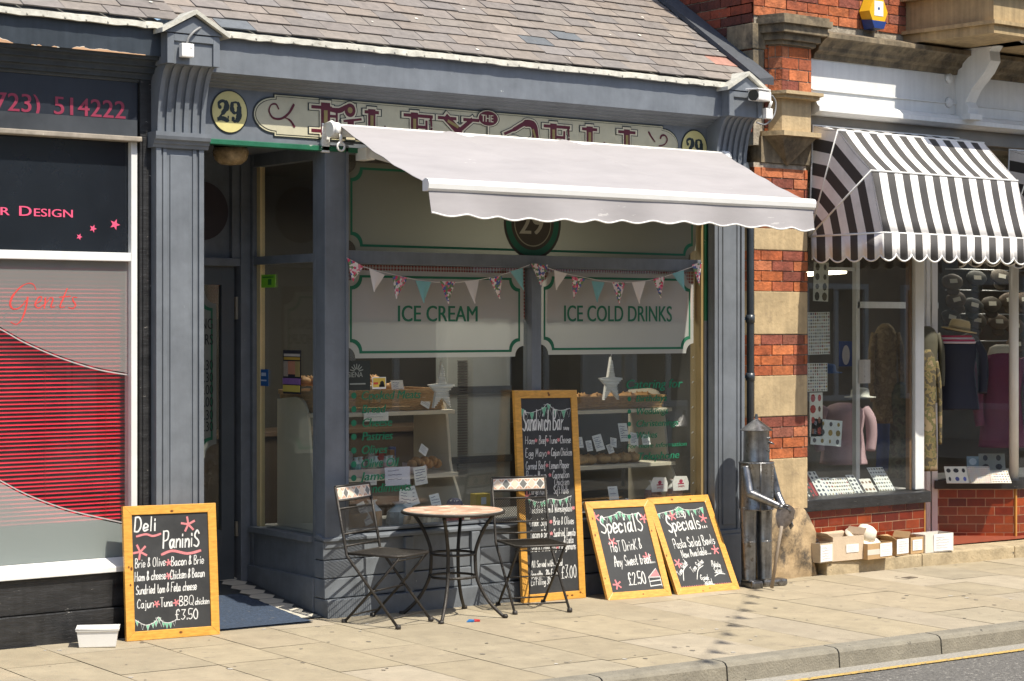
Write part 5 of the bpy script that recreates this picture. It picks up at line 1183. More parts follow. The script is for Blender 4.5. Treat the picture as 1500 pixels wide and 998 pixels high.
for s_ in (-1, 1): 
    m = MB(); c0 = (s_*.072, -.0, .60); cyl(m, (s_*.072,0,.335), c0, .056, .062); cyl(m, (s_*.074,-.005,.05), (s_*.072,0,.345), .053, .057)
    m.build('leg', STEEL, fig, world=False)
    m = MB(); m.box(.015, .235, -.055, .045, .0, .052, .018) if s_ == 1 else m.box(-.112, -.012, -.13, .05, .0, .058, .018)
    if s_ == 1:
        for v_ in m.bm.verts: pass
    o = m.build('foot', STEEL, fig, world=False); o.rotation_euler = (0,0,R(0 if s_ == 1 else -6))
    if s_ == 1: o.location = (.01,-.01,0)
for s_, sh, el, hn in ((-1,(-.125,-.03,.90),(-.135,-.10,.71),(.055,-.20,.615)),(1,(.12,0,.90),(.15,-.05,.69),(.155,-.17,.54))):
    m = MB(); cyl(m, el, sh, .034, .036, 14); cyl(m, hn, el, .026, .033, 14); m.ball(el, .035, .035, .035, 10, 8); ar = m.build('arm', STEEL, fig, world=False)
    m = MB(); d = (Vector(hn)-Vector(el)).normalized()
    m.ball(Vector(hn)+d*.02, .026, .022, .022, 10, 8)
    for k in range(4): 
        o_ = Vector((.0,-.012+.009*k,.012-.008*k)); b0 = Vector(hn)+d*.03+o_; m.tube([b0, b0+d*.035+Vector((0,0,-.004)), b0+d*.06+Vector((0,-.004,-.018))], .0065, 6)
    b0 = Vector(hn)+d*.015; m.tube([b0, b0+Vector((.01,-.025,.02))+d*.02, b0+Vector((.012,-.03,.022))+d*.04], .0065, 6)
    m.build('hand', STEEL, ar, world=False)
sp = thing('garden_spade', 'old garden spade held blade up by the metal figure', 'spade', (fx, fy, fg), (0,0,R(-8)))
m = MB(); m.tube([(-.01,-.205,.012),(.03,-.222,.30),(.06,-.232,.47)], .013, 10); m.build('shaft', mat('worn_wood', (.30,.24,.18), .7, var=.3), sp, world=False)
m = MB(); A = Vector((.06,-.235,.45)); U = Vector((.28,-.05,.96)).normalized(); S_ = Vector((.86,-.38,-.34)).normalized()
S_ = (S_ - U*S_.dot(U)).normalized(); N_ = U.cross(S_)
def bl(u, v): w_ = .068*(.35+.65*min(1,v*2.2))*(1-.0*v); return A + S_*(u-.5)*2*w_ + U*(v*.155 + .03*(1-(2*u-1)**2)*v) + N_*(.018*(2*u-1)**2)
m.sheet(bl, 10, 8, .004); m.build('blade', mat('rusty_steel', (.20,.17,.15), .5, metal=.7, var=.4, vscale=20), sp, world=False)
# drainpipe
xp = xa(1099, -.06)
dp = thing('drainpipe', 'dark iron drainpipe running down between the delicatessen and the brick pier', 'drainpipe', (xp, -.06, 0))
m = MB(); m.tube([(xp,-.06,-.08),(xp,-.06,2.95),(xp,.0,3.15)], .028, 12); m.build('pipe', NAVY, dp)
for z_ in (za(1099,552,-.06), za(1099,467,-.06)):
    m = MB(); m.tube([(xp,-.06,z_-.03),(xp,-.06,z_+.03)], .036, 12); m.box(xp-.06, xp+.06, -.045, -.03, z_-.012, z_+.012); m.build('collar', NAVY, dp)
# wall cabinet things: camera, box, lamp, alarm
cx, cz = at(1101,139,-.36); cx += .05; cc = thing('security_camera', 'white bullet security camera on the bracket beside the brick pier', 'camera', (cx, -.3, cz), (0,0,0))
m = MB(); d = Vector((-.9,-.42,-.05)).normalized(); q = Matrix.Translation((cx+.0,-.36,cz)) @ d.to_track_quat('Y','Z').to_matrix().to_4x4()
m2 = MB(); m2.box(-.045, .045, -.20, .06, -.04, .035, .01)
for v_ in m2.bm.verts: v_.co = q @ v_.co
m2.build('body', WPLASTIC, cc)
m2 = MB(); m2.box(-.052, .052, -.17, .095, .037, .048, .004)
for v_ in m2.bm.verts: v_.co = q @ v_.co
m2.build('sunshield', WPLASTIC, cc)
m2 = MB(); m2.lathe([(.040,-.01),(.040,.012)], n=20, xf=q @ Matrix.Translation((0,.058,-.003)) @ Matrix.Rotation(R(-90),4,'X')); m2.build('lens', mat('black_lens', (.01,.01,.012), .1), cc)
m2 = MB(); bx, bz = at(1124,165,-.28); m2.tube([(bx,-.28,bz),(bx-.005,-.33,cz-.03)], .011, 8); m2.box(bx-.04, bx+.03, -.31, -.26, bz-.05, bz+.03, .006); m2.build('mount', WPLASTIC, cc)
m2 = MB(); m2.tube(spline([(cx+.22,-.30,cz+.02),(cx+.27,-.29,cz-.03),(cx+.25,-.29,cz-.13),(cx+.17,-.28,cz-.2),(cx+.09,-.27,cz-.19)]), .007, 6); m2.build('cable', mat('grey_cable', (.25,.25,.25), .5), cc)
bx, bz = at(274,74,-.30); jb = thing('junction_box', 'small white junction box with a cable on the gabled bracket beside the salon', 'junction box', (bx, -.28, bz))
m = MB(); m.box(bx-.042, bx+.042, -.315, -.272, bz-.042, bz+.042, .008); m.ball((bx+.02,-.316,bz+.018), .006, .003, .006, 8, 5); m.build('case', WPLASTIC, jb)
m = MB(); m.tube(spline([(bx,-.295,bz+.04),(bx+.01,-.30,bz+.075),(bx+.05,-.30,bz+.12),(bx+.11,-.275,bz+.155)]), .008, 6); m.build('cable', mat('grey_cable'), jb)
x_, z_ = at(338,224,.35); lp_ = thing('porch_light', 'round ceiling light with a mottled amber glass bowl in the porch', 'lamp', (x_, .35, z_))
m = MB(); m.lathe([(.105,.03),(.11,.04),(.11,.06),(.09,.063)], (x_,.35,z_), 32); m.build('base', mat('bronze', (.07,.05,.035), .4, metal=.6), lp_)
m = MB(); m.lathe([(.01,-.082),(.07,-.074),(.105,-.045),(.118,.0),(.112,.028)], (x_,.35,z_), 32); m.build('bowl', mat('amber_glass', (.42,.30,.16), .25, var=.4, vscale=22), lp_)
x_, z_ = at(1283,18,-.10); al = thing('alarm_box', 'yellow hexagonal alarm box with a blue base on the brick wall', 'alarm', (x_, -.03, z_))
hexp = lambda s_: [(x_+.125*s_*math.cos(R(60*k)), z_+.145*s_*math.sin(R(60*k))) for k in range(6)]
m = MB(); A = [(u, -.035, v) for u, v in hexp(1)]; B = [(u-.0, -.13, v) for u, v in hexp(.86)]
for i in range(6): m.face([A[i], A[(i+1)%6], B[(i+1)%6], B[i]])
m.face(B); m.build('case', mat('yellow_plastic', (.75,.42,.02), .35), al)
m = MB(); P = hexp(1.03); A = [(P[3][0]+.03,-.033,z_-.06),(P[4][0],-.033,P[4][1]-.01),(P[5][0],-.033,P[5][1]-.01),(P[0][0]-.03,-.033,z_-.06)]; B = [(u, -.137, v) for u, v in ((x_-.085,z_-.075),(x_-.055,z_-.135),(x_+.055,z_-.135),(x_+.085,z_-.075))]
m.face(B); 
for i in range(4): m.face([A[i], A[(i+1)%4], B[(i+1)%4], B[i]])
m.build('blue_base', mat('blue_plastic', (.02,.05,.2), .35), al)
m = MB(); m.c = (.75,.8,.8); m.box(x_-.052, x_+.052, -.1325, -.1295, z_-.035, z_+.085); m.c = (.05,.1,.25); disc(m, x_, z_+.025, .012, .012, lambda u, v, w: (u, -.1335, v)); m.build('label', ATTRG, al)
# tub and mat
ux, uy = 4.955, -.27; ug = ground(ux, uy)
tu = thing('plastic_tub', 'white plastic ice cream tub on the pavement below the hair salon window', 'tub', (ux, uy, ug), (0,0,R(-28)))
m = MB(); w0, d0, w1, d1, h = .105,.062,.118,.074,.115
def tubr(z, k, e=0): return [(sx*(w0+(w1-w0)*k+e), sy*(d0+(d1-d0)*k+e), z) for sx, sy in ((-1,-1),(1,-1),(1,1),(-1,1))]
rings = [tubr(.002,0,-.004),tubr(.006,0),tubr(h-.016,1),tubr(h-.016,1,.006),tubr(h,1,.006),tubr(h,1,-.001),tubr(.01,0,-.003)]
for a, b in zip(rings, rings[1:]):
    for i in range(4): m.face([a[i], a[(i+1)%4], b[(i+1)%4], b[i]])
m.face(rings[0][::-1]); m.face(rings[-1]); m.build('body', WPLASTIC, tu, world=False)
m = MB(); m.tube([tubr(h-.004,1,.007)[i] for i in range(4)], .004, 6, closed=True); m.build('rim', WPLASTIC, tu, world=False)
m = MB(); nx, ny = 30, 26
def mt(u, v): x, y = lerp(PLx1+.02, CP0-.27, u), lerp(-.16, .62, v); return (x+.10*(1-v)*u, y, ramp(max(y,-.02))+.016+.0015*math.sin(u*40)*math.sin(v*37)) if y > -.02 else (x+.10*(1-v)*u, y, ground(x,y)+.014)
m.sheet(mt, nx, ny, .009); solo(m, 'door_mat', mat('blue_carpet', (.040,.060,.098), .95, var=.4, vscale=60, bump=.8, bscale=200, wear=((.10,.11,.13), .38, 25)), 'worn blue carpet mat on the delicatessen porch ramp', 'mat')
# manhole
mx, my, mz = 11.25, -.75, 0
m = MB(); hx = [(10.95,-.62),(11.25,-.66),(11.22,-.80),(10.92,-.76)]
m.c = (.10,.085,.06)
def cover(n_, lbl):
    t = thing('drain_cover', lbl, 'drain cover', (11.1,-.7,0)); m = MB(); P = [at(p, q, 0) for p, q in ()]
    return t
gx, gy = 11.62, -.62
cv = thing('stopcock_cover', 'small rusty water cover set in the pavement near the cardboard boxes', 'drain cover', (gx, gy, ground(gx, gy)), (0,0,R(4)))
m = MB(); m.hexa([(-.10,-.07,-.02),(.10,-.07,-.02),(.10,.07,-.02),(-.10,.07,-.02),(-.10,-.07,.004),(.10,-.07,.003),(.10,.07,.004),(-.10,.07,.005)]); m.build('frame', mat('old_concrete', (.36,.31,.23), .9, var=.2), cv, world=False)
m = MB(); m.box(-.055,.055,-.04,.04,.0,.0075,.002); m.build('lid', mat('rusty_lid', (.10,.075,.05), .8, var=.4, vscale=30), cv, world=False)

# ================================================================== BOXES ON THE STEP
CARD = mat('cardboard', attr=True, rough=.85, var=.08, vscale=7, bump=.15)
def carton(label, px0, px1, pyb, h, Y, dep, col, rz=0, flaps=True, note=None, tape=False, items=None, tilt=0):
    x0, x1 = xa(px0, Y), xa(px1, Y); x = (x0+x1)/2; w_ = (x1-x0)/2; z = zs_(x)+.004
    t = thing('cardboard_box', label, 'box', (x, Y+dep/2, z), (tilt,0,rz)); m = MB(); th = .005; d = dep/2
    for b in ((-w_,w_,-d,-d+th,0,h),(-w_,w_,d-th,d,0,h),(-w_,-w_+th,-d+th,d-th,0,h),(w_-th,w_,-d+th,d-th,0,h),(-w_+th,w_-th,-d+th,d-th,0,th)): m.c = vary(col, .06); m.box(*b)
    m.build('body', CARD, t, world=False)
    if flaps:
        for P in ([(-w_,-d,h),(-w_-.06,-d,h+.03),(-w_-.06,d,h+.03),(-w_,d,h)], [(w_,-d,h),(w_+.03,-d,h+.05),(w_+.03,d,h+.05),(w_,d,h)], [(-w_,d,h),(w_,d,h),(w_,d+.05,h+.015),(-w_,d+.05,h+.015)]):
            m = MB(); m.c = vary(col, .1); m.hexa([Vector(p)+Vector((0,0,-.002)) for p in P]+[Vector(p)+Vector((0,0,.003)) for p in P]); m.build('flap', CARD, t, world=False)
    if tape: m = MB(); m.c = (.62,.58,.5); m.box(-w_-.001, w_+.001, -d-.001, -d, h*.28, h*.62); m.build('tape', ATTRG, t, world=False)
    if note:
        u0, u1, v0, v1 = note; m = MB(); m.c = (.82,.8,.77); m.hexa([(lerp(-w_,w_,u0),-d-.004,h*v0),(lerp(-w_,w_,u1),-d-.004,h*v0),(lerp(-w_,w_,u1),-d-.002,h*v0),(lerp(-w_,w_,u0),-d-.002,h*v0),(lerp(-w_,w_,u0)-.004,-d-.006,h*v1),(lerp(-w_,w_,u1),-d-.005,h*v1),(lerp(-w_,w_,u1),-d-.003,h*v1),(lerp(-w_,w_,u0),-d-.003,h*v1)])
        m.c = (.25,.24,.3); f = lambda u, v, w=0: (lerp(lerp(-w_,w_,u0),lerp(-w_,w_,u1),u), -d-.0075-w, h*lerp(v0,v1,v))
        for k in range(5):
            P = [(.1+.8*i/9, .82-.16*k+random.uniform(-.03,.03)) for i in range(random.randint(6,10))]; ribbon(m, P, .018, lambda u, v, w: f(u, v, w), smooth=True)
        m.build('note', ATTR, t, world=False)
    return t, w_, d, h
TAN, BRN, WHT = (.56,.46,.33), (.46,.30,.15), (.68,.64,.57)
carton('small open carton with a large white note, tucked against the worn stone plinth', 1199, 1222, 830, .15, -.20, .16, TAN, .1, False, (.02,.85,.05,.92))
carton('big pale cardboard box with a small framed note beside the boxed hat', 1222, 1265, 827, .19, -.19, .20, (.56,.44,.31), -.05, True, (.42,.82,.32,.66))
_, w_, d, h = carton('brown box with white tape and white note, holding the pale hat', 1270, 1307, 822, .125, -.24, .22, BRN, .03, False, (.50,.98,.12,.95), True)
hxp, hyp = (xa(1270,-.24)+xa(1307,-.24))/2-.03, -.10
carton('brown carton with a crooked white paper, between the taped box and the narrow carton', 1311, 1331, 814, .13, -.17, .16, BRN, .1, True, (.02,.98,.1,1.02))
carton('narrow brown carton with a square white note beside the white box', 1333, 1355, 810, .135, -.15, .17, BRN, .05, False, (.12,.78,.2,.85))
carton('white box with faint lettering, on the step nearest the shop doorway', 1357, 1396, 808, .15, -.17, .17, WHT, -.05, False, (.3,.95,.06,.98))
ht = thing('sun_hat', 'wide brimmed cream sun hat lying on the brown taped box', 'hat', (hxp, hyp, zs_(hxp)+.16), (R(28), R(6), 0))
FELT = mat('cream_felt', (.74,.68,.56), .9, var=.06); m = MB(); m.lathe([(.085,.004),(.150,-.014),(.153,-.006),(.086,.010)], n=32, sx=1.1); m.build('brim', FELT, ht, world=False); m = MB(); m.lathe([(.085,.006),(.078,.05),(.07,.085),(.045,.10),(.0,.103)], n=32, sx=1.1); m.build('crown', FELT, ht, world=False)
for lb, px, py, Y, c in (('crumpled white papers spilling out beside the stone plinth', 1198, 800, -.08, (.8,.78,.74)),):
    x_, z_ = at(px, py, Y); m = MB(); m.c = c; rnd = random.Random(3)
    for k in range(5):
        P = [(x_+rnd.uniform(-.05,.02), Y+.02*k, z_-.10+rnd.uniform(-.02,.02)),(x_+rnd.uniform(.04,.09), Y+.02*k, z_-.10),(x_+rnd.uniform(.04,.08), Y+.02*k+.03, z_+rnd.uniform(.0,.05)),(x_-.05, Y+.02*k+.03, z_+rnd.uniform(.0,.05))]
        m.hexa([Vector(p)-Vector((0,.001,0)) for p in P]+[Vector(p)+Vector((0,.002,0)) for p in P])
    solo(m, 'papers', ATTR, lb, 'papers')
# ================================================================== BUNTING, STARS, LIGHTS IN THE WINDOW
def floral(name, base, pal):
    m = bpy.data.materials.new(name); m.use_nodes = True; t = m.node_tree; b = t.nodes['Principled BSDF']; b.inputs['Roughness'].default_value = .9
    tc = t.nodes.new('ShaderNodeTexCoord'); v = t.nodes.new('ShaderNodeTexVoronoi'); v.inputs['Scale'].default_value = 62; v.inputs['Randomness'].default_value = 1
    t.links.new(tc.outputs['Object'], v.inputs['Vector']); r = t.nodes.new('ShaderNodeValToRGB'); r.color_ramp.interpolation = 'CONSTANT'; e = r.color_ramp.elements
    e[0].color = (*pal[0],1); e[1].position = .2; e[1].color = (*pal[1],1)
    for i, c in enumerate(pal[2:]): q = e.new(.35+.14*i); q.color = (*c,1)
    sp = t.nodes.new('ShaderNodeSeparateColor'); t.links.new(v.outputs['Color'], sp.inputs[0]); t.links.new(sp.outputs[0], r.inputs[0]); t.links.new(r.outputs[0], b.inputs['Base Color']); return m
FLOR = floral('floral_cotton', None, [(.75,.68,.66),(.62,.06,.14),(.70,.20,.28),(.74,.62,.62),(.10,.13,.35),(.16,.25,.12)])
TEAL = mat('teal_cotton', (.20,.42,.44), .9, var=.08); LINEN = mat('white_cotton', (.72,.66,.64), .9, var=.05)
YB = -.035
def bunting(label, pts, flags):
    P = [Vector((at(a, b, YB)[0], YB, at(a, b, YB)[1])) for a, b in pts]; t = thing('bunting', label, 'bunting', tuple(P[len(P)//2]), group='bunting strings on the shop window')
    S_ = [Vector((u, YB, v)) for u, v in spline([(p.x, p.z) for p in P], 6)]; m = MB(); m.tube(S_, .0025, 5); m.build('cord', LINEN, t)
    for (xl, yl, xr, yr, xt, yt, kind) in flags:
        a, b, c = [Vector((at(p, q, YB)[0], YB-.004, at(p, q, YB)[1])) for p, q in ((xl,yl),(xr,yr),(xt,yt))]; m = MB(); sw = random.uniform(-.02,.02)
        def fl(u, v): p = a.lerp(b, u).lerp(c, v*.995); return (p.x, p.y + sw*v + .006*math.sin(u*6+v*3)*v - .004*v, p.z)
        m.sheet(fl, 6, 6, .0015); m.build('flag', {'f': FLOR, 't': TEAL, 'w': LINEN}[kind], t)
bunting('string of floral, white and teal bunting flags above the words ice cream', [(508,378),(533,391),(575,402),(617,411),(660,414),(700,410),(737,402),(776,388)],
  [(508,378,532,390,518,413,'f'),(540,393,563,403,548,428,'w'),(574,403,597,407,579,438,'f'),(608,411,631,413,621,444,'t'),(644,412,666,413,655,446,'f'),(680,412,701,410,693,445,'w'),(715,407,735,404,733,438,'f'),(747,398,765,393,766,425,'t'),(777,386,802,388,790,420,'f')])
bunting('string of floral, white and teal bunting flags above the words ice cold drinks', [(790,388),(822,399),(858,407),(893,413),(930,413),(964,408),(1000,396),(1028,386)],
  [(811,396,830,401,815,425,'w'),(837,405,857,409,841,437,'f'),(866,412,885,414,873,443,'t'),(896,414,915,414,905,446,'f'),(925,414,945,412,937,445,'w'),(956,409,973,405,968,437,'f'),(984,401,1001,396,1002,426,'t'),(1013,388,1027,384,1025,418,'f')])
def wicker_star(label, px, py, top, Y=.14):
    cx, cz = at(px, py, Y); t = thing('wicker_star', label, 'ornament', (cx, Y, cz)); P = star_poly(0, 0, .115, .052)
    P[0] = (0, .19); P[4] = (-.07,-.125); P[6] = (.07,-.125)
    m = MB(); m.c = (.70,.67,.62); m.prism([(cx+u, cz+v) for u, v in P], 'y', Y-.012, Y+.012)
    rnd = random.Random(px)
    for k in range(22):
        z = -.12 + k*.0135; xs_ = []
        for i in range(10):
            a, b = P[i], P[(i+1)%10]
            if (a[1]-z)*(b[1]-z) < 0: xs_.append(lerp(a[0], b[0], (z-a[1])/(b[1]-a[1])))
        xs_.sort()
        for a, b in zip(xs_[::2], xs_[1::2]):
            m.c = vary((.82,.79,.74), .10); m.tube([(cx+a-.003,Y-.014,cz+z+rnd.uniform(-.003,.003)),(cx+b+.003,Y-.014,cz+z+rnd.uniform(-.004,.004))], .0045, 5)
    m.build('star_body', ATTR, t)
    m = MB(); tx, tz_ = at(top[0], top[1], Y); m.tube([(cx,Y,cz+.18),(tx,Y,tz_)], .002, 4); m.build('string', LINEN, t)
wicker_star('white wicker star hanging in the window under the ice cream sign', 646, 571, (646,524))
wicker_star('white wicker star hanging in the window under the ice cold drinks sign', 894, 561, (896,519))
m = MB(); P = []; rnd = random.Random(7)
for k in range(26): P.append((xa(1018,.09)+.012*math.sin(k*1.7), .09, lerp(za(1018,505,.09), za(1018,735,.09), k/25)))
fl_ = thing('fairy_lights', 'string of small fairy lights hanging beside the gold window bead', 'lights', P[0]); m.tube(P, .003, 5); m.build('wire', mat('pale_wire', (.45,.42,.33), .5), fl_)
for k in range(1, 26): m = MB(); s_ = 1 if k % 2 else -1; m.tube([P[k], (P[k][0]+s_*.012, .085, P[k][2]+.006),(P[k][0]+s_*.028, .082, P[k][2]-.004)], [.003,.005,.003], 6); m.build('bulb', WPLASTIC, fl_)
# gingham blind behind the etched signs
def gingham():
    m = bpy.data.materials.new('gingham'); m.use_nodes = True; t = m.node_tree; b = t.nodes['Principled BSDF']; b.inputs['Roughness'].default_value = .9
    tc = t.nodes.new('ShaderNodeTexCoord'); sp = t.nodes.new('ShaderNodeSeparateXYZ'); t.links.new(tc.outputs['Object'], sp.inputs[0]); outs = []
    for ax in (0, 2):
        a = t.nodes.new('ShaderNodeMath'); a.operation = 'MULTIPLY'; a.inputs[1].default_value = 42; t.links.new(sp.outputs[ax], a.inputs[0])
        f = t.nodes.new('ShaderNodeMath'); f.operation = 'FRACT'; t.links.new(a.outputs[0], f.inputs[0]); g = t.nodes.new('ShaderNodeMath'); g.operation = 'GREATER_THAN'; g.inputs[1].default_value = .5; t.links.new(f.outputs[0], g.inputs[0]); outs.append(g)
    ad = t.nodes.new('ShaderNodeMath'); ad.operation = 'ADD'; t.links.new(outs[0].outputs[0], ad.inputs[0]); t.links.new(outs[1].outputs[0], ad.inputs[1])
    hf = t.nodes.new('ShaderNodeMath'); hf.operation = 'MULTIPLY'; hf.inputs[1].default_value = .5; t.links.new(ad.outputs[0], hf.inputs[0])
    mx = t.nodes.new('ShaderNodeMix'); mx.data_type = 'RGBA'; mx.inputs[6].default_value = (.72,.60,.54,1); mx.inputs[7].default_value = (.42,.05,.04,1); t.links.new(hf.outputs[0], mx.inputs[0]); t.links.new(mx.outputs[2], b.inputs['Base Color']); return m
GING = gingham()
for lb, p0, p1 in (('red gingham half blind behind the ice cream sign', 509, 777), ('red gingham half blind behind the ice cold drinks sign', 795, 1016)):
    m = MB(); x0, x1 = xa(p0,.075), xa(p1,.075); m.sheet(lambda u, v: (lerp(x0,x1,u), .075+.006*math.sin(u*60), lerp(za(640,467,.075), zt0-.005, v)), 60, 2, .002); solo(m, 'gingham_blind', GING, lb, 'blind')

# ================================================================== DISPLAY STANDS AND FOOD
LZ = ZS-.008
def curve_side(m, x, y0, y1, z0, z1):
    P = [(y1, z0), (y0-.0, z0), (y0+.01, z0+.10), (y0+.06, z0+.22), (y0+.14, lerp(z0,z1,.42)), (y0+.17, lerp(z0,z1,.65)), (y0+.20, lerp(z0,z1,.86)), (y0+.26, lerp(z0,z1,.97)), (y0+.36, z1), (y1, z1-.02)]
    Q = [P[0]] + spline(P[1:9], 4) + [P[9]]; m.prism(Q, 'x', x, x+.02)
def stand(label, x0, x1, shelves, sides=(1,1)):
    t = thing('display_stand', label, 'display stand', ((x0+x1)/2, .5, LZ))
    for k, x in enumerate((x0, x1-.02)):
        if sides[k]: m = MB(); curve_side(m, x, .22, .82, LZ, za(430,590,.6)+.04); m.build('side_panel', CREAMI, t)
    for z in shelves:
        m = MB(); m.box(x0+.02, x1-.02, .30 if z > 1.2 else .26, .80, z-.028, z, .004); m.build('shelf', CREAMI, t)
    return t
z1s, z2s = za(580,603,.30), za(580,697,.26)
sx0, sx1_ = XR+.10, xa(664,.35)
stand('cream display stand with curved sides, behind the cooked meats lettering', sx0, sx1_, (z1s, z2s))
tx0, tx1 = xa(832,.3), xa(975,.4); z3s, z4s = za(900,600,.30), za(900,681,.26)
stand('cream display stand behind the catering lettering on the window', tx0, tx1, (z3s, z4s))
WICK = mat('wicker', (.44,.27,.12), .8, var=.4, vscale=40, bump=1.0, bscale=120, stretch=(1,1,3)); BREADM = mat('crust', (.46,.25,.09), .75, var=.3, vscale=14, bump=.3); CAKEM = mat('cake', (.42,.27,.12), .8, var=.4, vscale=20, bump=.4)
def basket(label, x0, x1, y0, y1, z, h, n=5, kind='bread'):
    t = thing('wicker_basket', label, 'basket', ((x0+x1)/2, (y0+y1)/2, z)); m = MB(); e = .03
    for k in range(5):
        a, b = z+h*k/5, z+h*(k+1)/5-.002; g = e*k/5; th = .012+(.004 if k == 4 else 0)
        for q in ((x0-g,x1+g,y0-g-th,y0-g),(x0-g,x1+g,y1+g,y1+g+th),(x0-g-th,x0-g,y0-g,y1+g),(x1+g,x1+g+th,y0-g,y1+g)): m.box(*q, a, b, .003)
    m.box(x0, x1, y0, y1, z, z+.01); m.build('weave', WICK, t)
    return t
def loaf(label, x, y, z, r=.07, L=.12, rot=0, mt_=None, group=None, cuts=3):
    m = MB(); m.ball((x,y,z+r*.55), L, r, r*.62, 16, 10, .03, rot)
    for k in range(cuts): q = (k-(cuts-1)/2)*L*.5; cx_, cy_ = x+q*math.cos(rot), y+q*math.sin(rot); m.tube([(cx_-.02,cy_-r*.6,z+r*1.0),(cx_,cy_,z+r*1.19),(cx_+.02,cy_+r*.5,z+r*1.05)], .006, 5)
    return solo(m, 'loaf', mt_ or BREADM, label, 'bread', group)
def card(x, y, z, w_, h, label, rz=0, tilt=.25, lines=4, col=(.80,.80,.78), roll=0):
    m = MB(); m.c = col; m.box(-w_/2, w_/2, -.001, .001, 0, h); m.c = (.12,.13,.22)
    for k in range(lines):
        v = h*(.82-.72*k/max(1,lines)); ribbon(m, [(-w_*.38+w_*.76*i/7, v+random.uniform(-.06,.06)*h*.4) for i in range(random.randint(5,8))], h*.035, lambda u, v, w: (u, -.0015-w, v))
    o = m.build('price_card', ATTR, world=False); o.location = (x, y, z); o.rotation_euler = (-tilt, roll, rz); return tag(o, label, 'card')
def pack(name, label, cat, x, y, z, w_, d, h, col, top=None, rz=0, group=None, shine=True):
    """a soft bag of food with a gathered top"""
    m = MB(); rnd = random.Random(int(x*997)); n = 16; rings = []
    for k, (s_, q) in enumerate(((.75,0),(1,.12),(1.02,.4),(.92,.62),(.5,.80),(.3,.88),(.55,1.0))):
        m.c = col; rings.append([m.bm.verts.new((math.cos(2*math.pi*i/n)*w_/2*s_*(1+rnd.uniform(-.06,.06)), math.sin(2*math.pi*i/n)*d/2*s_*(1+rnd.uniform(-.06,.06)), h*q)) for i in range(n)])
    for k, (a, b) in enumerate(zip(rings, rings[1:])):
        for i in range(n): m.c = vary(col if k < 3 else (top or (.6,.62,.64)), .35 if k < 3 else .1); m._f([a[i], a[(i+1)%n], b[(i+1)%n], b[i]], k > 2)
    m.c = col; m._f(rings[0][::-1]); m._f(rings[-1])
    o = m.build(name, ATTRG, world=False); o.location = (x, y, z); o.rotation_euler = (0,0,rz); return tag(o, label, cat, group)
def jar(label, x, y, z, r, h, col, lid, top=None):
    t = thing('jar', label, 'jar', (x, y, z)); m = MB(); m.c = col; rnd = random.Random(int(x*777))
    m.lathe([(r*.92,0),(r,.01),(r,h*.72),(r*.75,h*.84),(r*.75,h*.88)], (x,y,z), 20); m.build('glass_body', ATTRG, t)
    m = MB(); m.c = lid; m.lathe([(r*.82,h*.86),(r*.86,h*.88),(r*.86,h*.99),(r*.7,h)], (x,y,z), 20); m.build('lid', ATTRG, t); return t
bz = z1s+.002
basket('wicker bread basket full of rolls, behind the yellow sticker', sx0+.06, sx1_-.10, .36, .82, bz, .15)
for k in range(14): loaf('round bread roll heaped in the basket behind the yellow sticker', sx0+.11+.095*(k%7), .44+.05*(k%3)+.17*(k//7), bz+.125+.05*(k//7), .055, .07, k, group='rolls in the top basket')
card(xa(585,.33), .34, za(585,578,.33)-.0, .10, .10, 'small white notice in the rolls basket, near the wicker star', lines=5); card(xa(623,.32), .33, za(623,596,.32), .08, .07, 'tilted price card under the wicker star at the end of the basket', roll=.5)
card(xa(548,.31), .285, z1s-.06, .20, .06, 'wide white label on the shelf edge under the basket of rolls', tilt=0, lines=2)
for px, c in ((540,(.30,.22,.12)),(552,(.35,.25,.15))):
    x = xa(px,.36); jar('small jar of preserve in front of the rolls, %s' % ('nearer the corner post' if px == 540 else 'nearer the wicker star'), x, .36, bz+.06, .03, .12, c, (.5,.42,.25))
bz2 = z2s+.002
m = MB(); m.c = (.62,.42,.36); x0, x1 = sx0+.05, xa(620,.33)
tr = thing('food_tray', 'patterned tray of bagged sweets on the shelf above the notices', 'tray', ((x0+x1)/2,.4,bz2)); m.box(x0, x1, .29, .58, bz2, bz2+.012); m.c = (.66,.52,.46); m.box(x0, x1, .28, .292, bz2, bz2+.05); m.box(x1-.008, x1, .292, .58, bz2, bz2+.06); m.build('tray_body', ATTR, tr)
for k in range(10):
    x = x0+.05+.062*k
    if x < x1-.04: pack('sweet_bag', 'clear bag of sweets in a row on the patterned tray', 'sweets', x, .36+.04*(k%2), bz2+.014, .078, .07, .115, random.choice([(.18,.36,.33),(.45,.42,.3),(.5,.3,.28)]), (.55,.62,.6), k, 'bags of sweets on the tray')
for k in range(7): loaf('baguette slice standing in a row beside the sweets tray', xa(606,.34)+.035*k, .36, bz2+.03+.02*(k%2), .055, .022, 0, group='baguette slices', cuts=0)
card(xa(617,.30), .29, za(617,665,.30), .07, .065, 'diamond tilted price card in front of the baguette slices', roll=.6)
card(xa(540,.28), .25, z2s-.055, .09, .075, 'small price card on the shelf edge below the sweets tray', tilt=0)
card(xa(582,.24), .235, za(582,711,.24), .205, .125, 'large handwritten notice with a purple line below the middle shelf', tilt=.05, lines=3, col=(.74,.74,.86)); card(xa(617,.24), .235, za(617,710,.24), .105, .125, 'handwritten white notice beside the large purple notice', tilt=.05, lines=5, roll=-.12)
rnd = random.Random(21)
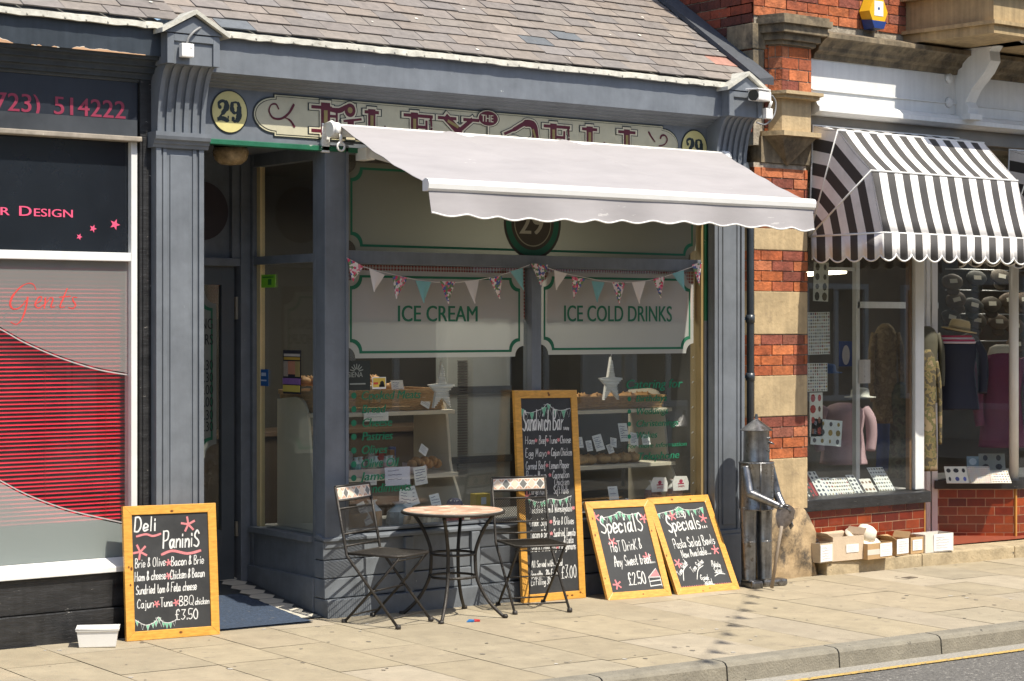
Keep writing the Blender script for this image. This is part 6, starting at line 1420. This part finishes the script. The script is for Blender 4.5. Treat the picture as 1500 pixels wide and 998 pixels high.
for k in range(18):
    x = sx0+.07+.045*k; c = rnd.choice([(.45,.06,.04),(.10,.28,.26),(.55,.42,.12),(.55,.5,.45),(.12,.15,.32),(.40,.20,.08)]); hh = rnd.uniform(.10,.17); yy = .60+.05*(k % 2)
    if x > sx1_-.08: break
    m = MB(); m.c = c; m.box(-.024, .024, -.016, .016, 0, hh, .004); m.c = (.68,.66,.6); m.box(-.017, .017, -.0175, -.0155, hh*.3, hh*.62); o = m.build('food_packet', ATTRG, world=False); o.location = (x, yy, bz2); o.rotation_euler = (0, 0, rnd.uniform(-.25,.25)); tag(o, 'upright food packet at the back of the sweets shelf', 'packet', 'packets behind the sweets tray')
# front of the window board
fy_ = .14
t = basket('pale wicker basket seen through the mesh back of a chair', xa(499,.2), xa(522,.2), .14, .30, LZ+.01, .11)
pack('food_bag', 'cellophane bag with a white tag beside the pale basket', 'bag', xa(545,.17), .17, LZ, .15, .10, .20, (.40,.22,.10)); card(xa(541,.12), .115, LZ+.04, .06, .16, 'long white price tag on the cellophane bag', roll=-.35, lines=6)
pack('food_bag', 'bag of dark pasta shells behind the round table', 'bag', xa(585,.2), .2, LZ, .20, .12, .17, (.13,.16,.17), (.3,.36,.4)); pack('food_bag', 'bag of mixed nuts beside the dark pasta bag', 'bag', xa(602,.14), .14, LZ, .13, .08, .13, (.38,.26,.15))
card(xa(593,.2), .19, LZ+.13, .11, .12, 'white tent card leaning on the pasta bags', roll=.2); card(xa(607,.22), .21, LZ+.14, .08, .13, 'narrow white card behind the tent card', roll=-.2)
pack('food_bag', 'bag of white marshmallows behind the table', 'bag', xa(630,.15), .15, LZ, .12, .09, .12, (.62,.52,.38)); card(xa(640,.2), .19, LZ+.10, .08, .11, 'white price card behind the marshmallow bag', roll=-.15)
rt = thing('gift_tin', 'red gift jar with a dark blue spotted cloth lid behind the table', 'jar', (xa(666,.16), .16, LZ)); X_ = xa(666,.16)
m = MB(); m.c = (.45,.01,.015); m.lathe([(.055,0),(.068,.02),(.07,.06),(.062,.085)], (X_,.16,LZ), 24); m.build('red_body', ATTRG, rt)
m = MB(); m.c = (.03,.03,.09); m.lathe([(.072,.075),(.078,.085),(.06,.10),(.058,.13),(.05,.155),(.03,.172),(0,.178)], (X_,.16,LZ), 24); m.c = (.8,.8,.8)
for k in range(40): a, q = random.uniform(-3.1,0), random.uniform(.1,.165); rr = .060 if q < .13 else .045; m.ball((X_+rr*math.cos(a), .16+rr*math.sin(a), LZ+q), .004, .004, .004, 6, 4)
m.build('spotted_lid', ATTR, rt)
yb_ = thing('gift_box', 'yellow gift box with a white square label behind the table', 'box', (xa(706,.2), .2, LZ)); X_ = xa(706,.2); m = MB(); m.c = (.45,.34,.06); m.box(X_-.06, X_+.06, .18, .26, LZ+.08, LZ+.19, .004); m.c = (.30,.04,.02); m.box(X_-.062, X_+.062, .17, .26, LZ, LZ+.08, .004); m.build('box_body', ATTRG, yb_)
m = MB(); m.c = (.5,.55,.65); m.box(X_-.022, X_+.022, .178, .18, LZ+.115, LZ+.165); m.build('label', ATTR, yb_)
# right hand stand
basket('long wicker bread basket behind the word Birthdays on the window', tx0+.05, tx1-.08, .36, .64, z3s+.002, .10)
for k in range(6): loaf('long bread loaf lying in the basket behind the catering lettering', tx0+.14+.15*k, .5, z3s+.06, .05, .09, .4*k, group='loaves in the right basket')
bz4 = z4s+.002; rnd = random.Random(9)
for k, px in enumerate((852,866,885,900,917,930)):
    x = xa(px,.35); o = loaf(('plain cake','domed cake','tall golden cake','brown cake','pale cake','nutty cake')[k] + ' on the shelf of cakes, ' + ('first','second','third','fourth','fifth','sixth')[k] + ' along from the tall menu board', x, .38, bz4, .065, .075, k, CAKEM, 'cakes on the lower right shelf', 2)
for k, (px, py, w_, h) in enumerate(((850,656,.05,.08),(864,661,.055,.08),(880,660,.085,.12),(899,655,.06,.07),(897,664,.055,.07),(917,647,.085,.14),(931,653,.08,.10),(933,651,.06,.08),(950,652,.08,.08))):
    a, b = at(px, py, .29); card(a, .28+.004*k, b, w_, h, 'white price card standing among the row of cakes', roll=rnd.uniform(-.25,.25), lines=6)
    bpy.context.scene.objects[-1] if False else None
for o in [o for o in scene.objects if o.get('label') == 'white price card standing among the row of cakes']: o['group'] = 'price cards among the cakes'
a, _ = at(902,728,.14); pack('pasta_bag', 'orange bag of snacks with a white label above the Specials board', 'bag', a, .16, LZ, .22, .10, .10, (.62,.33,.02), (.6,.36,.05)); card(a+.09, .09, LZ+.0, .09, .09, 'white price tag propped against the orange bag', roll=.3); card(a-.03, .12, LZ+.09, .09, .10, 'pair of white cards standing above the orange bag', lines=2)
for px, l_ in ((958,'left'),(989,'right')):
    x, _ = at(px,720,.15); sw = pack('candy_bag', 'bag of mixed sweets with a white header card, %s' % ('beside the orange snacks' if l_ == 'left' else 'next to the fairy lights'), 'sweets', x, .16, LZ+.03, .15, .10, .18, (.38,.22,.18), (.6,.58,.55), group='sweet bags with header cards')
    m = MB(); m.c = (.80,.76,.73); P = [(x-.075,LZ+.13),(x+.075,LZ+.13),(x+.08,LZ+.19),(x+.06,LZ+.235),(x-.06,LZ+.24),(x-.085,LZ+.19)]; m.prism(P, 'y', .085, .09); m.c = (.45,.02,.08)
    disc(m, x, LZ+.20, .018, .014, lambda u, v, w: (u, .0835, v)); m.box(x-.03, x+.03, .083, .085, LZ+.178, LZ+.186); m.text('SWEETS', .014, lambda u, v: (x-.028+u*.9, .0835, LZ+.155+v), bold=.03); o = m.build('header_card', ATTR); 
    o.parent = sw; o.matrix_parent_inverse = Matrix.Translation(sw.location).inverted()
# things deeper in the shop: tall fridge, counter, notice, window to the yard
fx0, fx1 = xa(655,1.5), xa(748,1.5)
fr_ = thing('glass_fridge', 'pale upright fridge standing at the back of the delicatessen', 'fridge', ((fx0+fx1)/2,1.8,.145)); m = MB(); m.box(fx0, fx1, 1.5, 1.66, .15, 2.0, .01); m.build('cabinet', mat('fridge_grey', (.24,.25,.24), .4), fr_)
m = MB(); g0, g1 = xa(671,1.49), xa(684,1.49)
for k in range(42): z = za(677,690,1.49)+ (za(677,530,1.49)-za(677,690,1.49))*k/41; m.box(g0, g1, 1.485, 1.499, z, z+.010)
m.build('vent_grille', mat('grille_grey', (.11,.11,.105), .5), fr_)
m = MB(); m.box(fx0, fx1, 1.485, 1.499, za(700,576,1.49), za(700,566,1.49)); m.box(fx0, fx1, 1.485, 1.499, za(700,678,1.49), za(700,668,1.49)); m.build('trim', mat('dark_metal', (.04,.04,.04), .5), fr_)
ct = thing('serving_counter', 'dark serving counter with wooden shelves inside the delicatessen', 'counter', (7.2, 2.4, .145)); m = MB(); m.box(6.85, 9.9, 2.2, 2.7, .15, 1.05); m.build('body', mat('dark_wood', (.05,.035,.022), .5), ct); m = MB(); m.box(6.83, 9.92, 2.17, 2.72, 1.052, 1.09, .005); m.build('top', mat('oak_top', (.10,.065,.04), .45), ct)
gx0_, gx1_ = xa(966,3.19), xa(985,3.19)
m = MB(); m.c = (.60,.58,.28); m.box(gx0_, gx1_, 3.17, 3.195, za(975,605,3.19), za(975,525,3.19)); m.c = (.30,.28,.13); m.box(gx0_+.02, gx0_+.035, 3.16, 3.17, za(975,605,3.19), za(975,525,3.19)); solo(m, 'yard_window', ATTR, 'window to the yard with its yellow light painted in, at the back of the delicatessen', 'panel')  # opaque block; the yellow window light is put into its colour

# ================================================================== HAT SHOP CONTENTS
YI = .135
def sheet_card(label, px0, py0, px1, py1, rows, cols, cs, col=(.72,.70,.62), roll=0, r=.4, Y=.115):
    a, b = at(px0, py1, Y), at(px1, py0, Y); w_, h = b[0]-a[0], b[1]-a[1]; m = MB(); m.c = col; m.box(0, w_, 0, .002, 0, h); rnd = random.Random(px0)
    for i in range(cols):
        for j in range(rows):
            m.c = vary(rnd.choice(cs), .3); q = min(w_/cols, h/rows)*r*rnd.uniform(.7,1.2); disc(m, w_*(i+.5)/cols, h*(j+.5)/rows, q*rnd.uniform(.6,1.1), q, lambda u, v, w: (u, -.001, v), n=8)
    o = m.build('badge_card', ATTR, world=False); o.location = (a[0], Y, a[1]); o.rotation_euler = (0, roll, 0); return tag(o, label, 'card')
BAD = [(.12,.07,.02),(.05,.05,.05),(.3,.2,.05),(.25,.03,.03),(.08,.1,.2)]
sheet_card('narrow card of five cap badges, hanging highest beside the brick pier', 1191, 384, 1213, 441, 4, 2, [(.16,.14,.10),(.10,.09,.07)], roll=.03)
sheet_card('large card covered in rows of tiny badges beside the stone of the pier', 1184, 458, 1216, 520, 13, 10, BAD, r=.33, roll=-.02)
sheet_card('smaller card of rows of tiny badges below the large one', 1183, 532, 1212, 574, 9, 9, BAD, r=.33)
sheet_card('strip card with red enamel badges in the hat shop window', 1186, 575, 1205, 640, 4, 2, [(.35,.04,.03),(.2,.08,.05)])
sheet_card('tilted white card with eight dark badges low in the hat shop window', 1187, 611, 1232, 651, 3, 4, [(.05,.055,.07),(.25,.18,.05),(.12,.12,.14)], (.62,.66,.66), .09, r=.32)
sheet_card('small printed notice on the inner screen of the hat shop', 1258, 527, 1275, 562, 5, 1, [(.35,.3,.3)], (.55,.50,.46), Y=.72, r=.2)
def easel(label, px0, px1, pyb, w_, h, rows, cols, cs, col, rz=0, Y=.16, z=None, tilt=.75, r=.34):
    x = xa((px0+px1)/2, Y); m = MB(); m.c = col; m.box(-w_/2, w_/2, 0, .004, 0, h); rnd = random.Random(px0)
    for i in range(cols):
        for j in range(rows): m.c = vary(rnd.choice(cs), .3); q = min(w_/cols, h/rows)*r; disc(m, -w_/2+w_*(i+.5)/cols, h*(j+.5)/rows, q*rnd.uniform(.5,1.2), q, lambda u, v, w_: (u, -.0012, v), n=8)
    o = m.build('display_card', ATTR, world=False); o.location = (x, Y, (z if z is not None else zsl)-.01); o.rotation_euler = (-tilt, 0, rz); return tag(o, label, 'card')
WH = (.78,.78,.75)
easel('black display card of red and white medals next to the pier', 1184, 1196, 735, .09, .20, 5, 2, [(.5,.5,.5),(.4,.02,.03)], (.03,.03,.03), -.1)
easel('red and black medal card behind the black medals card', 1188, 1204, 735, .08, .26, 2, 1, [(.35,.04,.05)], (.30,.02,.03), -.1, .18)
easel('white card with two rows of dark pins leaning on the hat shop sill', 1200, 1216, 733, .09, .26, 6, 2, [(.05,.06,.1)], WH, -.12)
easel('white card of brooches between the dark pins and small pins', 1212, 1228, 731, .13, .19, 5, 4, BAD, WH, -.1)
easel('wide white card of small pins in the middle of the hat shop sill', 1228, 1254, 729, .18, .18, 5, 7, BAD, WH, -.08)
easel('narrow white badge card between the wide pin card and framed card', 1252, 1268, 726, .085, .20, 5, 2, [(.1,.1,.12)], WH, -.12)
easel('white card in a wooden frame on the hat shop sill', 1268, 1288, 724, .12, .15, 2, 3, [(.2,.1,.05)], (.76,.72,.66), -.1)
easel('largest white pin card, nearest the white window post', 1284, 1318, 722, .165, .26, 7, 6, [(.06,.07,.1),(.2,.15,.08)], WH, -.15, .17)
easel('cream card with three black eagle heads on the sill beyond the doorway', 1385, 1422, 702, .20, .17, 2, 3, [(.03,.03,.03),(.4,.3,.05),(.08,.1,.3)], (.64,.62,.52), -.6, .42, zrs, .6)
easel('patterned card of tiny badges beside the eagle card on the sill beyond the doorway', 1424, 1450, 702, .20, .17, 8, 10, BAD, (.55,.53,.46), -.6, .30, zrs, .6)
easel('flat pale card of pins beside the round white post', 1452, 1476, 702, .22, .16, 5, 9, BAD, (.62,.60,.52), -.6, .22, zrs, .9)
easel('pale card with dark feathers standing behind the pin cards', 1440, 1468, 680, .24, .16, 2, 2, [(.06,.06,.08)], (.5,.5,.46), -.6, .55, zrs+.07, .2)
easel('pale blue flower card standing between the badge cards', 1416, 1436, 690, .11, .19, 2, 1, [(.6,.65,.7)], (.28,.38,.46), -.6, .60, zrs+.02, .15)
# garments on stands
def camo(name, cols):
    m = bpy.data.materials.new(name); m.use_nodes = True; t = m.node_tree; b = t.nodes['Principled BSDF']; b.inputs['Roughness'].default_value = .9
    tc = t.nodes.new('ShaderNodeTexCoord'); n = t.nodes.new('ShaderNodeTexNoise'); n.inputs['Scale'].default_value = 13; n.inputs['Detail'].default_value = 2; t.links.new(tc.outputs['Object'], n.inputs['Vector'])
    r = t.nodes.new('ShaderNodeValToRGB'); r.color_ramp.interpolation = 'CONSTANT'; e = r.color_ramp.elements; e[0].color = (*cols[0],1); e[1].position = .42; e[1].color = (*cols[1],1)
    for p, c in ((.5, cols[2]), (.58, cols[3])): q = e.new(p); q.color = (*c,1)
    t.links.new(n.outputs[0], r.inputs[0]); t.links.new(r.outputs[0], b.inputs['Base Color']); return m
def torso(label, px, pyt, pyb, Y, w_, col, collar=None, hat=None, sleeve=True, name='jacket', tilt=0, mt_=None):
    x, zt = at(px, pyt, Y); _, zb = at(px, pyb, Y); t = thing(name, label, 'clothing', (x, Y, zb), (0,0,-.5)); H = zt-zb; m = MB(); m.c = col; n = 20
    prof = [(.50,0),(.49,.03),(.44,.30),(.40,.55),(.46,.78),(.44,.88),(.30,.96),(.13,1.0)]; rings = []
    for s_, q in prof: rings.append([m.bm.verts.new((math.cos(2*math.pi*i/n)*w_*s_*(1+.05*math.sin(i*3)*(1-q)), math.sin(2*math.pi*i/n)*w_*.30*(s_/.45)*(1+.1*math.sin(i*5)*(1-q)), H*q)) for i in range(n)])
    for a, b in zip(rings, rings[1:]):
        for i in range(n): m.c = vary(col, .06); m._f([a[i], a[(i+1)%n], b[(i+1)%n], b[i]], True)
    m._f(rings[-1]); m._f(rings[0][::-1]); m.build('body', mt_ or ATTR, t, world=False)
    if sleeve:
        for s_ in (-1, 1):
            m = MB(); P = spline([(s_*w_*.40,0,H*.90),(s_*w_*.55,-.02,H*.72),(s_*w_*.58,-.03,H*.45),(s_*w_*.54,-.05,H*.22)]); m.c = col
            m.tube(P, [lerp(w_*.15, w_*.10, i/(len(P)-1)) for i in range(len(P))], 10)
            m.build('sleeve', mt_ or ATTR, t, world=False)
    if collar: m = MB(); m.c = collar; m.lathe([(w_*.30,H*.90),(w_*.34,H*.93),(w_*.28,H*1.02),(w_*.14,H*1.05)], n=16, sy=.6); m.build('collar', ATTR, t, world=False)
    return t, x, Y, zt
def felt_hat(name, label, x, y, z, r, col, band=None, rot=(0,0,0), group=None):
    t = thing(name, label, 'hat', (x, y, z), rot, group); m = MB(); m.c = col; m.lathe([(r*1.0,-.004),(r*1.02,.004),(r*.62,.010),(r*.58,r*.45),(r*.48,r*.62),(0,r*.66)], n=24, sx=1.1); m.build('crown', ATTR, t, world=False)
    if band: m = MB(); m.c = band; m.lathe([(r*.63,.012),(r*.61,r*.22)], n=24, sx=1.1); m.build('band', ATTR, t, world=False)
    return t
t, x, y, z = torso('navy coat with a striped scarf under a straw hat in the angled hat shop window', 1400, 492, 600, .62, .42, (.010,.012,.025), sleeve=True)
m = MB(); 
for k, c in enumerate(((.5,.06,.12),(.66,.6,.6),(.5,.06,.12),(.6,.5,.55))): m.c = c; m.lathe([(.15+.012*k,.455+.0-.018*k+.13),(.15+.012*k,.455-.018*k+.148)], n=18, sy=.7)
sc = m.build('scarf', ATTR, t, world=False)
for v_ in sc.data.vertices: v_.co.z += (z - za(1400,600,.62)) - .60
felt_hat('straw_hat', 'straw sun hat above the navy coat', x+.02, y-.02, z+.05, .15, (.55,.43,.22), (.35,.28,.16), (.15,.1,0))
t, x, y, z = torso('burgundy coat with a cream fur collar in the angled hat shop window', 1468, 512, 655, .50, .42, (.17,.022,.07), (.58,.52,.42))
felt_hat('straw_hat', 'straw trilby with a dark band between the two coats', *[(lambda q: (q[0], .8, q[1]))(at(1436,580,.8))][0], .16, (.50,.38,.2), (.08,.05,.03), (.5,0,0))
CAMO = camo('brown_camouflage', [(.06,.05,.03),(.16,.12,.05),(.10,.09,.035),(.22,.16,.09)])
torso('camouflage jacket hanging in the hat shop doorway', 1359, 512, 690, .45, .17, (.14,.11,.05), mt_=CAMO); torso('plain olive jacket hanging in the hat shop doorway', 1358, 478, 590, .62, .22, (.075,.07,.045))
torso('tan camouflage jacket hanging behind the inner screen', 1297, 474, 620, 1.3, .25, (.22,.16,.08), mt_=camo('tan_camouflage', [(.14,.10,.05),(.22,.16,.08),(.17,.12,.06),(.27,.20,.11)])); torso('dark green camouflage trousers hanging behind the inner screen', 1320, 560, 700, 1.2, .24, (.05,.06,.03), mt_=camo('green_camouflage', [(.03,.035,.02),(.06,.07,.04),(.09,.09,.05),(.05,.04,.025)]), sleeve=False)
torso('dusky pink torso standing in for a mirrored passer-by beside the stone of the pier', 1236, 590, 680, 1.0, .42, (.40,.27,.29))  # added solid shape in place of a passer-by reflected in the glass
torso('bright blue cloth hanging behind the white window bar', 1294, 590, 690, 1.5, .14, (.03,.06,.25), sleeve=False)
felt_hat('cap', 'pale grey peaked cap of the mirrored passer-by, modelled above the pink torso', *[(lambda q: (q[0], .95, q[1]))(at(1260,582,.95))][0], .13, (.50,.50,.44)); felt_hat('cap', 'blue cap of a mirrored passer-by, modelled behind the rows of tiny badges', *[(lambda q: (q[0], 1.0, q[1]))(at(1212,546,1.0))][0], .12, (.05,.12,.32))  # both caps are solid stand-ins for reflections of passers-by
m = MB(); a, b = at(1230,537,1.6), at(1248,500,1.6); m.c = (.02,.05,.22); m.box(a[0], b[0], 1.6, 1.61, a[1], b[1]); m.c = (.5,.5,.55); disc(m, (a[0]+b[0])/2, lerp(a[1],b[1],.45), .05, .09, lambda u, v, w: (u, 1.598, v)); solo(m, 'poster', ATTR, 'blue poster with a pale figure at the back of the hat shop', 'poster')
# rows of caps with tickets on a rack
rk = thing('hat_rack', 'wire rack on the wall behind the flat caps', 'rack', (xa(1450,1.15), 1.2, 1.4)); m = MB()
for py in (394,425,460,500): a, b = at(1385,py,1.2), at(1560,py,1.2); m.tube([(a[0],1.2,a[1]),(b[0],1.2,a[1])], .006, 6)
m.build('rail', mat('chrome', (.5,.5,.5), .3, metal=1), rk)
for k, (px, py) in enumerate(((1395,413),(1430,408),(1466,406),(1400,440),(1426,448),(1452,446),(1478,440),(1393,466),(1430,470),(1462,472),(1486,478),(1420,500),(1488,505),(1500,440))):
    a, b = at(px, py, 1.1); c = random.choice([(.06,.045,.03),(.085,.055,.033),(.05,.046,.037),(.10,.07,.045)])
    t = thing('flat_cap', 'dark tweed flat cap with a white ticket on the wall rack', 'hat', (a, 1.1, b), (R(75), random.uniform(-.3,.3), -.5), 'flat caps on the wall rack')
    m = MB(); m.c = c; m.ball((0,0,0), .105, .078, .035, 14, 8, .05); m.ball((0,-.085,-.012), .065, .05, .010, 12, 6); m.build('cap_body', ATTR, t, world=False)
    m = MB(); m.c = (.70,.66,.56); m.box(-.036,.036,-.022,.018,.034,.038); m.build('ticket', ATTR, t, world=False)
# bunting strung across the street overhead (its shadow falls on the pavement) and the houses opposite that the glass mirrors
def overhead(X, Y, Z): k = Z/1.68; return Vector((X+.26*k, Y-1.0*k, Z))
sb = thing('street_bunting', 'string of bunting flags strung high across the street', 'bunting', tuple(overhead(9.7,-1.5,6.4)))
m = MB(); A, B = overhead(10.0,-.5,6.1), overhead(7.75,-2.35,6.5); d_ = (B-A); A2 = A - d_*.4; P = [A2 + (B+d_*1.5-A2)*i/24 + Vector((0,0,-.2*math.sin(math.pi*i/24))) for i in range(25)]
m.tube(P, .004, 5); m.build('cord', LINEN, sb)
for k in range(1, 13):
    p = P[k]; dd = (P[k+1]-P[k-1]).normalized(); m = MB(); m.prism([(0,0),(1,0),(2,0)], 'z', 0, 1) if False else None
    a, b, c = p-dd*.085, p+dd*.085, p+Vector((random.uniform(-.05,.05),0,-.22)); n_ = Vector((.002,.002,0)); m.face([a-n_, b-n_, c-n_]); m.face([c+n_, b+n_, a+n_]); m.build('flag', TEAL, sb)
TG = mat('terrace_glass', (.03,.035,.04), .1)
for hx, (hw, hh_, hc, hn) in zip((-4, 4.5, 12, 18.5, 25.5, 33), ((8.4,7.6,(.34,.16,.10),'red brick'),(7.4,8.4,(.62,.58,.48),'cream rendered'),(6.4,6.8,(.30,.20,.14),'brown brick'),(6.9,8.0,(.70,.70,.68),'white painted'),(7.4,7.2,(.42,.30,.20),'buff brick'),(9,8.2,(.55,.60,.62),'pale blue'))):
    op = thing('house_opposite', hn + ' house in the terrace across the street, mirrored in the shop glass', 'house', (hx, -15, 0))
    m = MB(); m.box(hx, hx+hw, -15.5, -14.6, -.5, hh_); m.build('wall', mat('terrace_' + hn.replace(' ', '_'), hc, .9, var=.15), op)
    for k in range(int(hw/2.6)):
        for z_, wh in ((.6,2.0),(4.1,1.6)):
            x = hx+.7+2.7*k; m = MB(); m.box(x, x+1.5, -14.6, -14.56, z_, z_+wh); w_ = m.build('window', TG, op); m = MB(); m.box(x-.1, x, -14.6, -14.5, z_-.1, z_+wh+.1); m.box(x+1.5, x+1.6, -14.6, -14.5, z_-.1, z_+wh+.1); m.box(x, x+1.5, -14.6, -14.5, z_+wh, z_+wh+.1); m.box(x, x+1.5, -14.6, -14.5, z_-.1, z_); m.box(x+.7, x+.8, -14.6, -14.52, z_, z_+wh); m.build('frame', WHITE, w_)
px_, py_ = 16.6, -8.6
um = thing('parasol', 'large white market parasol across the street, mirrored in the shop glass', 'parasol', (px_, py_, -.2)); m = MB(); m.lathe([(1.35,2.0),(1.36,2.02),(.9,2.3),(.4,2.52),(0,2.62)], (px_,py_,-.2), 8, smooth=False); m.build('canopy', FABRIC, um); m = MB(); m.tube([(px_,py_,-.2),(px_,py_,2.35)], .025, 8); m.build('pole', WPLASTIC, um)
